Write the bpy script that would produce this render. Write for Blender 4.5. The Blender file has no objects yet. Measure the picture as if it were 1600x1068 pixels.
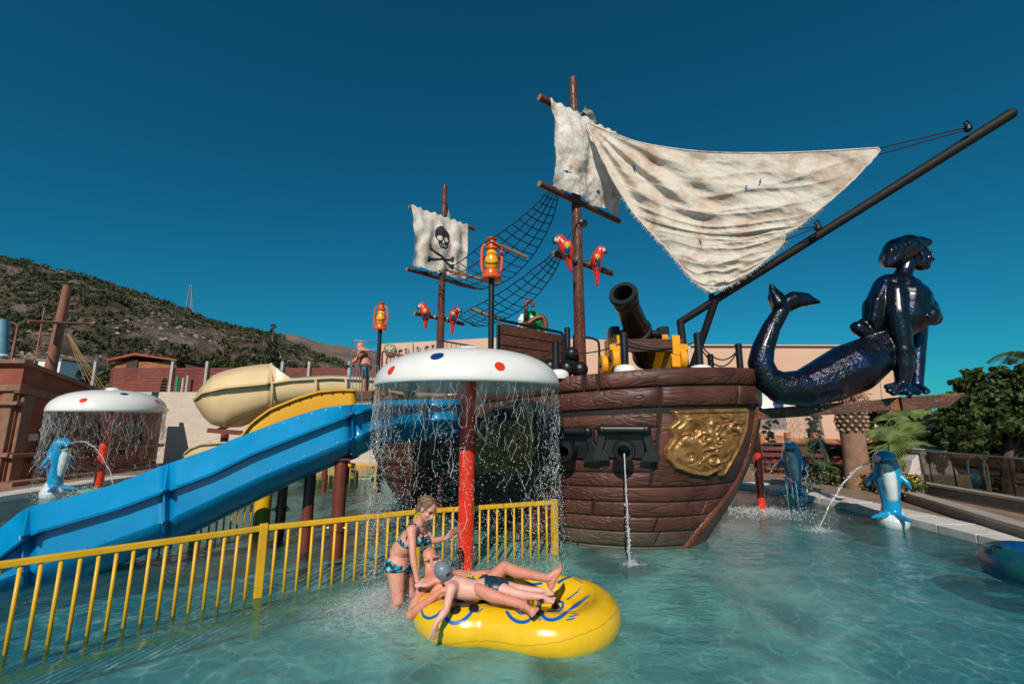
import bpy, bmesh, math, random
import numpy as np
from mathutils import Vector, Matrix, noise
from mathutils.bvhtree import BVHTree
random.seed(7); np.random.seed(7)
S = bpy.context.scene
C = S.collection
R = math.radians
# ---------------- camera ----------------
F = 690.0; H = 1.8; PITCH = math.atan(121.0/F)
cam = bpy.data.cameras.new('camera'); cam.lens = F*36/1600; cam.sensor_width = 36; cam.clip_start = .05; cam.clip_end = 3000
camo = bpy.data.objects.new('camera', cam); C.objects.link(camo)
camo.location = (0, 0, H); camo.rotation_euler = (math.pi/2+PITCH, 0, 0); S.camera = camo
# ---------------- sky, sun, exposure ----------------
SUN_AZ = R(10); SUN_EL = R(36)        # the sun stands behind the camera, a little to its left
w = bpy.data.worlds.new('World'); S.world = w; w.use_nodes = True
nt = w.node_tree; nt.nodes.clear()
sky = nt.nodes.new('ShaderNodeTexSky'); sky.sky_type = 'NISHITA'; sky.sun_disc = False
sky.sun_elevation = SUN_EL; sky.sun_rotation = R(190); sky.altitude = 300; sky.air_density = 1.0; sky.dust_density = 0.25; sky.ozone_density = 4.0
mul = nt.nodes.new('ShaderNodeMix'); mul.data_type = 'RGBA'; mul.blend_type = 'MULTIPLY'; mul.inputs[0].default_value = 1
mul.inputs[7].default_value = (.08, .80, .87, 1)
bg = nt.nodes.new('ShaderNodeBackground'); bg.inputs[1].default_value = 0.070
wo = nt.nodes.new('ShaderNodeOutputWorld')
nt.links.new(sky.outputs[0], mul.inputs[6]); nt.links.new(mul.outputs[2], bg.inputs[0]); nt.links.new(bg.outputs[0], wo.inputs[0])
sl = bpy.data.lights.new('sun', 'SUN'); sl.energy = 4.2; sl.angle = R(.5); sl.color = (1, .90, .78)
so = bpy.data.objects.new('sun', sl); C.objects.link(so)
SUNDIR = Vector((math.sin(SUN_AZ)*math.cos(SUN_EL), math.cos(SUN_AZ)*math.cos(SUN_EL), -math.sin(SUN_EL)))
so.rotation_euler = SUNDIR.to_track_quat('-Z', 'Y').to_euler()
S.view_settings.view_transform = 'Standard'; S.view_settings.look = 'None'; S.view_settings.exposure = 0.0; S.view_settings.gamma = 1
S.view_settings.use_curve_mapping = False
S.render.engine = 'CYCLES'
S.cycles.max_bounces = 10; S.cycles.transparent_max_bounces = 24; S.cycles.transmission_bounces = 8; S.cycles.glossy_bounces = 4; S.cycles.diffuse_bounces = 3
S.cycles.caustics_reflective = False; S.cycles.caustics_refractive = False
S.cycles.use_denoising = True
S.cycles.sample_clamp_indirect = 4
# ---------------- helpers ----------------
def ray(px, py):
    u = (534-py)/F
    return ((px-800)/F, math.cos(PITCH)-math.sin(PITCH)*u, math.sin(PITCH)+math.cos(PITCH)*u)
def P(px, py, Y):
    r = ray(px, py); t = Y/r[1]
    return Vector((t*r[0], Y, H+t*r[2]))
def G(px, py, z=0.0):
    r = ray(px, py); t = (z-H)/r[2]
    return Vector((t*r[0], t*r[1], z))
def V(*a): return Vector(a)
def lerp(a, b, t): return a+(b-a)*t
def spline(pts, n):
    pts = [Vector(p) for p in pts]
    if len(pts) == 2: return [pts[0].lerp(pts[1], i/(n-1)) for i in range(n)]
    out = []; m = len(pts)-1
    for i in range(n):
        f = i/(n-1)*m; k = min(int(f), m-1); t = f-k
        p1 = pts[k]; p2 = pts[k+1]; p0 = pts[k-1] if k > 0 else p1*2-p2; p3 = pts[k+2] if k+2 <= m else p2*2-p1
        out.append(0.5*((2*p1)+(p2-p0)*t+(2*p0-5*p1+4*p2-p3)*t*t+(3*p1-p0-3*p2+p3)*t**3))
    return out
def interp(x, xs, ys):
    return float(np.interp(x, xs, ys))
def smooth(a, b, x):
    t = min(1, max(0, (x-a)/(b-a))); return t*t*(3-2*t)
def setp(o, label=None, cat=None, group=None, kind=None):
    if label: o['label'] = label
    if cat: o['category'] = cat
    if group: o['group'] = group
    if kind: o['kind'] = kind
    return o
def wloc(o):
    l = Vector((0, 0, 0))
    while o is not None: l += o.location; o = o.parent
    return l
def thing(name, label, cat, loc=(0, 0, 0), group=None):
    o = bpy.data.objects.new(name, None); C.objects.link(o); o.location = loc; o.empty_display_size = .2
    return setp(o, label, cat, group)
def link(name, me, parent=None, base=True):
    """mesh in world coordinates -> object whose origin is its parent's (or its own base)"""
    o = bpy.data.objects.new(name, me); C.objects.link(o)
    if parent is not None:
        me.transform(Matrix.Translation(-wloc(parent))); o.parent = parent
    elif base and len(me.vertices):
        a = np.empty(len(me.vertices)*3); me.vertices.foreach_get('co', a); a = a.reshape(-1, 3)
        c = Vector(((a[:, 0].min()+a[:, 0].max())/2, (a[:, 1].min()+a[:, 1].max())/2, a[:, 2].min()))
        me.transform(Matrix.Translation(-c)); o.location = c
    return o
def dup(o, parent=None):
    c = o.copy(); C.objects.link(c); c.parent = parent
    for ch in list(o.children): dup(ch, c)
    return c
class MB:
    def __init__(s): s.v = []; s.f = []; s.m = []; s.mi = 0
    def add(s, vs, fs):
        b = len(s.v); s.v += [tuple(v) for v in vs]; s.f += [tuple(b+i for i in f) for f in fs]; s.m += [s.mi]*len(fs); return s
    def box(s, c, sz, rz=0, M=None):
        x, y, z = (q/2 for q in sz); vs = [Vector((a*x, b*y, d*z)) for a in (-1, 1) for b in (-1, 1) for d in (-1, 1)]
        mt = M if M is not None else Matrix.Rotation(rz, 3, 'Z'); vs = [mt @ v+Vector(c) for v in vs]
        return s.add(vs, [(0, 1, 3, 2), (4, 6, 7, 5), (0, 4, 5, 1), (2, 3, 7, 6), (0, 2, 6, 4), (1, 5, 7, 3)])
    def beam(s, a, b, wd, ht, up=(0, 0, 1)):
        a = Vector(a); b = Vector(b); d = (b-a); L = d.length; d.normalize(); sd = d.cross(Vector(up)).normalized(); u = sd.cross(d)
        M = Matrix((d, sd, u)).transposed()
        return s.box((a+b)/2, (L, wd, ht), M=M)
    def tube(s, pts, r, n=8, cap=True, flat=None):
        pts = [Vector(p) for p in pts]; m = len(pts)
        rr = r if hasattr(r, '__len__') else [r]*m
        T = [(pts[min(i+1, m-1)]-pts[max(i-1, 0)]).normalized() for i in range(m)]
        a = Vector((0, 0, 1)) if abs(T[0].z) < .9 else Vector((1, 0, 0)); nrm = T[0].cross(a).normalized()
        vs = []
        for i in range(m):
            nrm = (nrm-T[i]*nrm.dot(T[i])).normalized(); bn = T[i].cross(nrm)
            for k in range(n):
                q = 2*math.pi*k/n; vs.append(pts[i]+(nrm*math.cos(q)+bn*math.sin(q))*rr[i])
        fs = [(i*n+k, i*n+(k+1) % n, (i+1)*n+(k+1) % n, (i+1)*n+k) for i in range(m-1) for k in range(n)]
        if cap: fs += [tuple(range(n-1, -1, -1)), tuple((m-1)*n+k for k in range(n))]
        return s.add(vs, fs)
    def lathe(s, prof, c, n=24, M=None, cap=True):
        c = Vector(c); vs = []
        for (r, z) in prof:
            for k in range(n):
                q = 2*math.pi*k/n; p = Vector((r*math.cos(q), r*math.sin(q), z)); vs.append((M @ p if M is not None else p)+c)
        m = len(prof)
        fs = [(i*n+k, i*n+(k+1) % n, (i+1)*n+(k+1) % n, (i+1)*n+k) for i in range(m-1) for k in range(n)]
        if cap: fs += [tuple(range(n-1, -1, -1)), tuple((m-1)*n+k for k in range(n))]
        return s.add(vs, fs)
    def ball(s, c, r, n=12, m=8, M=None):
        r = r if hasattr(r, '__len__') else (r, r, r); c = Vector(c); vs = []; fs = []
        for j in range(m+1):
            th = math.pi*j/m
            for k in range(n):
                q = 2*math.pi*k/n; p = Vector((r[0]*math.sin(th)*math.cos(q), r[1]*math.sin(th)*math.sin(q), -r[2]*math.cos(th)))
                vs.append((M @ p if M is not None else p)+c)
        for j in range(m):
            for k in range(n): fs.append((j*n+k, j*n+(k+1) % n, (j+1)*n+(k+1) % n, (j+1)*n+k))
        return s.add(vs, fs)
    def grid(s, fn, nu, nv):
        vs = [fn(i/nu, j/nv) for j in range(nv+1) for i in range(nu+1)]
        return s.add(vs, [(j*(nu+1)+i, j*(nu+1)+i+1, (j+1)*(nu+1)+i+1, (j+1)*(nu+1)+i) for j in range(nv) for i in range(nu)])
    def mesh(s, name, mats, sm=True):
        me = bpy.data.meshes.new(name); me.from_pydata(s.v, [], s.f)
        for m in (mats if isinstance(mats, (list, tuple)) else [mats]): me.materials.append(m)
        if len(me.materials) > 1: me.polygons.foreach_set('material_index', s.m)
        if sm: me.polygons.foreach_set('use_smooth', [True]*len(me.polygons))
        me.update(); return me
    def build(s, name, mats, parent=None, sm=True, bevel=0, solid=0, auto=True, merge=0):
        me = s.mesh(name, mats, sm)
        bm = bmesh.new(); bm.from_mesh(me)
        if merge: bmesh.ops.remove_doubles(bm, verts=bm.verts, dist=merge)
        bm.normal_update(); bmesh.ops.recalc_face_normals(bm, faces=bm.faces)
        if sm and auto:
            for e in bm.edges:
                if len(e.link_faces) == 2 and e.calc_face_angle(0) > R(38): e.smooth = False
        bm.to_mesh(me); bm.free()
        o = link(name, me, parent)
        if solid: q = o.modifiers.new('solid', 'SOLIDIFY'); q.thickness = solid; q.offset = 0
        if bevel: q = o.modifiers.new('bevel', 'BEVEL'); q.width = bevel; q.segments = 2; q.limit_method = 'ANGLE'; q.angle_limit = R(40)
        return o
# ---- organic shapes: overlapping tapered limbs and ellipsoids fused into ONE skin ----
def cap_mesh(mb, a, ra, b, rb, n=18):
    a = Vector(a); b = Vector(b); d = b-a; L = d.length
    if L < 1e-5: mb.ball(a, max(ra, rb)); return
    q = d.to_track_quat('Z', 'Y').to_matrix(); prof = []
    for i in range(5): t = math.pi/2*i/5; prof.append((max(1e-4, ra*math.sin(t)), -ra*math.cos(t)))
    prof += [(ra, 0), (rb, L)]
    for i in range(1, 6): t = math.pi/2*i/5; prof.append((max(1e-4, rb*math.cos(t)), L+rb*math.sin(t)))
    mb.lathe(prof, a, n, q)
def blob(name, prims, mat, parent=None, voxel=.01, sm=4, sub=0, keep=False):
    """prims: ('c',a,ra,b,rb,col) or ('e',centre,(rx,ry,rz),col[,Matrix]); colour goes to the attribute Col (the thing's own paint)"""
    mb = MB()
    for p in prims:
        if p[0] == 'c': cap_mesh(mb, p[1], p[2], p[3], p[4])
        else: mb.ball(p[1], p[2], 16, 10, p[4] if len(p) > 4 else None)
    me = mb.mesh(name, mat); bm = bmesh.new(); bm.from_mesh(me); bmesh.ops.remove_doubles(bm, verts=bm.verts, dist=1e-5)
    bmesh.ops.recalc_face_normals(bm, faces=bm.faces); bm.to_mesh(me); bm.free()
    o = bpy.data.objects.new('tmp', me); C.objects.link(o)
    m = o.modifiers.new('r', 'REMESH'); m.mode = 'VOXEL'; m.voxel_size = voxel
    m = o.modifiers.new('s', 'SMOOTH'); m.iterations = sm; m.factor = .5
    dg = bpy.context.evaluated_depsgraph_get(); ev = o.evaluated_get(dg)
    nm = bpy.data.meshes.new_from_object(ev); nm.name = name
    bpy.data.objects.remove(o); bpy.data.meshes.remove(me)
    N = len(nm.vertices); co = np.empty(N*3); nm.vertices.foreach_get('co', co); co = co.reshape(-1, 3)
    best = np.full(N, 1e9); col = np.ones((N, 4)); idx = np.zeros(N, int)
    for i, p in enumerate(prims):
        if p[0] == 'c':
            a = np.array(p[1]); b = np.array(p[3]); ab = b-a; t = np.clip(((co-a)@ab)/max(1e-9, ab@ab), 0, 1)
            d = np.linalg.norm(co-(a+t[:, None]*ab), axis=1)-(p[2]+(p[4]-p[2])*t); c = p[5]
        else:
            q = co-np.array(p[1])
            if len(p) > 4: q = q@np.array(p[4])
            r = np.array(p[2]); k = np.linalg.norm(q/r, axis=1); d = (k-1)*r.min(); c = p[3]
        m = d < best; best[m] = d[m]; idx[m] = i
        if c is not None: col[m, :3] = c
    at = nm.color_attributes.new('Col', 'FLOAT_COLOR', 'POINT'); at.data.foreach_set('color', col.astype(np.float32).ravel())
    nm.materials.clear(); nm.materials.append(mat)
    nm.polygons.foreach_set('use_smooth', [True]*len(nm.polygons)); nm.update()
    o = link(name, nm, parent)
    if keep: return o, co, idx
    return o
# ---- materials ----
MATS = {}
def mat(name, col, rough=.5, metal=0, var=.12, vs=3., bump=0, bs=30., coat=0, attr=False, stretch=None, col2=None, spec=.5, dirt=0, emit=None, sss=0, trans=0):
    if name in MATS: return MATS[name]
    m = bpy.data.materials.new(name); m.use_nodes = True; n = m.node_tree.nodes; l = m.node_tree.links
    b = n['Principled BSDF']; tc = n.new('ShaderNodeTexCoord'); mp = n.new('ShaderNodeMapping'); l.new(tc.outputs['Object'], mp.inputs[0])
    if stretch: mp.inputs['Scale'].default_value = stretch
    nz = n.new('ShaderNodeTexNoise'); nz.inputs['Scale'].default_value = vs; nz.inputs['Detail'].default_value = 8; nz.inputs['Roughness'].default_value = .62; l.new(mp.outputs[0], nz.inputs[0])
    if attr:
        a = n.new('ShaderNodeAttribute'); a.attribute_name = 'Col'; base = a.outputs[0]
        mx = n.new('ShaderNodeMix'); mx.data_type = 'RGBA'; mx.blend_type = 'MULTIPLY'; mx.inputs[0].default_value = 1; l.new(base, mx.inputs[6])
        rp = n.new('ShaderNodeMapRange'); rp.inputs[3].default_value = 1-var; rp.inputs[4].default_value = 1+var; rp.inputs[1].default_value = .3; rp.inputs[2].default_value = .7
        l.new(nz.outputs[0], rp.inputs[0]); l.new(rp.outputs[0], mx.inputs[7]); l.new(mx.outputs[2], b.inputs['Base Color'])
    else:
        rp = n.new('ShaderNodeValToRGB'); c2 = col2 if col2 else [min(1, c*(1+var)) for c in col]; c1 = col if col2 else [c*(1-var) for c in col]
        rp.color_ramp.elements[0].color = (*c1, 1); rp.color_ramp.elements[1].color = (*c2, 1); rp.color_ramp.elements[0].position = .36; rp.color_ramp.elements[1].position = .64
        l.new(nz.outputs[0], rp.inputs[0]); out = rp.outputs[0]
        if dirt:
            n2 = n.new('ShaderNodeTexNoise'); n2.inputs['Scale'].default_value = vs*.35; n2.inputs['Detail'].default_value = 10; l.new(tc.outputs['Object'], n2.inputs[0])
            r2 = n.new('ShaderNodeMapRange'); r2.inputs[1].default_value = .5; r2.inputs[2].default_value = .72; r2.inputs[4].default_value = dirt; l.new(n2.outputs[0], r2.inputs[0])
            mx = n.new('ShaderNodeMix'); mx.data_type = 'RGBA'; mx.inputs[7].default_value = (.16, .12, .085, 1); l.new(r2.outputs[0], mx.inputs[0]); l.new(out, mx.inputs[6]); out = mx.outputs[2]
        l.new(out, b.inputs['Base Color'])
    rr = n.new('ShaderNodeMapRange'); rr.inputs[3].default_value = max(.02, rough-.08); rr.inputs[4].default_value = min(1, rough+.1); l.new(nz.outputs[0], rr.inputs[0]); l.new(rr.outputs[0], b.inputs['Roughness'])
    b.inputs['Metallic'].default_value = metal; b.inputs['Specular IOR Level'].default_value = spec
    if coat: b.inputs['Coat Weight'].default_value = coat; b.inputs['Coat Roughness'].default_value = .06
    if sss: b.inputs['Subsurface Weight'].default_value = sss; b.inputs['Subsurface Radius'].default_value = (.02, .008, .004); b.inputs['Subsurface Scale'].default_value = 1
    if bump:
        bz = n.new('ShaderNodeTexNoise'); bz.inputs['Scale'].default_value = bs; bz.inputs['Detail'].default_value = 6; l.new(mp.outputs[0], bz.inputs[0])
        bp = n.new('ShaderNodeBump'); bp.inputs['Strength'].default_value = min(1, bump); bp.inputs['Distance'].default_value = .02; l.new(bz.outputs[0], bp.inputs['Height']); l.new(bp.outputs[0], b.inputs['Normal'])
    MATS[name] = m; return m
def woodmat(name, c1, c2, axis=0, rough=.38, scale=1., bump=.6):
    """painted fibreglass 'wood': flowing carved grain along one axis"""
    if name in MATS: return MATS[name]
    m = bpy.data.materials.new(name); m.use_nodes = True; n = m.node_tree.nodes; l = m.node_tree.links; b = n['Principled BSDF']
    tc = n.new('ShaderNodeTexCoord'); mp = n.new('ShaderNodeMapping'); l.new(tc.outputs['Object'], mp.inputs[0])
    sc = [9*scale]*3; sc[axis] = 1.3*scale; mp.inputs['Scale'].default_value = sc
    n1 = n.new('ShaderNodeTexNoise'); n1.inputs['Scale'].default_value = 1.0; n1.inputs['Detail'].default_value = 2; l.new(mp.outputs[0], n1.inputs[0])
    mul = n.new('ShaderNodeMath'); mul.operation = 'MULTIPLY'; mul.inputs[1].default_value = 9; l.new(n1.outputs[0], mul.inputs[0])
    fr = n.new('ShaderNodeMath'); fr.operation = 'PINGPONG'; fr.inputs[1].default_value = .5; l.new(mul.outputs[0], fr.inputs[0])
    pw = n.new('ShaderNodeMapRange'); pw.inputs[1].default_value = 0; pw.inputs[2].default_value = .24; pw.interpolation_type = 'SMOOTHSTEP'; l.new(fr.outputs[0], pw.inputs[0])
    n2 = n.new('ShaderNodeTexNoise'); n2.inputs['Scale'].default_value = 2.2; n2.inputs['Detail'].default_value = 9; l.new(tc.outputs['Object'], n2.inputs[0])
    cr = n.new('ShaderNodeValToRGB'); cr.color_ramp.elements[0].color = (*c1, 1); cr.color_ramp.elements[1].color = (*c2, 1); cr.color_ramp.elements[0].position = .35; cr.color_ramp.elements[1].position = .68; l.new(n2.outputs[0], cr.inputs[0])
    mx = n.new('ShaderNodeMix'); mx.data_type = 'RGBA'; mx.blend_type = 'MULTIPLY'; mx.inputs[0].default_value = 1
    gr = n.new('ShaderNodeMapRange'); gr.inputs[3].default_value = .74; gr.inputs[4].default_value = 1; l.new(pw.outputs[0], gr.inputs[0])
    l.new(cr.outputs[0], mx.inputs[6]); l.new(gr.outputs[0], mx.inputs[7]); l.new(mx.outputs[2], b.inputs['Base Color'])
    if name == 'hull_wood':   # lime and algae where the pool wets the planks
        gx = n.new('ShaderNodeNewGeometry'); sz = n.new('ShaderNodeSeparateXYZ'); l.new(gx.outputs['Position'], sz.inputs[0]); ma = n.new('ShaderNodeMath'); ma.operation = 'MULTIPLY_ADD'; l.new(n2.outputs[0], ma.inputs[0]); ma.inputs[1].default_value = -.75; l.new(sz.outputs[2], ma.inputs[2])
        mr = n.new('ShaderNodeMapRange'); mr.inputs[1].default_value = -.30; mr.inputs[2].default_value = .0; mr.inputs[3].default_value = .75; mr.inputs[4].default_value = 0; l.new(ma.outputs[0], mr.inputs[0]); m5 = n.new('ShaderNodeMix'); m5.data_type = 'RGBA'; m5.inputs[7].default_value = (.07, .075, .05, 1); l.new(mr.outputs[0], m5.inputs[0]); l.new(mx.outputs[2], m5.inputs[6]); l.new(m5.outputs[2], b.inputs['Base Color'])
    b.inputs['Roughness'].default_value = rough; b.inputs['Specular IOR Level'].default_value = .4
    bp = n.new('ShaderNodeBump'); bp.inputs['Strength'].default_value = bump; bp.inputs['Distance'].default_value = .012; l.new(pw.outputs[0], bp.inputs['Height']); l.new(bp.outputs[0], b.inputs['Normal'])
    MATS[name] = m; return m
mWhite = mat('white_gelcoat', (.78, .78, .76), .28, var=.03, vs=2, coat=.3)
mRed = mat('red_paint', (.75, .035, .012), .3, var=.06, coat=.3)
mNavy = mat('navy_paint', (.005, .035, .16), .35)
mBlue = mat('slide_blue', (.0, .235, .50), .30, var=.10, vs=1.6, coat=.3, dirt=.07)
mYell = mat('fence_yellow', (.72, .40, .012), .4, var=.08, vs=6, dirt=.12)
mYel2 = mat('carriage_yellow', (.80, .34, .005), .42, var=.08)
mBlack = mat('black_paint', (.008, .009, .011), .38, var=.2)
mBoom = mat('boom_black', (.010, .009, .009), .62, var=.2, spec=.3)
mRope = mat('black_rope', (.012, .012, .013), .8)
mTan = mat('tan_rope', (.36, .22, .09), .85)
mSteel = mat('steel', (.55, .55, .56), .3, metal=1)
mChrome = mat('chrome', (.8, .8, .8), .1, metal=1, var=.02)
mBeige = mat('beige_gelcoat', (.70, .52, .29), .33, var=.06, vs=1, coat=.3)
mSlideY = mat('yellow_gelcoat', (.85, .42, .02), .35, var=.05, vs=1, coat=.3)
mMast = woodmat('mast_wood', (.095, .026, .014), (.15, .045, .022), axis=2, scale=2.)
mHullX = woodmat('hull_wood', (.060, .020, .014), (.120, .042, .028), axis=0, scale=.5, bump=.5, rough=.48)
mRust = mat('brown_post_paint', (.15, .035, .02), .4, var=.2, dirt=.2)
mOrange = mat('lantern_orange', (.62, .10, .018), .33, var=.1, coat=.3)
mAmber = mat('lantern_amber', (.85, .40, .01), .25, var=.12, coat=.4)
mGold = mat('gold_paint', (.20, .085, .025), .3, metal=.45, col2=(.48, .25, .085), vs=7, bump=.35, bs=22)
mSail = None
mTerra = mat('terracotta_plaster', (.27, .070, .042), .8, var=.18, vs=2.5, bump=.4, bs=20, dirt=.3)
mTerra2 = mat('carved_stone_trim', (.24, .115, .07), .75, var=.2, vs=5, bump=.4, dirt=.4)
mPink = mat('pink_render', (.66, .42, .30), .85, var=.04, vs=.6)
mDark = mat('hollow_shade', (.012, .012, .014), .3)  # near-black with the shade of hollows put into the colour
mConc = mat('concrete', (.23, .20, .17), .85, var=.15, vs=6, bump=.3)
mPave = mat('paving', (.24, .165, .12), .8, var=.15, vs=2, bump=.2)
mCope = mat('coping_stone', (.62, .58, .53), .6, var=.12, vs=4, bump=.2)
# ---- shared body parts: heads with faces, hands with fingers ----
SK = (.68, .31, .235); SKM = (.66, .265, .185); SKB = (.75, .39, .315); LIP = (.36, .07, .05); EYE = (.03, .02, .018); TEETH = (.7, .66, .6); NAIL = (.62, .33, .26)
def basis(fwd, up):
    f = Vector(fwd).normalized(); u = Vector(up); u = (u-f*u.dot(f)).normalized(); return f, u, f.cross(u).normalized()
def head_prims(c, fwd, up, k, skin, smile=False, brow=(.12, .07, .04), bald=True):
    f, u, s = basis(fwd, up); c = Vector(c); M3 = Matrix((s, f, u)).transposed()
    p = lambda a, b, d: c+(s*a+f*b+u*d)*k
    pr = [('e', p(0, -.012, .028), (.075*k, .094*k, .086*k), skin, M3), ('e', p(0, .018, -.042), (.060*k, .070*k, .076*k), skin, M3), ('e', p(0, .052, -.088), (.030*k, .028*k, .024*k), skin, M3),
          ('c', p(0, .086, .006), .009*k, p(0, .104, -.030), .0145*k, skin), ('c', p(-.012, .09, -.034), .009*k, p(.012, .09, -.034), .009*k, skin),
          ('c', p(-.05, .066, .026), .013*k, p(.05, .066, .026), .013*k, skin), ('e', p(-.036, .060, -.026), (.026*k, .022*k, .024*k), skin, M3), ('e', p(.036, .060, -.026), (.026*k, .022*k, .024*k), skin, M3)]
    for a in (-1, 1):
        pr += [('e', p(a*.030, .077, .006), (.0125*k, .009*k, .0065*k), EYE, M3), ('c', p(a*.016, .083, .024), .0065*k, p(a*.046, .072, .027), .005*k, brow), ('e', p(a*.077, -.004, -.008), (.011*k, .020*k, .031*k), skin, M3)]
    if smile: pr += [('e', p(0, .079, -.060), (.027*k, .013*k, .014*k), LIP, M3), ('e', p(0, .085, -.057), (.019*k, .010*k, .0075*k), TEETH, M3)]
    else: pr += [('e', p(0, .082, -.058), (.023*k, .011*k, .0065*k), LIP, M3), ('e', p(0, .080, -.067), (.018*k, .010*k, .006*k), LIP, M3)]
    return pr
def hand_prims(wr, fwd, palm, k, skin, side=1, curl=.35, spread=.25):
    """palm with four unequal bent fingers and a thumb leaving the side near the wrist"""
    f, n, s = basis(fwd, palm); wr = Vector(wr); q = lambda a, b, d: wr+(f*a+s*b*side+n*d)*k
    pr = [('c', wr, .024*k, q(.03, 0, 0), .027*k, skin), ('c', q(.03, -.018, 0), .017*k, q(.085, -.027, 0), .0135*k, skin), ('c', q(.03, 0, 0), .018*k, q(.09, .0, 0), .014*k, skin), ('c', q(.03, .018, 0), .017*k, q(.082, .027, 0), .013*k, skin), ('c', q(.03, -.01, 0), .017*k, q(.088, -.012, 0), .0135*k, skin)]
    for b, L, sp in ((.030, .060, .9), (.010, .074, .3), (-.012, .080, -.3), (-.033, .070, -.9)):
        a0 = q(.086 if abs(b) < .02 else .080, b, 0); c1 = curl*.6; c2 = curl*1.5; c3 = curl*2.2; pts = [a0]
        for cc, l_ in ((c1, .42), (c2, .32), (c3, .26)):
            d = f*math.cos(cc)+n*math.sin(cc)+s*side*(-1)*0+s*side*(1 if b > 0 else -1)*abs(sp)*spread*.35; pts.append(pts[-1]+d.normalized()*L*l_*k)
        for i, (r0, r1) in enumerate(((.0098, .0090), (.0090, .0083), (.0083, .0068))): pr.append(('c', pts[i], r0*k, pts[i+1], r1*k, skin))
    t0 = q(.022, -.026, .004); t1 = q(.055, -.058, .012); t2 = q(.085, -.066, .018)
    pr += [('c', t0, .0155*k, t1, .0115*k, skin), ('c', t1, .0112*k, t2, .0088*k, skin)]
    return pr
# ================= THE SETTING =================
WD = -.42   # pool floor
right_edge = [(6.95, -8), (6.95, 3), (6.93, 6.5), (6.9, 8.5), (6.7, 10.2), (6.15, 12.2), (4.5, 13.4), (2, 13.9)]
right_edge = [(p.x, p.y) for p in spline([(a, b, 0) for a, b in right_edge], 40)]
left_edge = [(-11.4, 14.0), (-11.4, 12), (-11.35, 9), (-11.3, 3), (-11.3, -8)]
pool = right_edge+[(-3, 14.0)]+left_edge
def hole_sheet(outer, inner, z):
    bm = bmesh.new(); E = []
    for ring in (outer, inner):
        vs = [bm.verts.new((a, b, z)) for a, b in ring]
        E += [bm.edges.new((vs[i], vs[(i+1) % len(vs)])) for i in range(len(vs))]
    bmesh.ops.triangle_fill(bm, edges=E, use_beauty=True, use_dissolve=False)
    for f in bm.faces:
        if f.normal.z < 0: f.normal_flip()
    return bm
def offs(pl, d):
    out = []
    n = len(pl)
    for i in range(n):
        a = Vector(pl[i-1]); b = Vector(pl[i]); c = Vector(pl[(i+1) % n]); t1 = (b-a).normalized(); t2 = (c-b).normalized()
        t = (t1+t2).normalized(); out.append((b.x+t.y*d, b.y-t.x*d))
    return out
bm = hole_sheet([(-900, -300), (900, -300), (900, 1800), (-900, 1800)], offs(pool, .62), .09); me = bpy.data.meshes.new('ground'); bm.to_mesh(me); bm.free()
# paving tiles with joints by material far away, colour warm brown
gm = bpy.data.materials.new('ground_paving'); gm.use_nodes = True; n = gm.node_tree.nodes; l = gm.node_tree.links; b = n['Principled BSDF']
tc = n.new('ShaderNodeTexCoord'); br = n.new('ShaderNodeTexBrick'); br.inputs['Scale'].default_value = 1; br.inputs['Brick Width'].default_value = .6; br.inputs['Row Height'].default_value = .6; br.offset = 0
br.inputs['Mortar Size'].default_value = .012; br.inputs['Color1'].default_value = (.27, .18, .13, 1); br.inputs['Color2'].default_value = (.22, .15, .11, 1); br.inputs['Mortar'].default_value = (.13, .10, .08, 1)
l.new(tc.outputs['Object'], br.inputs[0]); nz = n.new('ShaderNodeTexNoise'); nz.inputs['Scale'].default_value = 3; nz.inputs['Detail'].default_value = 9; l.new(tc.outputs['Object'], nz.inputs[0])
mx = n.new('ShaderNodeMix'); mx.data_type = 'RGBA'; mx.blend_type = 'OVERLAY'; mx.inputs[0].default_value = .5; l.new(br.outputs[0], mx.inputs[6]); l.new(nz.outputs[0], mx.inputs[7]); l.new(mx.outputs[2], b.inputs['Base Color']); b.inputs['Roughness'].default_value = .75
me.materials.append(gm); o = link('ground', me, base=False); setp(o, kind='structure')
# coping: separate stones round the pool
po = offs(pool, .62); cop = MB(); stones = bpy.data.objects.new('pool_edge', None); C.objects.link(stones); setp(stones, kind='structure')
def ring_pts(pl, step):
    out = []
    n = len(pl)
    for i in range(n):
        a = Vector(pl[i]); c = Vector(pl[(i+1) % n]); k = max(1, round((c-a).length/step))
        out += [tuple(a.lerp(c, j/k)) for j in range(k)]
    return out
k = 0
vis = [(right_edge, 1), (left_edge, 1)]
for edge, sgn in vis:
    ep = spline([(a, b, 0) for a, b in edge], 400); L = [0]
    for i in range(1, 400): L.append(L[-1]+(ep[i]-ep[i-1]).length)
    tot = L[-1]; ns = int(tot/.62)
    for i in range(ns):
        q = [np.interp(tot*(i+f)/ns, L, range(400)) for f in (.008, .992)]
        A, B = [ep[int(x)].lerp(ep[min(399, int(x)+1)], x-int(x)) for x in q]
        if A.y < 2.5 and B.y < 2.5: continue
        t = (B-A).normalized(); nr = Vector((t.y, -t.x, 0))
        m_ = MB(); zt = .125+random.uniform(-.003, .003)
        A2, B2 = A-nr*.03, B-nr*.03; A3, B3 = A+nr*.64, B+nr*.64
        bz = -.02
        m_.add([V(A2.x, A2.y, bz), V(B2.x, B2.y, bz), V(B3.x, B3.y, bz), V(A3.x, A3.y, bz), V(A2.x, A2.y, zt), V(B2.x, B2.y, zt), V(B3.x, B3.y, zt), V(A3.x, A3.y, zt)],
               [(3, 2, 1, 0), (4, 5, 6, 7), (0, 1, 5, 4), (1, 2, 6, 5), (2, 3, 7, 6), (3, 0, 4, 7)])
        m_.build('stone', mCope, stones, sm=False, bevel=.012)
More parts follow.
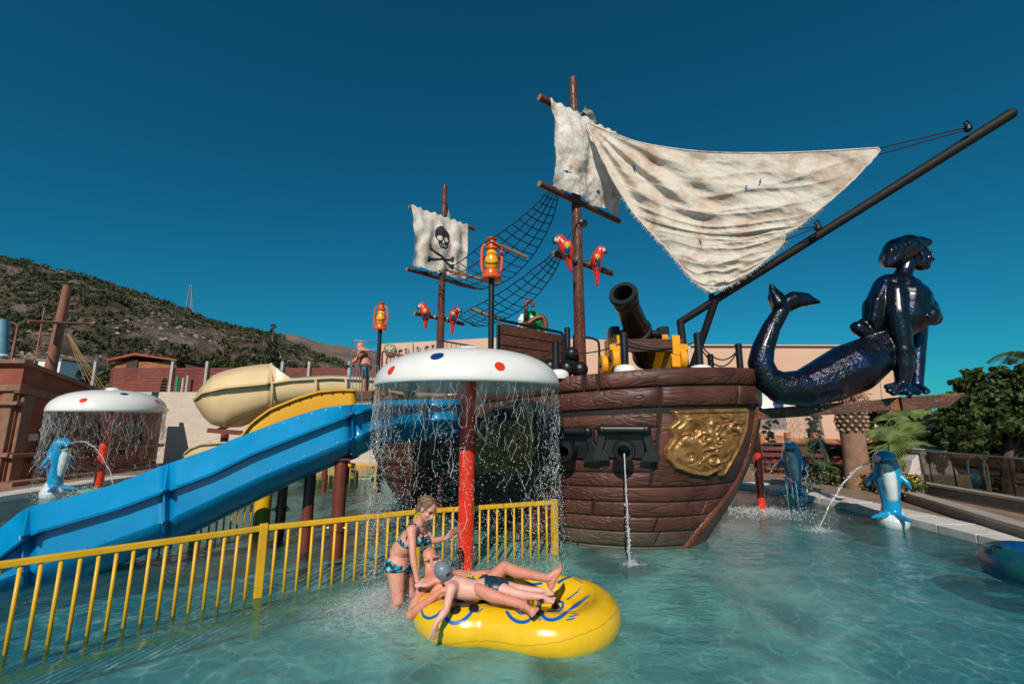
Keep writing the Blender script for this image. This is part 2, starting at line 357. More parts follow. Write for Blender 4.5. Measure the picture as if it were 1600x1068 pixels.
# strip of coping on hidden stretches + pool wall + floor
m_ = MB(); n = len(pool)
mPoolW = mat('pool_wall_tile', (.20, .42, .44), .4, var=.15, vs=8)
mGap = mat('coping_bed', (.30, .28, .26), .8)
for i in range(n):
    a = pool[i]; c = pool[(i+1) % n]; m_.add([V(*a, WD-.01), V(*c, WD-.01), V(*c, .06), V(*a, .06)], [(0, 1, 2, 3)])
o = m_.build('pool_wall', mPoolW, sm=False); setp(o, kind='structure')
m_ = MB()
for i in range(n):
    a, c, d, e = pool[i], pool[(i+1) % n], po[(i+1) % n], po[i]
    m_.add([V(*a, .085), V(*c, .085), V(*d, .085), V(*e, .085)], [(0, 1, 2, 3)])
o = m_.build('coping_bed', mGap, sm=False); setp(o, kind='structure')
pf = bpy.data.materials.new('pool_floor_paint'); pf.use_nodes = True; n = pf.node_tree.nodes; l = pf.node_tree.links; b = n['Principled BSDF']
tc = n.new('ShaderNodeTexCoord'); nz = n.new('ShaderNodeTexNoise'); nz.inputs['Scale'].default_value = 1.2; nz.inputs['Detail'].default_value = 9; l.new(tc.outputs['Object'], nz.inputs[0])
cr = n.new('ShaderNodeValToRGB'); cr.color_ramp.elements[0].color = (.46, .76, .73, 1); cr.color_ramp.elements[1].color = (.68, .86, .79, 1); cr.color_ramp.elements[0].position = .35; cr.color_ramp.elements[1].position = .7
l.new(nz.outputs[0], cr.inputs[0]); l.new(cr.outputs[0], b.inputs['Base Color']); b.inputs['Roughness'].default_value = .6
m_ = MB(); m_.add([(-14, -10, WD), (9.5, -10, WD), (9.5, 16, WD), (-14, 16, WD)], [(0, 1, 2, 3)]); o = m_.build('pool_floor', pf, sm=False); setp(o, kind='structure')
# --- water: rippled skin that refracts, lets light through a painted caustic net, and reflects ---
FOAM = [(-1.3, 4.62, .75, 1.0), (-.7, 5.9, 1.35, .30), (4.9, 9.2, .95, .75), (3.9, 7.9, .9, .4), (1.45, 6.35, .35, .6), (2.4, 5.9, 1.2, .20), (5.0, 7.9, .4, .5), (-10.2, 11.4, 1.2, .5), (0.2, 6.3, .8, .3), (-.9, 4.0, .5, .35)]
wm = bpy.data.materials.new('pool_water'); wm.use_nodes = True; n = wm.node_tree.nodes; l = wm.node_tree.links; n.clear()
out = n.new('ShaderNodeOutputMaterial'); tc = n.new('ShaderNodeTexCoord')
def noise_n(scale, det, sx=1, sy=1, dist=0, rough=.5):
    mp = n.new('ShaderNodeMapping'); mp.inputs['Scale'].default_value = (sx, sy, 1); mp.inputs['Rotation'].default_value = (0, 0, R(12)); l.new(tc.outputs['Object'], mp.inputs[0])
    q = n.new('ShaderNodeTexNoise'); q.inputs['Scale'].default_value = scale; q.inputs['Detail'].default_value = det; q.inputs['Roughness'].default_value = rough; q.inputs['Distortion'].default_value = dist; l.new(mp.outputs[0], q.inputs[0]); return q
def math_n(op, a, b_=None, c=None):
    q = n.new('ShaderNodeMath'); q.operation = op
    for i, x in enumerate((a, b_, c)):
        if x is None: continue
        if isinstance(x, (int, float)): q.inputs[i].default_value = x
        else: l.new(x, q.inputs[i])
    return q.outputs[0]
w1 = noise_n(1.5, 2, 1, 1.4, .6); w2 = noise_n(5.5, 3, 1, 1.5, .8); w3 = noise_n(19, 3, 1, 1.3, .5)
hgt = math_n('ADD', math_n('MULTIPLY', w1.outputs[0], .10), math_n('ADD', math_n('MULTIPLY', w2.outputs[0], .05), math_n('MULTIPLY', w3.outputs[0], .012)))
bp = n.new('ShaderNodeBump'); bp.inputs['Strength'].default_value = 1; bp.inputs['Distance'].default_value = .50; l.new(hgt, bp.inputs['Height'])
# caustic light net put into the water's transparent colour
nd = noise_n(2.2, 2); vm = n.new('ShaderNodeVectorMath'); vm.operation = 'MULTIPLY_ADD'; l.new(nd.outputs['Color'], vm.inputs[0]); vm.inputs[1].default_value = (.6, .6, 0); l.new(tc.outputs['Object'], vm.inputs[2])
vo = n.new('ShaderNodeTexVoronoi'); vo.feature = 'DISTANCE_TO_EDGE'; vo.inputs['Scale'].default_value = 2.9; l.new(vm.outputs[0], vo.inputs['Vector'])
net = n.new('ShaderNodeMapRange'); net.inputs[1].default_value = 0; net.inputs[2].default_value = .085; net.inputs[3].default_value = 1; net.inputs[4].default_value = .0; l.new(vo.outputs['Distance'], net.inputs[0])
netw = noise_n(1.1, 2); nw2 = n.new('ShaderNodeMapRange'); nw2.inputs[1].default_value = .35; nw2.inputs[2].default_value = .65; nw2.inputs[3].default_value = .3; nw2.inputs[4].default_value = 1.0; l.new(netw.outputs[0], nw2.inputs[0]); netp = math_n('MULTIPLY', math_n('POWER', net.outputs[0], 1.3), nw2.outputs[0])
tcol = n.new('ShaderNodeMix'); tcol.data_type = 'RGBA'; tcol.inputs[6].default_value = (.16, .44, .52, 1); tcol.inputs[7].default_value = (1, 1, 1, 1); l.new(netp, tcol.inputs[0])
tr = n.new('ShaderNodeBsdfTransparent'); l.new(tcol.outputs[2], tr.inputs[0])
rf = n.new('ShaderNodeBsdfRefraction'); rf.inputs['IOR'].default_value = 1.33; rf.inputs['Roughness'].default_value = .03; rf.inputs[0].default_value = (.6, .88, .9, 1); l.new(bp.outputs[0], rf.inputs['Normal'])
m1 = n.new('ShaderNodeMixShader'); m1.inputs[0].default_value = .22; l.new(tr.outputs[0], m1.inputs[1]); l.new(rf.outputs[0], m1.inputs[2])
# milky, air-filled water
df = n.new('ShaderNodeBsdfDiffuse'); df.inputs[0].default_value = (.22, .56, .52, 1); l.new(bp.outputs[0], df.inputs['Normal'])
m2 = n.new('ShaderNodeMixShader'); mkn = noise_n(.9, 4, 1, 1, 1.0); mkr = n.new('ShaderNodeMapRange'); mkr.inputs[1].default_value = .38; mkr.inputs[2].default_value = .64; mkr.inputs[3].default_value = .25; mkr.inputs[4].default_value = 1; l.new(mkn.outputs[0], mkr.inputs[0]); vd = n.new('ShaderNodeVectorMath'); vd.operation = 'DISTANCE'; l.new(tc.outputs['Object'], vd.inputs[0]); vd.inputs[1].default_value = (.6, 5.2, 0); md = n.new('ShaderNodeMapRange'); md.interpolation_type = 'SMOOTHSTEP'; md.inputs[1].default_value = 1.2; md.inputs[2].default_value = 4.6; md.inputs[3].default_value = .6; md.inputs[4].default_value = .06; l.new(vd.outputs['Value'], md.inputs[0]); l.new(math_n('MULTIPLY', mkr.outputs[0], md.outputs[0]), m2.inputs[0]); l.new(m1.outputs[0], m2.inputs[1]); l.new(df.outputs[0], m2.inputs[2])
# foam where water falls
acc = None
for (fx, fy, fr, fs) in FOAM:
    sb = n.new('ShaderNodeVectorMath'); sb.operation = 'DISTANCE'; l.new(tc.outputs['Object'], sb.inputs[0]); sb.inputs[1].default_value = (fx, fy, 0)
    mr = n.new('ShaderNodeMapRange'); mr.inputs[1].default_value = 0; mr.inputs[2].default_value = fr; mr.inputs[3].default_value = fs; mr.inputs[4].default_value = 0; l.new(sb.outputs['Value'], mr.inputs[0])
    acc = mr.outputs[0] if acc is None else math_n('MAXIMUM', acc, mr.outputs[0])
fn = noise_n(7, 8, 1, 1, 1.5, .75)
fm = n.new('ShaderNodeMapRange'); fm.inputs[1].default_value = .38; fm.inputs[2].default_value = .68; fm.inputs[3].default_value = 0.1; fm.inputs[4].default_value = 1; l.new(fn.outputs[0], fm.inputs[0])
fo = n.new('ShaderNodeBsdfDiffuse'); fo.inputs[0].default_value = (.62, .74, .72, 1); l.new(bp.outputs[0], fo.inputs['Normal'])
m3 = n.new('ShaderNodeMixShader'); l.new(math_n('MULTIPLY', acc, fm.outputs[0]), m3.inputs[0]); l.new(m2.outputs[0], m3.inputs[1]); l.new(fo.outputs[0], m3.inputs[2])
fz = n.new('ShaderNodeFresnel'); fz.inputs[0].default_value = 1.33; bp2 = n.new('ShaderNodeBump'); bp2.inputs['Strength'].default_value = 1; bp2.inputs['Distance'].default_value = .28; l.new(hgt, bp2.inputs['Height']); gg = n.new('ShaderNodeNewGeometry'); dt = n.new('ShaderNodeVectorMath'); dt.operation = 'DOT_PRODUCT'; l.new(gg.outputs['Incoming'], dt.inputs[0]); l.new(bp2.outputs[0], dt.inputs[1]); n.remove(fz)
schl = math_n('MULTIPLY_ADD', math_n('POWER', math_n('SUBTRACT', 1.0, math_n('MINIMUM', math_n('ABSOLUTE', dt.outputs['Value']), 1.0)), 5.0), .98, .02)
gl = n.new('ShaderNodeBsdfGlossy'); gl.inputs['Roughness'].default_value = .07; l.new(bp.outputs[0], gl.inputs['Normal'])
m4 = n.new('ShaderNodeMixShader'); l.new(schl, m4.inputs[0]); l.new(m3.outputs[0], m4.inputs[1]); l.new(gl.outputs[0], m4.inputs[2]); l.new(m4.outputs[0], out.inputs[0])
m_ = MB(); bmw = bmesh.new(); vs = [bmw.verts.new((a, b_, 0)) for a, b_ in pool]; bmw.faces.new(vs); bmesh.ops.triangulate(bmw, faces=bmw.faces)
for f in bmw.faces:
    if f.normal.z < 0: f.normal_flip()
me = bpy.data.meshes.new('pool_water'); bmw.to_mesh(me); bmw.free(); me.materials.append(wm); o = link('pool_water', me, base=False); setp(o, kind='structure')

# --- hill on the left with rocks and scrub ---
hx = [-400, 0, 60, 130, 200, 280, 350, 400, 440, 480, 520, 560, 620, 700, 800]
hy = [330, 400, 412, 433, 456, 480, 503, 518, 530, 545, 560, 580, 620, 650, 660]
def hill_z(x, y, near=48., far=150., hx=hx, hy=hy, amp=1.):
    # the slope rises away from the park; the ridge height depends on the direction
    px = 800+F*x/max(y*.985, 1); yy = interp(px, hx, hy); d = (655-yy)/F
    zr = d*far*1.015; t = (y-near)/(far-near)
    prof = 0 if t <= 0 else (t**.85 if t <= 1 else 1-(t-1)*.6)
    q = Vector((x*.045, y*.045, 0)); nn = noise.fractal(q, 1.0, 2.0, 6)*3.2+noise.fractal(q*5, .9, 2.1, 4)*.9
    return zr*prof+nn*amp*min(1, max(0, t*3))*min(1, max(.15, zr/12))*(.35 if .75 < t < 1.3 else 1)
mh = bpy.data.materials.new('hill_ground'); mh.use_nodes = True; n = mh.node_tree.nodes; l = mh.node_tree.links; b = n['Principled BSDF']; tc = n.new('ShaderNodeTexCoord')
def nz_(s, d=8, r=.6):
    q = n.new('ShaderNodeTexNoise'); q.inputs['Scale'].default_value = s; q.inputs['Detail'].default_value = d; q.inputs['Roughness'].default_value = r; l.new(tc.outputs['Object'], q.inputs[0]); return q
a1 = nz_(.12, 12, .7); cr = n.new('ShaderNodeValToRGB'); el = cr.color_ramp.elements; el[0].position = .4; el[0].color = (.055, .055, .030, 1); el[1].position = .52; el[1].color = (.20, .125, .085, 1)
e = el.new(.58); e.color = (.33, .27, .235, 1); e = el.new(.62); e.color = (.21, .13, .095, 1); l.new(a1.outputs[0], cr.inputs[0]); l.new(cr.outputs[0], b.inputs['Base Color']); b.inputs['Roughness'].default_value = .95
a2 = nz_(.9, 10, .75); bpn = n.new('ShaderNodeBump'); bpn.inputs['Strength'].default_value = 1; bpn.inputs['Distance'].default_value = 2.2; l.new(a2.outputs[0], bpn.inputs['Height']); l.new(bpn.outputs[0], b.inputs['Normal'])
m_ = MB(); m_.grid(lambda u, v: V(-260+u*262, 46+v*170, hill_z(-260+u*262, 46+v*170)+.05-.4*(v < .005)), 230, 130); o = m_.build('hill', mh, auto=False); setp(o, kind='structure')
mh2 = mat('far_hill_ground', (.17, .115, .09), .95, var=.35, vs=.03, bump=1, bs=.3)
h2x = [300, 400, 450, 500, 540, 590, 640, 700, 900]; h2y = [505, 517, 521, 535, 541, 549, 560, 600, 655]
m_ = MB(); m_.grid(lambda u, v: V(-420+u*460, 240+v*260, hill_z(-420+u*460, 240+v*260, 230., 420., h2x, h2y, 1.2)), 120, 60); o = m_.build('far_hill', mh2, auto=False); setp(o, kind='structure')
# scrub
def leafclump(mb, c, r, n, size, flat=.7, rng=random):
    for _ in range(n):
        d = Vector((rng.gauss(0, 1), rng.gauss(0, 1), rng.gauss(0, 1))).normalized(); q = c+Vector((d.x*r, d.y*r, d.z*r*flat))*rng.uniform(.55, 1.05)
        a = Vector((rng.gauss(0, 1), rng.gauss(0, 1), rng.gauss(0, 1))); a = (a+d*.3).normalized(); b_ = a.cross(Vector((rng.random(), rng.random(), rng.random()))).normalized()
        s_ = size*rng.uniform(.6, 1.3); mb.add([q-a*s_, q+b_*s_*.5, q+a*s_, q-b_*s_*.5], [(0, 1, 2, 3)])
mLeafS = mat('scrub_leaves', (.028, .042, .014), .8, col2=(.075, .085, .035), vs=.6)
m_ = MB(); rng = random.Random(3); cnt = 0
while cnt < 2600:
    y = rng.uniform(50, 156); x = rng.uniform(-1.25, -.30)*y
    dens = noise.fractal(Vector((x*.05, y*.05, 3)), 1, 2, 4)
    t = (y-48)/102
    if rng.random() > .42+1.0*dens+.25*t: continue
    r = rng.uniform(.45, 1.5)*(1+.3*t); z = hill_z(x, y); leafclump(m_, V(x, y, z+r*.2), r, 34, .30*r, .55, rng); cnt += 1
rk = MB()
for _ in range(2600):
    y = rng.uniform(50, 150); x = rng.uniform(-1.25, -.30)*y
    if noise.fractal(Vector((x*.06+9, y*.06, 1)), 1, 2, 4) < .0: continue
    s_ = rng.uniform(.2, .8); z = hill_z(x, y); vs = [V(x+s_*rng.uniform(.6, 1.2)*a, y+s_*rng.uniform(.6, 1.2)*b_, z+s_*rng.uniform(.4, .9)*c_) for a, b_, c_ in ((1, 0, 0), (-1, 0, 0), (0, 1, 0), (0, -1, 0), (0, 0, 1), (0, 0, -.6))]
    rk.add(vs, [(0, 2, 4), (2, 1, 4), (1, 3, 4), (3, 0, 4), (2, 0, 5), (1, 2, 5), (3, 1, 5), (0, 3, 5)])
mRock = mat('hill_rock', (.20, .15, .12), .9, col2=(.38, .32, .28), vs=.4, bump=.6, bs=3)
o = rk.build('hillside_rocks', mRock, auto=False, sm=False); setp(o, 'grey and pinkish boulders strewn over the hillside', 'rocks', kind='stuff')
o = m_.build('hillside_scrub', mLeafS, auto=False, sm=False); setp(o, 'dark green scrub bushes covering the rocky hillside', 'scrub', kind='stuff')
# ================= THE PIRATE SHIP =================
def M_(n, Y): return n*Y/F
ship = thing('pirate_ship', 'brown wooden-look pirate ship with gold ornaments standing in the pool', 'ship', (0.8, 8.6, 0))
RIM = [(-3.45, 11.0, 2.0), (-3.15, 9.9, 2.0), (-2.2, 8.95, 2.12), (-.75, 7.95, 2.28), (.63, 6.85, 2.42), (1.83, 6.32, 2.5), (2.88, 6.35, 2.54), (3.62, 6.75, 2.57), (4.08, 7.4, 2.6)]
WL = [(-2.6, 10.9, 0), (-2.35, 9.95, 0), (-1.55, 9.0, 0), (-.5, 7.95, 0), (.66, 7.0, 0), (1.5, 6.66, 0), (2.15, 6.64, 0), (2.55, 6.76, 0), (2.85, 7.1, 0)]
NR = 161
RS = spline(RIM, NR); WS = spline(WL, NR)
def csamp(c, s):
    f = max(0, min(1, s))*(NR-1); k = min(int(f), NR-2); return c[k].lerp(c[k+1], f-k)
def hull(s, v):
    a = csamp(WS, s); b = csamp(RS, s); g = 1-(1-v)**2.0 if v > 0 else 2*v
    if v > 0: g += .05*math.sin(math.pi*v)*smooth(.8, 1, s)
    return Vector((a.x+(b.x-a.x)*g, a.y+(b.y-a.y)*g, b.z*v))
def hnorm(s, v):
    e = .004; s0 = max(0, s-e); s1 = min(1, s+e)
    d1 = hull(s1, v)-hull(s0, v); d2 = hull(s, v+e)-hull(s, v-e); return d1.cross(d2).normalized()
def hoff(s, v, d): return hull(s, v)+hnorm(s, v)*d
def patch(name, s0, s1, v0, v1, d, m, parent, es=.0035, ev=.006, back=-.03, nu=None, wob=0):
    nu = nu or max(4, int((s1-s0)*60)); mb = MB()
    us = [0, 0, es/(s1-s0)]+[i/nu for i in range(1, nu)]+[1-es/(s1-s0), 1, 1]
    vs_ = [0, 0, ev/(v1-v0), .5, 1-ev/(v1-v0), 1, 1]
    A, B = len(us), len(vs_); vv = []
    for j, b in enumerate(vs_):
        for i, a in enumerate(us):
            edge = i in (0, A-1) or j in (0, B-1); e2 = i in (1, A-2) or j in (1, B-2)
            dd = back if edge else (d*.55 if e2 else d+wob*math.sin(a*9+v0*40)*(j == 3))
            vv.append(hoff(s0+(s1-s0)*a, v0+(v1-v0)*b, dd))
    mb.add(vv, [(j*A+i, j*A+i+1, (j+1)*A+i+1, (j+1)*A+i) for j in range(B-1) for i in range(A-1)])
    return mb.build(name, m, parent, auto=False)
mJoint = mat('hull_joint_black', (.006, .004, .003), .6, var=.3)
mStem = woodmat('stem_wood', (.10, .028, .016), (.16, .05, .026), axis=2, scale=1.2)
mb = MB(); mb.grid(lambda u, v: hull(u, -.12+v*1.1), 90, 22)
hb = mb.build('hull', mJoint, ship, auto=False)
# far side, stern and deck
BK = spline([(4.08, 7.4, 2.6), (3.5, 9.2, 2.5), (1.6, 10.7, 2.4), (-1, 11.7, 2.2), (-3.45, 11.0, 2.0)], 30)
mb = MB(); mb.grid(lambda u, v: Vector((BK[int(u*29+.01)].x*(.72+.28*v), lerp(8.9, BK[int(u*29+.01)].y, .62+.38*v), BK[int(u*29+.01)].z*(-.1+1.1*v))), 29, 4); mb.build('far_side', mHullX, ship, auto=False)
mDeck = woodmat('deck_wood', (.10, .05, .03), (.16, .08, .05), axis=0, scale=1.5)
mb = MB(); ring = [csamp(RS, i/60) for i in range(61)]+BK[1:-1]; ring = [Vector((p.x, p.y, p.z-.10)) for p in ring]; mb.add(ring, [tuple(range(len(ring)))]); mb.build('deck', mDeck, ship, sm=False)
rng = random.Random(11)
# two heavy boards rows on top
def row(v0, v1, cuts, d, name='plank', m=None):
    for a, b in zip(cuts[:-1], cuts[1:]): patch(name, a+.0014, b-.0014, v0, v1, d, m or mHullX, hb, wob=.004)
row(.905, 1.0, [0.0, .15, .34, .545, .565, .958], .06)
row(.79, .897, [0.0, .20, .43, .655, .82, .958], .048)
v = .752; k = 0
while v > .0:
    h = .082; v0 = max(-.05, v-h+.008)
    lim = .655 if v > .36 else (.935-.11*(.36-v)/.36)
    cuts = [0.0]; s = rng.uniform(.1, .3)
    while s < lim-.06: cuts.append(s); s += rng.uniform(.22, .40)
    cuts.append(lim)
    row(v0, v, cuts, .017)
    v -= h; k += 1
patch('smooth_board', .658, .935, .352, .748, .022, mHullX, hb)
for (a, b, c, d) in ((.0, .36, .885, .955), (.36, .785, .939, .957), (.785, 1.0, .960, .992)):
    pass
# stem: a heavy timber following the bow curve
mb = MB(); vv = []; N = 24
for i in range(N+1):
    t = -.08+1.12*i/N; q = min(t, 1)
    lo = .82+.12*smooth(0, .5, t) if t < .5 else .94+.02*smooth(.5, 1, t)
    for s_, dd in ((lo, -.02), (lo+.002, .045), (lo+.03, .055), (1.0, .06)): vv.append(hoff(min(s_, .997), q, dd)+Vector((0, 0, (t-q)*2)))
mb.add(vv, [(j*4+i, j*4+i+1, (j+1)*4+i+1, (j+1)*4+i) for j in range(N) for i in range(3)])
mb.build('stem_board', mStem, ship, auto=False)
mDarkBrown = mat('stem_face_shade', (.05, .035, .028), .5, var=.2)  # darker brown: shade of the stem's right-hand face put into its colour
mb = MB(); vv = []
for i in range(N+1):
    t = -.08+1.12*i/N; q = min(t, 1); p = hull(1, q)+Vector((0, 0, (t-q)*2)); nn = hnorm(.99, q)
    a = p+nn*.062; b = p+Vector((.10, .02, 0)); c = p+Vector((.10, .24, 0)); d = p+Vector((-.02, .30, 0)); vv += [a, b, c, d]
mb.add(vv, [(j*4+i, j*4+i+1, (j+1)*4+i+1, (j+1)*4+i) for j in range(N) for i in range(3)]+[(0, 1, 2, 3), tuple(N*4+i for i in (3, 2, 1, 0))])
mb.build('stem', mDarkBrown, ship)
# carved gold ornaments laid on the hull skin
def relief(x, y, seed):
    h = -.5
    for (cx, cy, r, k, s_, p0) in scrolls(seed):
        d = math.hypot(x-cx, y-cy)/r
        if d < 1: th = math.atan2(y-cy, x-cx); h = max(h, (math.cos(2*math.pi*(k*d**.8)-s_*th+p0)*.75+.25)*(1-d**4)+.25*(1-d))
    q = Vector((x*4.2+seed, y*4.2, 2)); w_ = Vector((noise.noise(q*.8), noise.noise(q*.8+Vector((5, 1, 2))), 0))*1.1
    r1 = 1-abs(noise.noise(q+w_))*5.5; r2 = 1-abs(noise.noise(q*2.1+w_*1.5+Vector((3, 3, 3))))*4.5
    return max(h*.9, max(-.4, r1), max(-.4, r2)*.7-.1)
SCR = {}
def scrolls(seed):
    if seed not in SCR:
        rg = random.Random(int(seed*100)); out = []
        for _ in range(400):
            c = (rg.random(), rg.random(), rg.choice((.10, .13, .17, .20)))
            if all(math.hypot(c[0]-q[0], c[1]-q[1]) > (c[2]+q[2])*.72 for q in out): out.append((*c, rg.choice((1.3, 1.7, 2.1)), rg.choice((-1, 1)), rg.uniform(0, 6)))
        SCR[seed] = out
    return SCR[seed]
def ornament(s0, s1, v0, v1, seed, outline):
    nu, nv = 110, 100; mb = MB(); vv = []; ok = []
    from math import hypot
    def inside(x, y): 
        c = False; n_ = len(outline)
        for i in range(n_):
            (x1, y1), (x2, y2) = outline[i], outline[i-1]
            if (y1 > y) != (y2 > y) and x < (x2-x1)*(y-y1)/(y2-y1)+x1: c = not c
        return c
    def edist(x, y):
        dm = 9
        for i in range(len(outline)):
            a = Vector(outline[i]); b = Vector(outline[i-1]); p = Vector((x, y)); t = max(0, min(1, (p-a).dot(b-a)/max(1e-9, (b-a).length_squared))); dm = min(dm, (p-a-(b-a)*t).length)
        return dm
    for j in range(nv+1):
        for i in range(nu+1):
            x, y = i/nu, j/nv; ins = inside(x, y); ed = edist(x, y) if ins else 0
            rim = math.exp(-((ed-.035)/.022)**2)*.030+math.exp(-((ed-.10)/.02)**2)*.012
            hh = .035+(rim+relief(x, y, seed)*.052*smooth(.07, .16, ed)+.03*smooth(0, .02, ed) if ins else 0)
            vv.append(hoff(s0+(s1-s0)*x, v0+(v1-v0)*y, hh if ins else .03)); ok.append(ins)
    W = nu+1
    mb.add(vv, [(j*W+i, j*W+i+1, (j+1)*W+i+1, (j+1)*W+i) for j in range(nv) for i in range(nu) if sum((ok[j*W+i], ok[j*W+i+1], ok[(j+1)*W+i+1], ok[(j+1)*W+i])) >= 2])
    return mb.build('gold_ornament', mGold, ship, auto=False)
OUT1 = [(.02, 1), (.97, 1), (1.0, .7), (.93, .42), (.86, .22), (.80, .05), (.72, .03), (.66, .12), (.5, .04), (.3, .08), (.12, .17), (.03, .3), (0, .45), (.05, .6), (.0, .75), (.07, .85)]
ornament(.667, .860, .385, .768, 1.3, OUT1)
OUT2 = [(.03, .95), (.3, 1), (.7, .96), (.97, 1), (1, .6), (.95, .3), (.85, .1), (.6, .03), (.35, .1), (.1, .05), (0, .4), (.05, .7)]
ornament(.375, .475, .36, .78, 5.1, OUT2)
# gun ports
def s_of(px, vq):
    best = min(range(0, 400), key=lambda i: abs(800+F*hull(i/399, vq).x/ (hull(i/399, vq).y*math.cos(PITCH)+(hull(i/399, vq).z-H)*math.sin(PITCH))-px)); return best/399
def gun_port(px, vc):
    s = s_of(px, vc); c = hoff(s, vc, .0); n = hnorm(s, vc); n = Vector((n.x, n.y, 0)).normalized(); t = Vector((-n.y, n.x, 0)); up = Vector((0, 0, 1))
    pt = lambda a, b, d: c+t*a+up*b+n*d
    g = MB(); g.tube([pt(-.30, .17, .14), pt(.30, .17, .14)], .062, 14); g.ball(pt(-.30, .17, .14), .07); g.ball(pt(.30, .17, .14), .07)
    b0 = g.build('gun_port', mBlack, ship)
    for sg in (-1, 1):
        m = MB(); pr = [(.24, .21), (.37, .19), (.37, .02), (.46, -.20), (.45, -.27), (.20, -.27), (.22, -.20), (.29, -.12), (.26, .0)]
        A = [pt(sg*a, b, .03) for a, b in pr]; B = [pt(sg*a, b, .11) for a, b in pr]; k = len(pr)
        m.add(A+B, [tuple(range(k)), tuple(range(2*k-1, k-1, -1))]+[(i, (i+1) % k, k+(i+1) % k, k+i) for i in range(k)])
        m.build('bracket', mBlack, b0, sm=False, bevel=.015)
    m = MB(); m.add([pt(-.26, -.22, .04), pt(.26, -.22, .04), pt(.26, .15, .04), pt(-.26, .15, .04)], [(0, 1, 2, 3)]); m.build('opening_shade', mDark, b0, sm=False)  # flat sheet, darkness inside the port painted on
    q = (n+up*-.10).normalized().to_track_quat('Z', 'Y').to_matrix()
    m = MB(); m.lathe([(.10, -.1), (.12, .10), (.12, .26), (.145, .28), (.15, .33), (.135, .36), (.085, .365), (.075, .33), (.07, .1)], pt(0, -.08, 0), 24, q, cap=False); m.build('gun_barrel', mBlack, b0)
    return pt(0, -.12, .37)
muz = gun_port(975, .60); muz2 = gun_port(893, .60)
# ---- masts, yards, perches ----
mYard = mMast
def at_mast(px, py, Y): return P(px, py, Y)
YM, YS = 7.6, 10.3
def pole(name, a, b, r0, r1, m, parent, n=16, k=7, cap=True):
    mb = MB(); mb.tube([Vector(a).lerp(Vector(b), i/(k-1)) for i in range(k)], [lerp(r0, r1, i/(k-1)) for i in range(k)], n, cap); return mb.build(name, m, parent)
mb0 = P(908, 600, YM); mt = P(903, 123, YM); mt.x = mb0.x-.0
mainmast = pole('main_mast', mb0, mt, .105, .075, mMast, ship, 20)
mb = MB(); mb.lathe([(.11, 0), (.115, .02), (.115, .05), (.11, .07)], P(908, 350, YM)-Vector((0, 0, .03)), 20); mb.build('mast_band', mBlack, mainmast); mb = MB(); mb.lathe([(.09, 0), (.1, .02), (.1, .05), (.09, .07)], P(908, 185, YM), 20); mb.build('mast_band', mBlack, mainmast)
sb0 = P(686, 600, YS); st = P(692, 290, YS); st.x = sb0.x
smallmast = pole('rear_mast', sb0, st, .10, .06, mMast, ship, 18)
mEnd = mat('cut_wood_end', (.35, .17, .08), .6)
def yard(pa, pc, pb, Y, r, mast, name='yard', m=None):
    z = P(pc[0], pc[1], Y).z; a = G(*pa, z); b = G(*pb, z); y = pole(name, a, b, r, r, m or mYard, mast, 12)
    d = (b-a).normalized()
    e = MB(); q = d.to_track_quat('Z', 'Y').to_matrix(); e.lathe([(r*.9, 0), (r*.9, .012)], b-d*.004, 12, q); e.lathe([(r*.9, -.012), (r*.9, 0)], a+d*.004, 12, q); e.build('cut_end', mEnd, y, sm=False)
    return a, b, z
topL, topR, zt_ = yard((843, 152), (905, 187), (962, 215), YM, .065, mainmast)
lowL, lowR, zl_ = yard((843, 287), (907, 318), (967, 346), YM, .055, mainmast)
pL, pR, zp_ = yard((866, 396), (908, 409), (955, 427), YM, .06, mainmast, 'perch')
sTL, sTR, _ = yard((640, 323), (692, 340), (741, 358), YS, .05, smallmast)
sBL, sBR, _ = yard((636, 420), (690, 434), (742, 450), YS, .05, smallmast)
qL, qR, _ = yard((648, 489), (688, 497), (724, 506), YS, .05, smallmast, 'perch')
for c in (P(908, 409, YM), P(688, 497, YS)):
    for sg in (-1, 1):
        mb = MB(); mb.lathe([(.05, -.03), (.065, 0), (.05, .03)], c+Vector((sg*.13, sg*.10-.02, 0)), 12, Vector((.77, .64, 0)).to_track_quat('Z', 'Y').to_matrix()); mb.build('clamp', mSteel, mainmast if c.y < 9 else smallmast)
# ---- bow frame, boom, mermaid plank ----
boomA = P(1063, 503, 7.35); boomB = P(1578, 179, 5.35)
boom = pole('boom', boomA, boomB, .062, .072, mBoom, ship, 18)
mb = MB(); mb.ball(boomB, .074, 14, 10); mb.build('boom_cap', mBoom, boom)
tt = lambda t: boomA.lerp(boomB, t)
mb = MB(); mb.tube([boomA, P(1068, 545, 7.35), P(1073, 592, 7.35)], .062, 14); mb.ball(boomA, .065); mb.build('boom_post', mBoom, ship)
bj = P(1118, 468, 7.0); mb = MB(); mb.tube([bj, P(1078, 585, 7.5)], .06, 14); mb.build('boom_brace', mBoom, ship)
for (px, py, Y) in ((1112, 463, 7.1), (1278, 355, 6.2), (1512, 200, 5.45)):
    c = P(px, py, Y); mb = MB(); mb.lathe([(.03, -.05), (.05, -.03), (.05, .02), (.025, .04)], c, 10); mb.tube([c+Vector((0, 0, .03)), c+Vector((-.05, 0, .07)), c+Vector((0, 0, .11)), c+Vector((.05, 0, .07)), c+Vector((0, 0, .03))], .012, 6); mb.build('eye_bolt', mBlack, boom)
pa = P(1168, 648, 7.35); pb = P(1385, 632, 6.75); pc_ = P(1400, 631, 6.7); pd = P(1496, 624, 6.45)
mPlank = woodmat('plank_wood', (.10, .04, .028), (.17, .07, .045), axis=0, scale=1.2)
mb = MB(); mb.beam(pa, pb, .30, .17); mb.build('bow_plank', mPlank, ship, sm=False, bevel=.012)
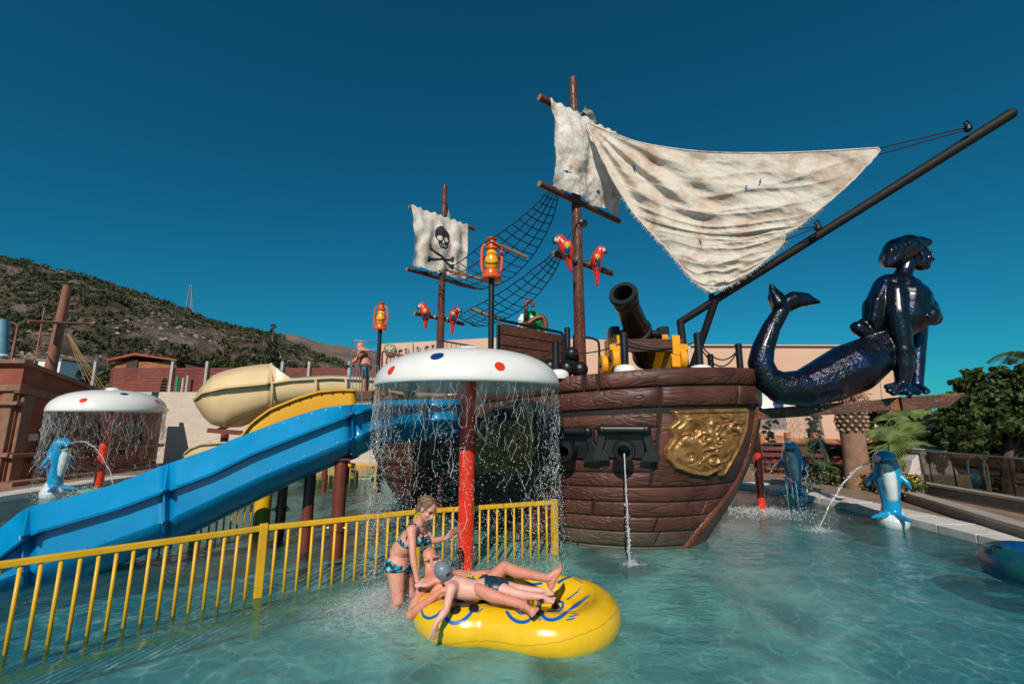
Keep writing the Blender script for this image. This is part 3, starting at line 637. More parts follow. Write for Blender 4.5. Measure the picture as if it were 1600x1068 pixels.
mPlank2 = woodmat('plank_end_wood', (.22, .08, .04), (.30, .12, .06), axis=0, scale=1.2)
mb = MB(); mb.beam(pb, pc_, .32, .19); mb.build('plank_joint', mPlank2, ship, sm=False, bevel=.012)
mb = MB(); d = (pd-pc_); sd = Vector((-d.y, d.x, 0)).normalized()*.19; up = Vector((0, 0, .1))
vs = [pc_+sd-up, pc_-sd-up, pc_-sd+up, pc_+sd+up, pc_+d*.72+sd-up, pc_+d*.72-sd-up, pd-sd+up*.9, pd+sd+up*.9, pd-sd+up*.6, pd+sd+up*.6]
mb.add(vs, [(0, 1, 2, 3), (1, 5, 8, 6, 2), (0, 3, 7, 9, 4), (3, 2, 6, 7), (0, 4, 5, 1), (4, 9, 8, 5), (6, 8, 9, 7)]); mb.build('plank_end', mPlank, ship, sm=False, bevel=.01)
c = P(1266, 636, 7.05); mb = MB()
for dx in (-.05, .05):
    for dz in (-.03, .04): mb.ball(c+Vector((dx, -.19, dz)), .02, 8, 6)
mb.build('bolt', mSteel, ship)
mb = MB(); mb.box(P(1266, 625, 7.0), (.10, .10, .24)); mb.build('mermaid_bracket', mBlack, ship, sm=False)
# ---- deck posts with white caps and hand ropes ----
posts = [((868, 536), (869, 590), 7.0, .058), ((978, 523), (977, 582), 6.55, .058), ((1090, 524), (1094, 580), 6.65, .058), ((1150, 541), (1158, 590), 7.0, .05), ((1109, 557), (1112, 585), 7.6, .05), ((886, 515), (888, 590), 8.1, .055)]
for i, (a, b, Y, r) in enumerate(posts):
    A = P(*a, Y); B = P(*b, Y); A.x = B.x; o = pole('deck_post', B-Vector((0, 0, .1)), A, r, r, mBlack, ship, 16, 3)
    mb = MB(); mb.lathe([(r, 0), (r*1.08, -.02), (r*1.08, .03), (r*.7, .045)], A, 16); mb.build('post_cap', mBlack, o)
for (px, py, Y) in ((872, 584, 6.82), (977, 577, 6.5), (1095, 577, 6.58)):
    mb = MB(); c = P(px, py, Y); mb.lathe([(.165, -.08), (.17, -.03), (.16, .02), (.12, .055), (.06, .07), (.001, .074)], c, 24); mb.build('white_dome', mWhite, ship)
def hang(a, b, sag, n=14):
    return [a.lerp(b, i/(n-1))-Vector((0, 0, sag*4*(i/(n-1))*(1-i/(n-1)))) for i in range(n)]
tops = [P(868, 545, 7.0), P(978, 532, 6.55), P(1090, 532, 6.65), P(1150, 550, 7.0)]
for i in range(3):
    mb = MB(); mb.tube(hang(tops[i], tops[i+1], .12 if i < 2 else .2), .011, 6); mb.build('hand_rope', mRope, ship)
mb = MB(); mb.tube(hang(P(1090, 535, 6.65), P(1150, 552, 7.0), .28), .011, 6); mb.build('hand_rope', mRope, ship)
mb = MB(); mb.tube(hang(P(868, 545, 7.0), P(800, 590, 7.6), .02), .011, 6); mb.build('hand_rope', mRope, ship)
# ---- planked bulwark panel behind ----
def panel(corner_px, Y0, Y1, nb, name='deck_screen'):
    (tl, tr, br, bl) = corner_px
    TL, TR, BR, BL = P(*tl, Y0), P(*tr, Y1), P(*br, Y1), P(*bl, Y0); BL.x = TL.x; BR.x = TR.x
    fr = MB(); k = .12
    pts = [BL, BL.lerp(TL, .9), TL.lerp(TR, .0)+Vector((.02, 0, -.03)), TL.lerp(TR, .04), TL.lerp(TR, .96), TR+Vector((-.02, 0, -.03)), BR.lerp(TR, .9), BR]
    fr.tube(spline(pts[:4], 10)+spline(pts[4:], 10), .026, 10); f = fr.build(name, mBlack, ship)
    for i in range(nb):
        a = i/nb; b = (i+1)/nb-.010; mb = MB(); e = .035
        q = [TL.lerp(BL, a+.04).lerp(TR.lerp(BR, a+.04), e), TL.lerp(BL, a+.04).lerp(TR.lerp(BR, a+.04), 1-e), TL.lerp(BL, b+.04).lerp(TR.lerp(BR, b+.04), 1-e), TL.lerp(BL, b+.04).lerp(TR.lerp(BR, b+.04), e)]
        n = (q[1]-q[0]).cross(q[3]-q[0]).normalized()*.02
        mb.add([x-n for x in q]+[x+n for x in q], [(0, 1, 2, 3), (7, 6, 5, 4), (0, 4, 5, 1), (1, 5, 6, 2), (2, 6, 7, 3), (3, 7, 4, 0)]); mb.build('board', mHullX, f, sm=False, bevel=.008)
    mb = MB(); dn = V(.0, .05, 0); mb.add([TL.lerp(BL, .06)+dn, TR.lerp(BR, .06)+dn, BR+dn, BL+dn], [(0, 1, 2, 3)]); mb.build('backing_sheet', mJoint, f, sm=False)
    for t in (.3, .72):
        mb = MB(); c = TL.lerp(TR, t)-Vector((0, .03, .07)); mb.ball(c, .018, 8, 6); mb.build('bolt', mSteel, f)
panel(((778, 499), (880, 520), (878, 625), (778, 625)), 7.75, 8.35, 7)
fr = MB(); a, b = P(897, 522, 8.6), P(930, 530, 8.6); fr.tube(spline([P(897, 590, 8.6), P(897, 535, 8.6), a+Vector((.02, 0, 0)), a.lerp(b, .4), b, P(936, 540, 8.6), P(936, 590, 8.6)], 20), .024, 8); fr.build('deck_rail', mBlack, ship)
# fence gates far left of the deck (steel)
mb = MB()
def railframe(pts, Y, r): mb.tube(spline([P(x, y, Y) for x, y in pts], 24), r, 8)
railframe([(597, 600), (597, 560), (599, 549), (612, 551), (640, 557)], 9.9, .022); railframe([(604, 600), (604, 565), (608, 556), (622, 556), (645, 562)], 9.9, .018)
for x in range(610, 650, 6): mb.tube([P(x, 556, 9.9), P(x, 600, 9.9)], .010, 6)
mb.build('deck_gate', mRust, ship)
mb = MB(); z = P(690, 533, 9.6).z
mb.tube([G(683, 531, z), G(740, 541, z)], .02, 6)
for i in range(9): p = G(683, 531, z).lerp(G(740, 541, z), i/8); mb.tube([p, p-Vector((0, 0, .6))], .008, 6)
mb.build('stern_rail', mSteel, ship)
# ---- water streams from the guns ----
mWat = bpy.data.materials.new('falling_water'); mWat.use_nodes = True; n = mWat.node_tree.nodes; l = mWat.node_tree.links; b = n['Principled BSDF']
b.inputs['Base Color'].default_value = (.92, .95, .96, 1); b.inputs['Roughness'].default_value = .12; b.inputs['Transmission Weight'].default_value = .45; b.inputs['IOR'].default_value = 1.33; b.inputs['Specular IOR Level'].default_value = .9
def stream(name, pts, r, label, n=26, wob=.02, seed=1, cat='water jet', split=.5):
    rg = random.Random(seed); mb = MB(); N = len(pts)
    for k in range(3):
        ph = rg.uniform(0, 6); q = [p+Vector((math.sin(i*.9+ph), math.cos(i*.7+ph), 0))*wob*(.3+i/N) for i, p in enumerate(pts)]
        mb.tube(q, [r*(.55+.45*abs(math.sin(i*1.3+ph*2)))*(1-.45*i/N) for i in range(N)], 6)
    for _ in range(n):
        i = rg.uniform(split*N, N-1); a = pts[int(i)]; mb.ball(a+Vector((rg.gauss(0, 1), rg.gauss(0, 1), rg.gauss(0, 1)))*wob*2.2, rg.uniform(.004, .011), 6, 4)
    o = mb.build(name, mWat, None, auto=False); return setp(o, label, cat)
stream('water_jet', [Vector((muz.x, muz.y-.02-.05*(i/30), muz.z-.02-(muz.z)*(i/30)**1.1)) for i in range(31)], .010, 'thin stream of water falling from the middle gun port of the ship', 60, .008, cat='water jet')
# ---- lanterns ----
def lantern(px, ytop, ybot, Y, polebot, label):
    a = P(px, ybot, Y); hgt = P(px, ytop, Y).z-a.z; t = thing('lantern_post', label, 'lantern', (a.x, a.y, polebot), 'lanterns on black poles')
    pole('pole', (a.x, a.y, polebot), a+Vector((0, 0, .04)), .052, .052, mBlack, t, 16, 3)
    h = hgt; mb = MB(); mb.lathe([(.0, 0), (.23*h, 0), (.245*h, .03*h), (.23*h, .06*h), (.20*h, .10*h), (.20*h, .19*h), (.15*h, .22*h), (.10*h, .23*h)], a, 28); mb.build('base', mOrange, t)
    mb = MB(); mb.lathe([(.09*h, .22*h), (.14*h, .28*h), (.165*h, .40*h), (.15*h, .52*h), (.105*h, .66*h), (.09*h, .70*h)], a, 24); g = mb.build('globe', mAmber, t)
    for k in range(2):
        mb = MB(); q = [a+Vector((math.cos(x)*.17*h, math.sin(x)*.17*h, (.45+.12*math.sin(x+k*math.pi))*h)) for x in [i*math.pi/8 for i in range(17)]]; mb.tube(q, .008*h, 6); mb.build('wire', mRust, g)
    mb = MB(); mb.lathe([(.10*h, .68*h), (.14*h, .71*h), (.14*h, .75*h), (.10*h, .78*h), (.09*h, .90*h), (.12*h, .93*h), (.13*h, .97*h), (.06*h, 1.0*h), (.001, 1.0*h)], a, 24); mb.build('cap', mOrange, t)
    for s_ in (-1, 1):
        mb = MB(); mb.tube(spline([a+Vector((s_*x*h, 0, z*h)) for x, z in ((.17, .15), (.215, .25), (.23, .5), (.205, .76), (.11, .86))], 16), .034*h, 10); mb.build('side_tube', mOrange, t)
    return t
lantern(768, 371, 437, 7.9, 2.1, 'large orange lantern with amber globe on a black pole above the big mushroom cap')
lantern(594, 472, 516, 11.3, 1.6, 'small distant orange lantern on a black pole beside the man on the tower')
# ---- cannonballs ----
for (px, py, Y, lb) in ((893, 553, 7.45, 'black cannonball on top of the pile beside the main mast'), (860, 573, 7.35, 'leftmost black cannonball of the pile behind the white dome'), (886, 575, 7.25, 'middle black cannonball in the front row of the pile'), (906, 577, 7.45, 'black cannonball of the pile nearest to the main mast foot')):
    mb = MB(); mb.ball(P(px, py, Y), .14 if py > 560 else .125, 24, 16); o = mb.build('cannonball', mBlack, None, auto=False); setp(o, lb, 'cannonball', 'cannonballs piled on the deck')
# slide-top toy far back on deck: bent pipe, green hood, white cone
tb = P(835, 520, 9.2); t = thing('bent_pipe', 'brown bent pipe curling over behind the planked deck screen', 'pipe', tb)
mb = MB(); mb.tube(spline([P(822, 515, 9.2), P(822, 480, 9.2), P(823, 472, 9.2), P(828, 470, 9.2), P(832, 473, 9.2), P(832, 479, 9.2)], 24), .045, 10); mb.build('pipe', mRust, t)
mb = MB(); mb.tube(spline([P(826, 505, 9.0), P(838, 497, 9.0), P(848, 496, 9.0), P(852, 504, 9.0), P(852, 515, 9.0)], 20), .06, 10); mb.build('lower_bend', mRust, t)
mG = mat('green_plastic', (.01, .33, .08), .35, coat=.2)
mb = MB(); mb.ball(P(832, 502, 9.6), (.24, .24, .26), 20, 14); mb.lathe([(.25, -.3), (.25, -.1)], P(832, 505, 9.6), 20); o = mb.build('green_hood', mG, None); setp(o, 'green domed hood peeking over the planked deck screen', 'hood')
mb = MB(); mb.lathe([(.13, -.25), (.10, .0), (.03, .12), (.001, .13)], P(816, 499, 9.6), 16); o = mb.build('white_cone', mWhite, None); setp(o, 'small white cone left of the green hood on the ship', 'cone')
# ---- deck cannon ----
cc = P(990, 560, 7.0)
can = thing('deck_cannon', 'black cannon tilted to the sky on a brown and yellow carriage on the deck', 'cannon', (cc.x, cc.y, P(990, 580, 7.0).z))
mzl = P(973, 457, 6.25); brc = P(1012, 560, 7.75); ax = (mzl-brc).normalized(); L = (mzl-brc).length
q = ax.to_track_quat('Z', 'Y').to_matrix(); r = .205
prof = [(.05, -.16), (.09, -.10), (.06, -.05), (.13, 0), (.235, .02), (.245, .12), (.225, .14), (.215, .45*L), (.235, .46*L), (.235, .49*L), (.205, .5*L), (.17, .84*L), (.185, .86*L), (.19, .88*L), (.175, .90*L), (.205, .94*L), (.215, .98*L), (.2, 1.0*L), (.14, 1.0*L), (.125, .97*L), (.12, .75*L), (.0001, .75*L)]
mb = MB(); mb.lathe(prof, brc, 36, q, cap=False); mb.build('barrel', mBlack, can)
tr_ = brc+ax*L*.42
mb = MB(); mb.tube([tr_+Vector((-.42, .0, 0)), tr_+Vector((.42, 0, 0))], .06, 14); mb.build('trunnion', mBlack, can)
zb = P(990, 580, 7.0).z
for sg, Yc in ((-1, 7.1), (1, 7.0)):
    x0 = tr_.x+sg*.40
    # side cheek, stepped like a ship's carriage
    prf = [(-.75, .02), (.45, .02), (.45, .28), (.30, .28), (.30, .44), (.12, .44), (.12, .60), (-.08, .60), (-.08, .74), (-.36, .74), (-.36, .60), (-.55, .60), (-.55, .36), (-.75, .36)]
    A = [V(x0-.05, tr_.y-a*1., zb+b) for a, b in prf]; B = [V(x0+.05, tr_.y-a, zb+b) for a, b in prf]; k = len(prf)
    mb = MB(); mb.add(A+B, [tuple(range(k)), tuple(range(2*k-1, k-1, -1))]+[(i, (i+1) % k, k+(i+1) % k, k+i) for i in range(k)]); ch = mb.build('cheek', mYel2, can, sm=False, bevel=.012)
    mb = MB(); mb.box((x0, tr_.y, tr_.z+.02), (.15, .22, .18)); mb.build('trunnion_block', mBlack, can, sm=False, bevel=.02)
    for yy in (-.42, .38):
        mb = MB(); mb.lathe([(.16, -.05), (.17, -.04), (.17, .04), (.16, .05)], V(x0+sg*.11, tr_.y+yy, zb+.16), 24, Matrix.Rotation(R(90), 3, 'Y')); w_ = mb.build('wheel', mYel2, can)
        mb = MB(); mb.lathe([(.05, -.08), (.05, .08)], V(x0+sg*.11, tr_.y+yy, zb+.16), 12, Matrix.Rotation(R(90), 3, 'Y')); mb.build('hub', mBlack, w_)
yf = tr_.y-.46
mb = MB(); mb.box((tr_.x, yf, zb+.36), (1.10, .06, .20)); mb.build('front_board', mHullX, can, sm=False, bevel=.01)
for sg in (-1, 1):
    mb = MB(); x = tr_.x+sg*.42
    mb.box((x, yf-.045, zb+.36), (.12, .035, .30)); mb.box((x+sg*.10, yf-.04, zb+.33), (.14, .03, .09)); mb.build('corner_strap', mYel2, can, sm=False, bevel=.006)
    prf = [(.0, .0), (.20, .0), (.20, .20), (.10, .18), (.03, .10)]
    mb = MB(); mb.box((x, yf-.03, zb+.12), (.16, .05, .2)); mb.build('foot', mYel2, can, sm=False, bevel=.02)
# ================= SAILS, NETS, PARROTS =================
def sailmat(name, c1, c2, c3, scale=1.6):
    m = bpy.data.materials.new(name); m.use_nodes = True; n = m.node_tree.nodes; l = m.node_tree.links; b = n['Principled BSDF']; tc = n.new('ShaderNodeTexCoord')
    n1 = n.new('ShaderNodeTexNoise'); n1.inputs['Scale'].default_value = scale; n1.inputs['Detail'].default_value = 10; n1.inputs['Roughness'].default_value = .65; n1.inputs['Distortion'].default_value = .6; l.new(tc.outputs['Object'], n1.inputs[0])
    cr = n.new('ShaderNodeValToRGB'); e = cr.color_ramp.elements; e[0].position = .33; e[0].color = (*c3, 1); e[1].position = .52; e[1].color = (*c1, 1); k = e.new(.43); k.color = (*c2, 1); l.new(n1.outputs[0], cr.inputs[0])
    mp = n.new('ShaderNodeMapping'); mp.inputs['Scale'].default_value = (5, 5, .8); l.new(tc.outputs['Object'], mp.inputs[0])
    n2 = n.new('ShaderNodeTexNoise'); n2.inputs['Scale'].default_value = 1.6; n2.inputs['Detail'].default_value = 8; l.new(mp.outputs[0], n2.inputs[0])
    r2 = n.new('ShaderNodeMapRange'); r2.inputs[1].default_value = .55; r2.inputs[2].default_value = .75; r2.inputs[4].default_value = .35; l.new(n2.outputs[0], r2.inputs[0])
    mx = n.new('ShaderNodeMix'); mx.data_type = 'RGBA'; mx.inputs[7].default_value = (*c3, 1); l.new(r2.outputs[0], mx.inputs[0]); l.new(cr.outputs[0], mx.inputs[6]); l.new(mx.outputs[2], b.inputs['Base Color'])
    b.inputs['Roughness'].default_value = .9; b.inputs['Specular IOR Level'].default_value = .1
    n3 = n.new('ShaderNodeTexNoise'); n3.inputs['Scale'].default_value = 14; n3.inputs['Detail'].default_value = 8; n3.inputs['Distortion'].default_value = 1; l.new(tc.outputs['Object'], n3.inputs[0])
    bp = n.new('ShaderNodeBump'); bp.inputs['Strength'].default_value = .55; bp.inputs['Distance'].default_value = .025; l.new(n3.outputs[0], bp.inputs['Height']); l.new(bp.outputs[0], b.inputs['Normal'])
    # thin cloth lets some light through
    tl = n.new('ShaderNodeBsdfTranslucent'); l.new(mx.outputs[2], tl.inputs[0]); ms = n.new('ShaderNodeMixShader'); ms.inputs[0].default_value = .15
    l.new(b.outputs[0], ms.inputs[1]); l.new(tl.outputs[0], ms.inputs[2]); l.new(ms.outputs[0], n['Material Output'].inputs[0])
    return m
mSail = sailmat('stained_canvas', (.74, .67, .58), (.64, .51, .42), (.48, .34, .26))
mSailW = sailmat('pale_canvas', (.82, .77, .70), (.70, .60, .52), (.44, .31, .25), 2.2)
A_ = (916, 191); tri_top = [(916, 191), (960, 209), (1010, 225), (1100, 237), (1200, 239), (1290, 236), (1372, 231)]
left = [(916, 191), (935, 236), (960, 286), (990, 333), (1022, 368), (1058, 408), (1084, 438), (1110, 457)]
right = [(1372, 231), (1371, 241), (1330, 284), (1290, 320), (1252, 351), (1226, 366), (1224, 380), (1190, 411), (1150, 440), (1116, 456)]
def lin(pts, n):
    pts = [Vector((*p, 0)) for p in pts]; return spline(pts, n)
NU, NV = 240, 200
Lc = lin(left, NV+1); Rc = lin(right, NV+1); Tc = lin(tri_top, NU+1)
def depth_of(px, py): return 7.35-(px-916)/(1372-916)*1.55+.25*math.sin((px-916)/456*math.pi)*smooth(190, 460, py)
folds = []
vv = []; keep = []
holes = [(990, 262, 4, 9, .2), (1165, 293, 2.5, 8, -.1), (1187, 283, 3, 9, -.2), (1093, 378, 4, 6, .3), (1245, 300, 0, 0, 0)]
for j in range(NV+1):
    v = j/NV; ve = v
    for i in range(NU+1):
        u = i/NU
        chord0 = Lc[0].lerp(Rc[0], u); sag0 = Tc[i]-chord0
        p = Lc[j].lerp(Rc[j], u)+sag0*(1-v)**2.2
        if v > .05: p.y += 14*math.sin(math.pi*u)*v*(1-v)*(1-v)*2.0
        if j < NV: 
            p.x += 1.6*noise.noise(Vector((v*60, 3, 0)))*(i in (0, 1))+1.6*noise.noise(Vector((v*70, 9, 0)))*(i in (NU, NU-1))
        Y = depth_of(p.x, p.y)
        # radiating + hanging folds
        dx, dy = p.x-916, p.y-191; th = math.atan2(dy, dx); rr = math.hypot(dx, dy)
        ph = v-.085*4*u*(1-u)*(1-.5*v)+.035*noise.noise(Vector((u*3.1, v*2.3, 4)))
        am = .55+.9*noise.noise(Vector((u*2.2+7, v*4.5, 1)))
        rid = lambda x: (1-abs(math.sin(x)))**1.6
        hang_ = (rid(ph*21+.8+1.3*noise.noise(Vector((u*2, v*2, 6))))*.060+rid(ph*39+2+1.5*noise.noise(Vector((u*4, v*6, 8))))*.05)*max(.15, am)*smooth(.05, .28, v)*(math.sin(math.pi*min(1, max(0, u)))**.45)
        f1 = math.sin(th*26+1.2*noise.noise(Vector((rr*.006, th*3, 0))))*.05*smooth(0, 90, rr)*smooth(330, 120, rr)
        f3 = .035*noise.fractal(Vector((p.x*.012+p.y*.004, p.y*.03-p.x*.010, 5)), 1, 2, 4); f4 = 0
        if v > .8: f3 += .03*math.sin(p.x/5.5)*smooth(.8, 1, v)
        Y += (f1-hang_+f3)*(.25+.75*smooth(0, .12, v)*smooth(1.0, .9, v))
        vv.append(P(p.x, p.y, Y)); keep.append((p.x, p.y))
W = NU+1; fs = []
for j in range(NV):
    for i in range(NU):
        cx, cy = keep[j*W+i]; bad = False
        for (hx_, hy_, hw, hh, sl_) in holes:
            if hw and abs((cx-hx_)-sl_*(cy-hy_))/max(.4, hw*(1-abs(cy-hy_)/hh) if cy < hy_+hh else .1) < .55 and abs(cy-hy_) < hh: bad = True
        if not bad: fs.append((j*W+i, j*W+i+1, (j+1)*W+i+1, (j+1)*W+i))
mb = MB(); mb.add(vv, fs); tri = mb.build('staysail', mSail, None, auto=False); setp(tri, 'huge stained triangular sail with torn holes slung between main mast and boom', 'sail', 'sails of the pirate ship')
# hem along the top and lower edges
for row_, nm in (([vv[i] for i in range(W)], 'hem'), ([vv[j*W] for j in range(NV+1)], 'hem'), ([vv[j*W+NU] for j in range(NV+1)], 'hem')):
    mb = MB(); mb.tube(row_[::3], .012, 6); mb.build(nm, mSailW, tri, auto=False)
# frayed threads on lower edges
mb = MB(); rg = random.Random(4)
for side, sg in ((0, -1), (NU, 1)):
    for k in range(240):
        j = rg.randint(int(NV*.35), NV-2); p = vv[j*W+side]; d = Vector((sg*rg.uniform(.0, .05), rg.uniform(-.02, .02), -rg.uniform(.02, .06))); mb.tube([p, p+d*.5+Vector((rg.gauss(0, .006), 0, 0)), p+d], .003, 3)
o = mb.build('frayed_threads', mSailW, tri, auto=False); o['kind'] = 'stuff'
# square topsail on the main mast
def quad_sail(name, c4, zz, m, nu, nv, fold, label, holes=(), mi=None, mats=None, bow=.0, edge=(0, 0)):
    (tl, tr, br, bl) = c4; vv = []; ij = []
    for j in range(nv+1):
        for i in range(nu+1):
            u, v = i/nu, j/nv; p = tl.lerp(tr, u).lerp(bl.lerp(br, u), v)
            n = (tr-tl).cross(bl-tl).normalized()
            d = fold(u, v); wob = edge[0]*math.sin(v*math.pi)*((1-u)**2)+edge[1]*math.sin(v*math.pi)*(u**2)
            p = p+n*d+(tr-tl).normalized()*wob+Vector((0, 0, (.02*math.sin(u*17*math.pi)*(1-v)**6)))
            if j == nv: p.z += .03*noise.noise(Vector((u*25, 1, 1)))
            vv.append(p)
    W = nu+1; fs = []; ms = []
    for j in range(nv):
        for i in range(nu):
            u, v = (i+.5)/nu, (j+.5)/nv
            if any(abs(u-a)/c+abs(v-b)/d < 1 for a, b, c, d in holes): continue
            fs.append((j*W+i, j*W+i+1, (j+1)*W+i+1, (j+1)*W+i)); ms.append(mi(u, v) if mi else 0)
    mb = MB(); mb.add(vv, fs); mb.m = ms; o = mb.build(name, mats or m, None, auto=False); return setp(o, label, 'sail', 'sails of the pirate ship')
d = (lowR-lowL); dt = (topR-topL)
def tow(p, k=.10): return p-Vector((.45, .55, 0)).normalized()*0+Vector((.05, -k, 0))
TL = topL.lerp(topR, .10); TR = topL.lerp(topR, .98); BL = lowL.lerp(lowR, .12); BR = lowL.lerp(lowR, .985)
for q_ in (TL, TR, BL, BR): q_ += Vector((.03, -.10, .0))
BL.z += .03; BR.z += .03
quad_sail('topsail', (TL, TR, BR, BL), 0, mSailW, 110, 110,
          lambda u, v: .05*math.sin(u*15+2*noise.noise(Vector((u*3, v*3, 0))))*smooth(0, .2, v)-.16*math.sin(math.pi*v)*(.4+.6*u)+.05*noise.fractal(Vector((u*5, v*4, 3)), 1, 2, 4),
          'pale square topsail with brown streaks hanging on the main mast', holes=((.16, .80, .06, .018), (.62, .86, .03, .03)), edge=(.05, -.16))
# skull flag sail on the rear mast: printed skull and crossed bones
def skull(u, v):
    x, y = (u-.52)*1.0, (v-.5)*1.0
    x *= 1.05; ink = False
    cx = x; cy = y+.08
    if (cx/.15)**2+((cy+.06)/.16)**2 < 1: ink = True
    if abs(cx) < .095 and -.02 < cy < .17 and (cx/.105)**2+((cy-.06)/.13)**2 < 1: ink = True
    for ex in (-.065, .055):
        if ((cx-ex)/.045)**2+((cy+.0)/.04)**2 < 1: ink = False
    if abs(cx+.004) < .018*(cy+.0)/.06 and .03 < cy < .075: ink = False
    if .10 < cy < .135 and abs(cx) < .07 and (abs((cx*60) % 2-1) < .45): ink = False
    for (ax_, ay, bx, by) in ((-.24, .13, .20, .34), (-.26, .33, .20, .22)):
        px_, py_ = x-ax_, y-ay; dx, dy = bx-ax_, by-ay; t = max(0, min(1, (px_*dx+py_*dy)/(dx*dx+dy*dy))); 
        if math.hypot(px_-t*dx, py_-t*dy) < .022: ink = True
        for ex, ey in ((ax_, ay), (bx, by)):
            for oy in (-.022, .022):
                if math.hypot(x-ex, y-ey-oy) < .026: ink = True
    return 1 if ink else 0
mInk = mat('black_print', (.02, .02, .022), .85, var=.3)
TL = sTL.lerp(sTR, .09); TR = sTL.lerp(sTR, .95); BL = sBL.lerp(sBR, .14); BR = sBL.lerp(sBR, .90)
for q_ in (TL, TR, BL, BR): q_ += Vector((-.06, -.24, -.02))
BL.z += .1; BR.z += .1
quad_sail('skull_sail', (TL, TR, BR, BL), 0, None, 150, 150, lambda u, v: .03*math.sin(u*22+noise.noise(Vector((u*4, v*4, 0)))*2)*smooth(0, .3, v)+.04*noise.noise(Vector((u*6, v*5, 9)))-.06*math.sin(math.pi*v),
          'small square sail printed with a black skull and crossed bones', mats=[mSailW, mInk], mi=skull, edge=(.03, -.03))
# small grey flags at the mast tops
mFlag = mat('grey_flag_cloth', (.20, .21, .21), .9, var=.6, vs=6)
for (a, b, c, Y, nm, lb) in (((911, 158), (929, 182), (928, 194), 7.85, 'pennant', 'ragged grey pennant curling behind the top of the main mast'), ((696, 312), (704, 345), (700, 352), 10.4, 'pennant', 'ragged grey pennant hanging at the top of the rear mast')):
    p0 = P(*a, Y); mb = MB(); w1_ = P(*b, Y)-p0
    mb.grid(lambda u, v: p0+w1_*u+Vector((0, .05*math.sin(u*7+v*3), -.34*v*(1-.3*u)*(Y/8)))+Vector((.04*math.sin(v*6), 0, 0)), 14, 14); o = mb.build(nm, mFlag, None, auto=False); setp(o, lb, 'flag', 'pennants at the mast tops')
# sail sheets (ropes) to the boom
def rope(a, b, r, label, sag=0, m=mRope, cat='rope', grp=None, nm='sail_rope'):
    mb = MB(); mb.tube(hang(a, b, sag, 10), r, 6); o = mb.build(nm, m, None, auto=False); return setp(o, label, cat, grp)
c0 = P(1512, 198, 5.45)
rope(P(1372, 232, depth_of(1372, 231)), P(1510, 199, 5.45), .009, 'upper thin black rope from the sail corner to the boom tip', grp='ropes tying the big sail')
rope(P(1371, 242, depth_of(1372, 241)), P(1510, 203, 5.45), .009, 'lower thin black rope from the sail corner to the boom tip', grp='ropes tying the big sail')
rope(P(1246, 358, depth_of(1246, 358)), P(1280, 353, 6.2), .009, 'short thin black rope from the right sail edge to the boom, upper one', grp='ropes tying the big sail')
rope(P(1226, 375, depth_of(1226, 375)), P(1280, 354, 6.2), .009, 'short thin black rope from the right sail edge to the boom, lower one', grp='ropes tying the big sail')
# ---- rope nets ----
def net(stations, nr, ropes, label, rung_every=1, rr=.0105):
    """stations: list of (left px,py,Y),(right px,py,Y)"""
    Ls = spline([P(*a) for a, b in stations], 60); Rs_ = spline([P(*b) for a, b in stations], 60)
    t = thing('rope_net', label, 'rope net', Ls[0], 'black rope nets between the masts')
    for k in range(ropes):
        f = k/(ropes-1); mb = MB(); mb.tube([Ls[i].lerp(Rs_[i], f)+Vector((0, 0, .02*noise.noise(Vector((i*.3, k, 0))))) for i in range(0, 60, 2)], rr, 5); mb.build('long_rope', mRope, t, auto=False)
    for q in range(1, nr):
        i = int(q*59/nr); a, b = Ls[i], Rs_[i]; w_ = (b-a).length; mb = MB(); mb.tube(hang(a, b, .05*w_+.02*random.random(), 9), rr*.9, 5); mb.build('rung', mRope, t, auto=False)
    return t
n1 = net([((858, 298, 7.0), (873, 304, 7.2)), ((826, 330, 7.2), (862, 345, 7.5)), ((790, 358, 7.5), (842, 385, 7.8)), ((750, 385, 8.0), (815, 420, 8.3)), ((712, 413, 8.9), (783, 443, 8.9)), ((680, 425, 9.6), (750, 452, 9.5)), ((660, 424, 10.1), (735, 447, 10.0))], 20, 5, 'upper black rope net from the lower main yard down to the skull sail')
n2 = net([((864, 396, 7.0), (877, 402, 7.1)), ((840, 415, 7.3), (862, 432, 7.4)), ((800, 445, 7.8), (838, 462, 8.0)), ((765, 467, 8.4), (808, 488, 8.5)), ((735, 482, 9.2), (782, 500, 9.2)), ((720, 492, 9.9), (757, 509, 9.8)), ((716, 497, 10.3), (735, 509, 10.2))], 18, 4, 'lower black rope net running from the big parrots perch to the small parrots perch')
for (a, b, t_, Y0, Y1) in (((776, 381), (823, 402), n1, 7.7, 7.9), ((692, 420), (779, 443), n1, 9.3, 9.1), ((735, 482), (782, 499), n2, 9.2, 9.2)):
    pole('spreader_bar', P(*a, Y0), P(*b, Y1), .03, .03, mat('bamboo_brown', (.30, .12, .05), .6), t_, 8, 3)
mb = MB(); mb.tube(hang(P(902, 348, 7.5), P(866, 398, 7.1), .05), .01, 5); o = mb.build('stay_rope', mRope); setp(o, 'short black rope from the main mast down to the parrots perch', 'rope')
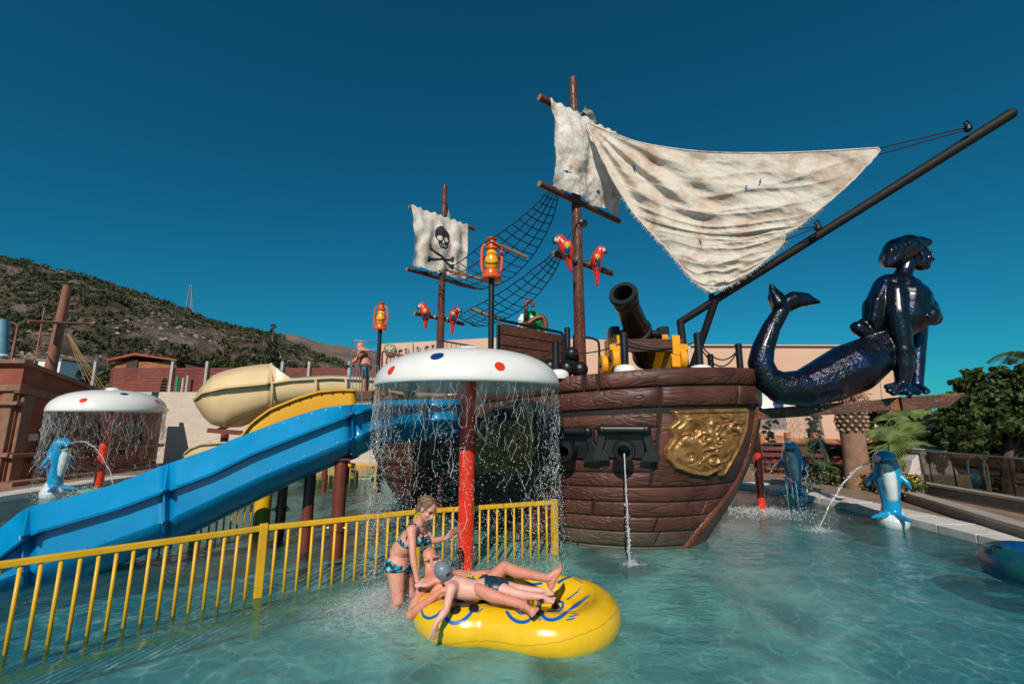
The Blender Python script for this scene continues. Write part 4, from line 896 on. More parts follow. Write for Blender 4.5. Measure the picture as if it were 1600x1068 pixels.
# ---- parrots ----
mPar = mat('parrot_paint', (1, 1, 1), .3, attr=True, var=.1, coat=.4)
RED = (.72, .028, .015); YEL = (.78, .38, .01); BLU = (.01, .09, .22); WHT = (.75, .72, .68); BLK = (.012, .012, .014)
def parrot(head, body, tail, Y, k, face, label, wing=True):
    m = lambda n: n*Y/F*k
    h = P(*head, Y); b = P(*body, Y); t = P(*tail, Y+.05); neck = h.lerp(b, .4)
    f = face
    pr = [('e', h, (m(8.5), m(8.5), m(8.5)), RED), ('c', h, m(8), b, m(11.5), RED), ('c', b, m(11.5), b.lerp(t, .35), m(8), RED), ('c', b.lerp(t, .3), m(7), t, m(2.6), RED),
          ('e', h+V(f*m(4.5), -m(4.0), -m(1)), (m(4.8), m(4.2), m(4.8)), WHT),
          ('c', h+V(f*m(8), -m(1), m(1)), m(4), h+V(f*m(10.5), -m(2), -m(6)), m(2.0), BLK),
          ('c', h+V(f*m(8), -m(1), -m(3)), m(2.5), h+V(f*m(9), -m(1), -m(6)), m(1.6), BLK),
          ('e', h+V(f*m(5.5), -m(7.6), m(.5)), (m(1.5), m(1.2), m(1.5)), BLK)]
    for sy in (-1,):
        wr = b+V(-f*m(1), -m(6), m(3))
        pr += [('e', wr, (m(7), m(6.5), m(8)), RED), ('e', wr+V(f*m(.5), -m(4.0), -m(1.)), (m(5.2), m(3.4), m(5.2)), YEL), ('c', wr+V(f*m(1), -m(3.5), -m(8)), m(4.2), b.lerp(t, .5)+V(f*m(3), -m(3.5), 0), m(2.), BLU)]
    pr += [('c', b+V(m(3), -m(4), -m(9)), m(2.6), b+V(m(3), -m(7), -m(14)), m(2), BLK), ('c', b+V(-m(4), -m(4), -m(9)), m(2.6), b+V(-m(4), -m(7), -m(14)), m(2), BLK)]
    o = blob('parrot', pr, mPar, None, voxel=m(1.0), sm=3); return setp(o, label, 'parrot statue', 'red parrot statues on the perches')
parrot((875, 375), (885, 388), (892, 423), 6.95, 1.05, -1, 'large red parrot with yellow and blue wing facing left beside the main mast')
parrot((938, 391), (932, 405), (933, 445), 7.75, .9, 1, 'large red parrot with white face looking right on the right of the main mast')
parrot((660, 478), (665, 488), (665, 512), 9.9, .72, -1, 'small red parrot facing left on the rear mast perch')
parrot((714, 484), (709, 492), (706, 522), 10.4, .66, 1, 'small red parrot with white face looking right on the rear mast perch')
# ---- mermaid figurehead ----
mm = bpy.data.materials.new('mermaid_paint'); mm.use_nodes = True; n = mm.node_tree.nodes; l = mm.node_tree.links; b = n['Principled BSDF']; tc = n.new('ShaderNodeTexCoord')
ge = n.new('ShaderNodeNewGeometry'); nz = n.new('ShaderNodeTexNoise'); nz.inputs['Scale'].default_value = 3; nz.inputs['Detail'].default_value = 6; l.new(tc.outputs['Object'], nz.inputs[0])
cr = n.new('ShaderNodeValToRGB'); e = cr.color_ramp.elements; e[0].position = .35; e[0].color = (.003, .005, .010, 1); e[1].position = .68; e[1].color = (.005, .018, .075, 1); k = e.new(.52); k.color = (.004, .006, .016, 1); l.new(nz.outputs[0], cr.inputs[0]); l.new(cr.outputs[0], b.inputs['Base Color'])
b.inputs['Metallic'].default_value = .5; b.inputs['Roughness'].default_value = .3; b.inputs['Coat Weight'].default_value = .6; b.inputs['Coat Roughness'].default_value = .12
at = n.new('ShaderNodeAttribute'); at.attribute_name = 'Col'; vo = n.new('ShaderNodeTexVoronoi'); vo.inputs['Scale'].default_value = 34; l.new(tc.outputs['Object'], vo.inputs['Vector'])
nz2 = n.new('ShaderNodeTexNoise'); nz2.inputs['Scale'].default_value = 9; nz2.inputs['Detail'].default_value = 6; l.new(tc.outputs['Object'], nz2.inputs[0])
mu = n.new('ShaderNodeMath'); mu.operation = 'MULTIPLY'; sp = n.new('ShaderNodeSeparateColor'); l.new(at.outputs[0], sp.inputs[0]); l.new(sp.outputs[0], mu.inputs[0]); l.new(vo.outputs[0], mu.inputs[1])
ad = n.new('ShaderNodeMath'); ad.operation = 'MULTIPLY_ADD'; l.new(mu.outputs[0], ad.inputs[0]); ad.inputs[1].default_value = .22; l.new(nz2.outputs[0], ad.inputs[2])
bp = n.new('ShaderNodeBump'); bp.inputs['Strength'].default_value = .75; bp.inputs['Distance'].default_value = .03; l.new(ad.outputs[0], bp.inputs['Height']); l.new(bp.outputs[0], b.inputs['Normal'])
YM_ = 6.85
def mp_(x, y, r, dY=0): return P(x, y, YM_+dY), r*YM_/F*.97
def chain(seq, col, prims):
    for (a, b_) in zip(seq[:-1], seq[1:]):
        pa_, ra = mp_(*a); pb_, rb = mp_(*b_); prims.append(('c', pa_, ra, pb_, rb, col))
S1 = (1, 1, 1); S0 = (0.02, 0, 0); mp2 = []
chain([(1222, 484, 12), (1205, 512, 14), (1192, 545, 17), (1188, 568, 19), (1198, 592, 21), (1222, 606, 26), (1258, 606, 30), (1295, 592, 37), (1330, 575, 41), (1352, 562, 36)], S1, mp2)
chain([(1352, 560, 34), (1370, 548, 29), (1386, 530, 24), (1400, 510, 27), (1412, 492, 35), (1415, 470, 35), (1407, 450, 25), (1408, 436, 15), (1413, 424, 12), (1418, 410, 12.5)], S0, mp2); chain([(1392, 446, 17), (1420, 450, 19), (1438, 470, 15)], S0, mp2); chain([(1432, 455, 14), (1446, 480, 16)], S0, mp2)
chain([(1340, 512, 11), (1360, 520, 13), (1385, 540, 12)], S0, mp2); chain([(1350, 505, 9), (1346, 516, 11)], S0, mp2)
chain([(1372, 480, 22), (1366, 500, 17), (1376, 515, 14)], S0, mp2); chain([(1390, 450, 24), (1372, 480, 20)], S0, mp2)
chain([(1438, 486, 19, -.14), (1449, 493, 16, -.19)], S0, mp2); chain([(1447, 482, 17, .12), (1458, 497, 12.5, .14), (1461, 500, 8, .14)], S0, mp2); chain([(1450, 494, 5, -.30), (1452, 495, 3, -.33)], S0, mp2)
# near arm, far arm
chain([(1398, 458, 17, -.20), (1401, 490, 16, -.26), (1408, 525, 14, -.27), (1412, 548, 12.5, -.26), (1412, 572, 13.5, -.24), (1410, 597, 10, -.22), (1408, 606, 11, -.22)], S0, mp2); chain([(1410, 547, 13.6, -.26), (1414, 548, 13.6, -.26)], S0, mp2)
chain([(1428, 470, 20, .25), (1432, 520, 15, .3), (1432, 560, 12, .26), (1431, 600, 10, .22)], S0, mp2)
for (fx, fy, dy_) in ((1386, 604, -.30), (1389, 610, -.36), (1396, 614, -.40), (1421, 615, -.38), (1434, 613, -.28)):
    chain([(1409, 602, 9, -.22), ((fx+1409)/2, (fy+602)/2+1, 7, dy_*.6-.08), (fx, fy, 4.5, dy_)], S0, mp2)
for (fx, fy, dy_) in ((1447, 609, .12), (1449, 611, .22), (1446, 612, .02)): chain([(1432, 602, 7, .2), (fx, fy, 4.2, dy_)], S0, mp2)
# head with face to the right, turban of hair
mp2 += head_prims(P(1433, 401, YM_), (1, -.25, -.04), (.05, 0, 1), 2.0, S0, brow=S0)
mp2 = [(p[0], p[1], p[2], p[3], p[4], S0) if p[0] == 'c' and tuple(p[5]) not in (S0, S1) else ((p[0], p[1], p[2], S0)+tuple(p[4:]) if p[0] == 'e' and tuple(p[3]) != S0 else p) for p in mp2]
[chain([(1386+3*i, 414-i*2.2, 5, -.20-.012*i), (1392+7*i, 392-i*2.6, 5.5, -.26), (1415+5.5*i, 376+.5*i, 4.5, -.16)], S0, mp2) for i in range(5)]; [chain([(1384+i*5, 440+i*5, 7, -.14), (1370+i*4, 470+i*3, 8, -.17), (1364+i*5, 500+i*2, 6, -.14), (1370+i*4, 515, 4, -.12)], S0, mp2) for i in range(3)]; chain([(1396, 402, 19), (1402, 390, 20), (1418, 383, 18), (1436, 379, 11), (1448, 379, 7.5)], S0, mp2); chain([(1392, 404, 17, .05), (1410, 392, 20, .12)], S0, mp2); chain([(1400, 396, 18, -.1), (1425, 386, 14, -.12)], S0, mp2)
# tail fluke
chain([(1220, 484, 13), (1213, 466, 13), (1205, 446, 3.5)], S0, mp2); chain([(1216, 472, 10, -.08), (1207, 455, 4, -.06)], S0, mp2)
chain([(1222, 478, 12), (1240, 468, 14), (1257, 468, 12), (1280, 472, 2.5)], S0, mp2); chain([(1224, 472, 8), (1250, 463, 5), (1270, 469, 3)], S0, mp2); chain([(1225, 484, 8), (1245, 476, 6), (1265, 473, 3)], S0, mp2)
# necklace ridge + armband
for (x, y, d_) in ((1425, 440, -.16), (1434, 446, -.12), (1442, 452, -.05), (1446, 456, .04)):
    chain([(x, y, 6.5, d_), (x+1, y+1, 6, d_)], S0, mp2)
mer = blob('mermaid_statue', mp2, mm, None, voxel=.0105, sm=6); setp(mer, 'glossy dark blue mermaid figurehead leaning on her arms on the bow plank', 'statue')
# ================= MUSHROOM FOUNTAINS =================
def bvh_of(objs):
    vs = []; fs = []
    for o in objs:
        b = len(vs); L_ = wloc(o); vs += [v.co+L_ for v in o.data.vertices]; fs += [tuple(b+i for i in p.vertices) for p in o.data.polygons]
    return BVHTree.FromPolygons(vs, fs)
CAMP = Vector((0, 0, H))
def cast(bvh, px, py):
    h = bvh.ray_cast(CAMP, Vector(ray(px, py)).normalized()); return (h[0], h[1]) if h[0] is not None else (None, None)
def strip_on(bvh, pts, wd, name, m, parent, lift=.003, n=40):
    """flat printed band laid on a surface: pts are points on that surface found by a ray from the viewpoint"""
    q = [cast(bvh, *p) for p in [(v.x, v.y) for v in spline([(a, b, 0) for a, b in pts], n)]]; q = [x for x in q if x[0] is not None]
    if len(q) < 3: return None
    vs = []
    for i, (p, nn) in enumerate(q):
        t = (q[min(i+1, len(q)-1)][0]-q[max(i-1, 0)][0]).normalized(); sd = t.cross(nn).normalized(); k = min(1, .35+min(i, len(q)-1-i)*.35)
        row_ = []
        for a in (-1, -.5, 0, .5, 1):
            c = p+sd*wd*a*k; h = bvh.find_nearest(c); row_.append(h[0]+h[1]*lift)
        vs += row_
    mb = MB(); mb.add(vs, [(i*5+j, i*5+j+1, (i+1)*5+j+1, (i+1)*5+j) for i in range(len(q)-1) for j in range(4)]); return mb.build(name, m, parent, auto=False)
def dot_on(bvh, px, py, r, m, parent, squash=1):
    p, nn = cast(bvh, px, py)
    if p is None: return
    t = nn.cross(Vector((0, 0, 1))).normalized(); b = nn.cross(t); vs = []
    for rr in (0, .5, 1):
        for k in range(24):
            a = k*math.pi/12; c = p+(t*math.cos(a)+b*math.sin(a)*squash)*r*rr; h = bvh.find_nearest(c); vs.append(h[0]+h[1]*.003)
    mb = MB(); mb.add(vs, [(i*24+k, i*24+(k+1) % 24, (i+1)*24+(k+1) % 24, (i+1)*24+k) for i in range(2) for k in range(24)]); mb.build('dot', m, parent, auto=False)
def mushroom(base, zr, Rr, hc, label, dots, pr=.10, post_label=None):
    t = thing('mushroom_fountain', label, 'fountain', base, 'mushroom cap fountains'); c = Vector(base)
    pole('post', c+V(0, 0, WD), c+V(0, 0, zr+.12), pr, pr, mRed, t, 28, 4)
    prof = [(.0001, 1.0), (.2, .985), (.4, .945), (.58, .87), (.73, .765), (.85, .62), (.935, .44), (.98, .27), (1.0, .1), (1.0, .02), (.985, -.03), (.965, .0), (.93, .12), (.8, .2), (.4, .28), (.09, .30)]
    mb = MB(); mb.lathe([(a*Rr, zr+b*hc-base[2]) for a, b in prof][::-1], c, 64, cap=False); cp = mb.build('cap', mWhite, t, auto=False)
    mb = MB(); mb.lathe([(.0001, .07), (.06, .065), (.13, .045), (.16, .0), (.16, -.02)][::-1], c+V(0, 0, zr+hc), 20); mb.build('nozzle', mWhite, cp)
    b = bvh_of([cp])
    for (px, py, r, k) in dots: dot_on(b, px, py, r, mNavy if k else mRed, cp)
    mb = MB(); mb.lathe([(pr*2.2, 0), (pr*2.2, .02), (pr*1.05, .03)], c+V(0, 0, WD+.005), 20); mb.build('foot_plate', mSteel, t)
    return t
mFilm = bpy.data.materials.new('water_film'); mFilm.use_nodes = True; n = mFilm.node_tree.nodes; l = mFilm.node_tree.links; n.clear(); out = n.new('ShaderNodeOutputMaterial')
tc = n.new('ShaderNodeTexCoord'); nz = n.new('ShaderNodeTexNoise'); nz.inputs['Scale'].default_value = 9; nz.inputs['Detail'].default_value = 6; mpp = n.new('ShaderNodeMapping'); mpp.inputs['Scale'].default_value = (1, 1, .3); l.new(tc.outputs['Object'], mpp.inputs[0]); l.new(mpp.outputs[0], nz.inputs[0])
bp = n.new('ShaderNodeBump'); bp.inputs['Strength'].default_value = .5; bp.inputs['Distance'].default_value = .05; l.new(nz.outputs[0], bp.inputs['Height'])
tr = n.new('ShaderNodeBsdfTransparent'); tr.inputs[0].default_value = (.93, .95, .95, 1); df = n.new('ShaderNodeBsdfDiffuse'); df.inputs[0].default_value = (.7, .75, .76, 1); gl = n.new('ShaderNodeBsdfGlossy'); gl.inputs[1].default_value = .12; l.new(bp.outputs[0], gl.inputs['Normal'])
lw_ = n.new('ShaderNodeLayerWeight'); lw_.inputs[0].default_value = .5; l.new(bp.outputs[0], lw_.inputs['Normal']); fr_ = n.new('ShaderNodeMath'); fr_.operation = 'POWER'; l.new(lw_.outputs['Facing'], fr_.inputs[0]); fr_.inputs[1].default_value = 5
a = n.new('ShaderNodeMixShader'); mr = n.new('ShaderNodeMapRange'); mr.inputs[1].default_value = .4; mr.inputs[2].default_value = .7; mr.inputs[3].default_value = .0; mr.inputs[4].default_value = .07; l.new(nz.outputs[0], mr.inputs[0]); l.new(mr.outputs[0], a.inputs[0]); l.new(tr.outputs[0], a.inputs[1]); l.new(df.outputs[0], a.inputs[2])
b = n.new('ShaderNodeMixShader'); l.new(fr_.outputs[0], b.inputs[0]); l.new(a.outputs[0], b.inputs[1]); l.new(gl.outputs[0], b.inputs[2]); l.new(b.outputs[0], out.inputs[0])
mDrop = bpy.data.materials.new('water_drops'); mDrop.use_nodes = True; b = mDrop.node_tree.nodes['Principled BSDF']
b.inputs['Base Color'].default_value = (.85, .90, .92, 1); b.inputs['Roughness'].default_value = .1; b.inputs['Transmission Weight'].default_value = .35; b.inputs['IOR'].default_value = 1.33; b.inputs['Specular IOR Level'].default_value = 1
def octa(mb, c, r, st=1.):
    x, y, z = c; mb.add([(x+r, y, z), (x-r, y, z), (x, y+r, z), (x, y-r, z), (x, y, z+r*st), (x, y, z-r*st)], [(0, 2, 4), (2, 1, 4), (1, 3, 4), (3, 0, 4), (2, 0, 5), (1, 2, 5), (3, 1, 5), (0, 3, 5)])
def curtain(c, zr, Rr, label, ncell=118, rows=15, ndrop=17000, seed=2, zc=.95, film=.42, a0=0, r0=.0012):
    rg = random.Random(seed); mb = MB(); zt = zr-.0; step = 2*math.pi/ncell; dz = .108
    def pt(i, j, off=0):
        th = (i+.5*(j % 2))*step; q = random.Random((i % ncell)*977+j*31+seed); th += q.gauss(0, .28)*step*min(1, j*.4); z = zt-j*dz+q.gauss(0, .035)*min(1, j); R_ = Rr*(1+.006*j*q.uniform(-.9, .9)); return Vector((c[0]+R_*math.cos(th), c[1]+R_*math.sin(th), z))
    mb.mi = 1
    for j in range(rows):
        for i in range(ncell):
            dens = .82*math.exp(-max(0, j-4)*.26)
            nn = .78+.55*noise.noise(Vector((math.cos(i*step)*5, math.sin(i*step)*5, j*.25+seed)))
            for (i2, j2) in ((i, j+1), (i-1+(j % 2)*2, j+1)):
                if rg.random() < dens*nn*(.62 if j < 2 else .8):
                    a, b = pt(i, j), pt(i2 % ncell, j2)
                    if (a-b).length > .35: continue
                    r = r0*rg.uniform(.6, 1.5)*(1+.05*j); mb.tube([a]+[a.lerp(b, f)+Vector((rg.gauss(0, .009), rg.gauss(0, .009), -.008*math.sin(f*3.14)+rg.gauss(0, .004))) for f in (.25, .5, .75)]+[b], [r*1.3, r*.9, r*rg.uniform(.4, 1), r*.9, r*1.4], 4, False)
    for _ in range(ndrop):
        th = rg.uniform(0, 2*math.pi); z = zt-.25-(zt-.25)*rg.random()**.75; k = (zt-z)/zt; clump = noise.noise(Vector((math.cos(th)*6, math.sin(th)*6, z*2.5)))
        if rg.random() > .45+clump: continue
        R_ = Rr*(1+rg.gauss(-.01, .015+.04*k)); octa(mb, (c[0]+R_*math.cos(th), c[1]+R_*math.sin(th), z), rg.uniform(.0018, .0052)*(1+.25*k), rg.uniform(1, 2.2))
    mb.mi = 0
    N = 96
    def fpt(u, v):
        th = u*2*math.pi; ln = film*(1+.45*noise.noise(Vector((math.cos(th)*5, math.sin(th)*5, seed)))); return Vector((c[0]+Rr*(.995+.01*v)*math.cos(th), c[1]+Rr*(.995+.01*v)*math.sin(th), zt-v*ln))
    mb.grid(fpt, N, 8)
    me_o = mb.build('falling_water', [mFilm, mDrop], None, auto=False); return setp(me_o, label, 'water', kind='stuff')
c1 = G(727, 888, 0); c1 = (c1.x, c1.y, 0)
mushroom(c1, 2.21, 1.19, .485, 'large white mushroom cap fountain on red post behind the yellow raft', [(683, 556, .075, 1), (781, 572, .06, 0), (611, 578, .06, 0)])
curtain(c1, 2.24, 1.17, 'curtain of water strings and drops falling from the large middle mushroom cap')
c2 = G(152, 768, 0); c2 = (c2.x, c2.y, 0)
mushroom(c2, 2.0, 1.19, .56, 'white mushroom cap fountain on red post at far left before the terracotta building', [(130, 625, .075, 0), (194, 615, .085, 1), (246, 627, .07, 0)])
curtain(c2, 2.0, 1.17, 'curtain of water falling from the left mushroom cap', 96, 13, 11000, 5, film=.5, r0=.0022)
mTeal = mat('teal_ring', (.02, .35, .25), .4)
mb = MB(); mb.lathe([(.18, 0), (.33, .02), (.35, .06), (.30, .10), (.15, .11)], (c2[0]-.05, c2[1]-.1, 0), 20); o = mb.build('foot_collar', mTeal, None); setp(o, 'green ring at the foot of the left red post', 'ring')
c3 = G(1191, 800, 0); c3 = (c3.x, c3.y, 0)
mushroom(c3, 1.93, 1.15, .46, 'white mushroom cap fountain on red post half hidden behind the bow', [(1216, 632, .09, 1)], pr=.075)
curtain(c3, 1.93, 1.13, 'curtain of water falling from the mushroom cap behind the bow', 80, 11, 5600, 8, film=.35, r0=.0022)
# ================= YELLOW FENCES =================
def fence(name, pts, zt, label, sp=.113, zb=-.18, post_at=None, thick=1., m=mYell, pm=None):
    t = thing(name, label, 'fence', (pts[0][0], pts[0][1], zb)); m2 = pm or m
    for i in range(len(pts)-1):
        a = V(*pts[i]); b = V(*pts[i+1]); mb = MB(); mb.beam(a+V(0, 0, zt-.03), b+V(0, 0, zt-.03), .05*thick, .055*thick); mb.build('top_rail', m, t, sm=False, bevel=.008)
        mb = MB(); mb.beam(a+V(0, 0, zb), b+V(0, 0, zb), .045*thick, .05*thick); mb.build('bottom_rail', m, t, sm=False, bevel=.006)
        L = (b-a).length; n_ = max(1, int(L/sp))
        me = None
        for k in range(1, n_):
            p = a.lerp(b, k/n_)
            if me is None:
                mb = MB(); mb.tube([V(0, 0, zb), V(0, 0, zt-.055)], .015*thick, 10); me = mb.mesh('picket', m2)
            o = bpy.data.objects.new('picket', me); C.objects.link(o); o.parent = t; o.location = Vector((p.x, p.y, 0))-wloc(t); o.location.z = -zb
    for p in (post_at or pts):
        mb = MB(); mb.box((p[0], p[1], (zb-.2+zt+.012)/2), (.078*thick, .078*thick, zt+.012-zb+.2), rz=.6); mb.build('post', m, t, sm=False, bevel=.008)
    return t
fA = (-4.75, 3.13, 0); fB = (-2.63, 4.95, 0); fC = (-1.18, 5.78, 0); fD = (.585, 6.42, 0)
fence('yellow_fence', [fA, fB, fC], .70, 'yellow railing in the foreground running from the left frame edge to the woman', post_at=[fA, fB, fC])
fence('yellow_fence', [(fC[0]+.09, fC[1]+.03, 0), fD], .70, 'short yellow railing behind the raft below the big mushroom cap', post_at=[fD])
f0 = G(300, 845, 0); f1 = G(418, 812, 0)
fence('yellow_fence', [(f0.x-1, f0.y-1.2, 0), (f0.x, f0.y, 0), (f1.x, f1.y, 0)], .42, 'yellow railing half hidden under the blue slide', sp=.13)
g0 = G(470, 768, 0); g1 = G(583, 766, 0)
fence('yellow_fence', [(g0.x, 12.3, 0), (-3.65, 12.3, 0)], .62, 'distant yellow railing at the far pool edge left of the ship', sp=.135, zb=-.05, pm=mat('dull_yellow', (.45, .27, .03), .5))
mb = MB(); p = P(410, 800, 7.9); mb.tube([V(p.x, p.y, -.3), V(p.x, p.y, P(410, 768, 7.9).z)], .13, 20); o = mb.build('yellow_column', mYell); setp(o, 'stout yellow column standing in the water under the blue slide', 'column')
# ================= SLIDES =================
def flume(name, cols, m, parent, th=.02):
    mb = MB(); n_ = len(cols[0]); vs = [p for c in cols for p in c]
    mb.add(vs, [(i*n_+j, i*n_+j+1, (i+1)*n_+j+1, (i+1)*n_+j) for i in range(len(cols)-1) for j in range(n_-1)])
    return mb.build(name, m, parent, solid=th)
sl_t = thing('blue_slide', 'long blue water slide descending from the ship deck to the lower left', 'water slide', (-3.3, 6.1, 0))
T_ = ([-120, 0, 39, 123, 183, 249, 330, 372, 455, 504, 545, 585, 592, 671, 720], [925, 827, 794, 774, 756, 730, 702, 684, 653, 638, 633, 632, 627, 624, 624])
Fl = ([-120, 0, 52, 86, 183, 244, 330, 393, 476, 542, 583, 600, 720], [960, 868, 830, 821, 793, 771, 739, 708, 675, 649, 635, 632, 630])
Lo = ([-120, 0, 81, 262, 414, 552, 586, 625, 670, 720], [980, 905, 878, 812, 741, 684, 669, 660, 654, 655])
Bo = ([-120, 0, 131, 275, 445, 556, 585, 625, 660, 720], [986, 947, 905, 843, 758, 712, 698, 690, 687, 684])
Yn = ([-120, 0, 45, 245, 400, 543, 585, 630, 672, 720], [4.9, 5.1, 5.22, 5.5, 5.72, 5.98, 6.35, 6.95, 7.35, 7.75])
def sect(x, k=0):
    Y = interp(x, *Yn); t, f, lo, b = (interp(x, *a) for a in (T_, Fl, Lo, Bo)); t = min(t, f-1)
    A = P(x, t, Y+.16); A0 = P(x, t-.2, Y+.20); B = P(x, f, Y-.005); C_ = P(x, f+.5, Y-.065); C2 = P(x, f+2.4, Y-.06); D = P(x, f+2.8, Y+.035)
    E_ = P(x, lo-.5, Y+.03); E2 = P(x, lo, Y-.015); E3 = P(x, lo+1.6, Y-.01); pts = [A0, A, B, C_, C2, D, E_, E2, E3]
    for a, d_ in ((.35, .06), (.68, .16), (.9, .28), (1, .42)): pts.append(P(x, lo+(b-lo)*a, Y+d_))
    off = Vector((-.12, 1, 0)) if x < 560 else Vector((-.12-.5*smooth(560, 680, x), .9, 0))
    Bz = pts[-1]
    pts += [Bz+off*.35, Bz+off*.52+V(0, 0, .10), Bz+off*.62+V(0, 0, .28), Bz+off*.70+V(0, 0, (A.z-Bz.z)*.9)]
    return pts
cuts = [-120, 45, 262, 552, 671, 722]
for a, b in zip(cuts[:-1], cuts[1:]):
    xs = np.linspace(a, b, max(3, int((b-a)/14))); flume('slide_section', [sect(x) for x in xs], mBlue, sl_t)
mb = MB()
for x in range(-40, 575, 22): mb.ball((sect(x)[1]).lerp(sect(x)[2], .12)+V(0, -.008, 0), .009, 6, 4)
for x in range(60, 545, 26): mb.ball((sect(x)[5]).lerp(sect(x)[6], .93)+V(0, -.012, 0), .008, 6, 4)
o = mb.build('edge_bolts', mSteel, sl_t); o['kind'] = 'stuff'
for x in cuts[1:-1]:
    s0 = sect(x)[:14]; s1 = sect(x+3)[:14]
    out_ = lambda p, i: p+V(0, -.075 if i > 1 else -.02, -.035 if i > 8 else 0)
    mb = MB(); vs = []
    for i in range(len(s0)): vs += [s0[i]+V(0, .02, .01), out_(s0[i], i), out_(s1[i], i), s1[i]+V(0, .02, .01)]
    mb.add(vs, [(i*4+j, i*4+(j+1) % 4, (i+1)*4+(j+1) % 4, (i+1)*4+j) for i in range(len(s0)-1) for j in range(4)]); j_ = mb.build('joint_flange', mBlue, sl_t, sm=False)
    mb = MB()
    for q in (3, 5, 8, 10): mb.ball(out_(s0[q], q)+V(.0, -.01, 0), .012, 8, 6)
    o = mb.build('bolts', mSteel, j_); o['kind'] = 'stuff'
for (px, top, Y, r) in ((443, 752, 7.5, .075), (486, 730, 6.55, .075), (534, 716, 6.25, .085)):
    p = P(px, top, Y); o = pole('support_post', V(p.x, p.y, WD), V(p.x, p.y, p.z+.12), r, r, mRust, sl_t, 16, 3)
    mb = MB(); mb.box((p.x, p.y, p.z), (.30, .24, .02)); mb.build('cap_plate', mRust, o, sm=False)
    zc = .38
    mb = MB(); mb.lathe([(r*1.25, -.04), (r*1.3, 0), (r*1.25, .04)], (p.x, p.y, zc), 16); mb.build('collar', mRust, o)
    mb = MB(); mb.ball((p.x-r*1.7, p.y-.03, zc), .03, 10, 8); mb.ball((p.x+r*1.7, p.y-.03, zc), .03, 10, 8); mb.tube([(p.x-r*1.7, p.y-.03, zc), (p.x+r*1.7, p.y-.03, zc)], .015, 6); mb.build('clamp_bolt', mSteel, o)
# yellow slide behind
ys = thing('yellow_slide', 'short yellow curved slide rising behind the blue slide', 'water slide', (-3.6, 8, 0))
yT = ([350, 377, 393, 422, 461, 496, 527, 548, 556], [700, 680, 659, 638, 622, 611, 608, 608, 609]); cols = []
for x in np.linspace(352, 556, 22):
    Y = lerp(7.4, 8.6, (x-352)/204); y = interp(x, *yT); c = [P(x, y, Y+.08), P(x, y, Y), P(x, y+2, Y-.05), P(x, y+4, Y)]
    c += [P(x, y+a, Y+d_) for a, d_ in ((20, -.03), (40, -.03), (56, .0), (68, .08))]; q = c[-1]; c += [q+V(-.1, .4, 0), q+V(-.15, .7, .12), q+V(-.2, .85, .5)]
    cols.append(c)
flume('slide_shell', cols, mSlideY, ys)
mb = MB()
for x in range(400, 552, 17): mb.ball(P(x, interp(x, *yT)+5.5, lerp(7.4, 8.6, (x-352)/204)-.03), .016, 8, 6)
o = mb.build('bolts', mRust, ys); o['kind'] = 'stuff'
pole('support_post', V(-3.3, 8.8, WD), V(-3.3, 8.8, 1.6), .08, .08, mRust, ys, 12, 3)
# beige flume with a big round bend
bs = thing('beige_slide', 'large beige open water slide with a wide round bend in front of the white wall', 'water slide', (-7, 13, 0))
bT = ([303, 305, 310, 317, 331, 350, 372, 400, 422, 424, 453, 517, 585, 700], [621, 616, 607, 599, 586, 579, 574, 570, 568, 568, 590, 586, 589, 592])
bF = ([303, 317, 352, 424, 453, 517, 585, 700], [624, 612, 604, 597, 592.5, 588.5, 591.5, 595]); bB = ([303, 306, 317, 331, 352, 385, 424, 465, 517, 585, 700], [626, 634, 650, 663, 668, 655, 641, 633, 630, 627, 630])
bY = ([303, 306, 317, 331, 352, 424, 517, 585, 700], [13.6, 13.15, 12.75, 12.55, 12.45, 12.5, 12.8, 13.1, 13.5]); cols = []
for x in list(np.linspace(303, 330, 12))+list(np.linspace(334, 422, 14)): 
    Y = interp(x, *bY); t, f, b_ = interp(x, *bT), interp(x, *bF), interp(x, *bB)
    c = [P(x+2, t, Y+.35), P(x+1, lerp(t, f, .5), Y+.12), P(x, f-1, Y), P(x-1.5, f-.6, Y-.2), P(x-1.5, f+2.2, Y-.2), P(x, f+2.5, Y)]
    c += [P(x, lerp(f+2.5, b_, a), Y+d_) for a, d_ in ((.3, .0), (.55, .05), (.8, .2), (.95, .42), (1, .62))]; q = c[-1]; c += [q+V(.1, .5, 0), q+V(.12, .9, .3), q+V(.15, 1.0, .8)]
    cols.append(c)
flume('bend_section', cols, mBeige, bs)
cols = []
for x in np.linspace(425, 700, 30):
    Y = interp(x, *bY); f, b_ = interp(x, *bF), interp(x, *bB); t = interp(x, *bT) if x > 455 else lerp(568, 590, (x-424)/31)
    c = [P(x, t, Y+.3), P(x, min(t+2, f-1), Y+.05), P(x, f-1, Y), P(x, f, Y-.10), P(x, f+2, Y-.10), P(x, f+2.5, Y)]
    c += [P(x, lerp(f+2.5, b_, a), Y+d_) for a, d_ in ((.3, .0), (.55, .05), (.8, .2), (.95, .42), (1, .62))]; q = c[-1]; c += [q+V(.1, .5, 0), q+V(.12, .9, .3), q+V(.15, 1.0, .5)]
    cols.append(c)
flume('straight_section', cols, mBeige, bs)
for x in (424, 493, 540):
    Y = interp(x, *bY)-.03; f, b_ = interp(x, *bF), interp(x, *bB); t = interp(x, *bT) if x == 424 else f
    mb = MB(); pts = [P(x, t, Y+.2)] if x == 424 else []
    pts += [P(x, f, Y-.06)]+[P(x+1, lerp(f+2.5, b_, a), Y+d_-.06) for a, d_ in ((.1, 0), (.3, .0), (.55, .05), (.8, .2), (.95, .42))]; mb.tube(pts, .04, 6); mb.build('joint_flange', mBeige, bs)
cols = []
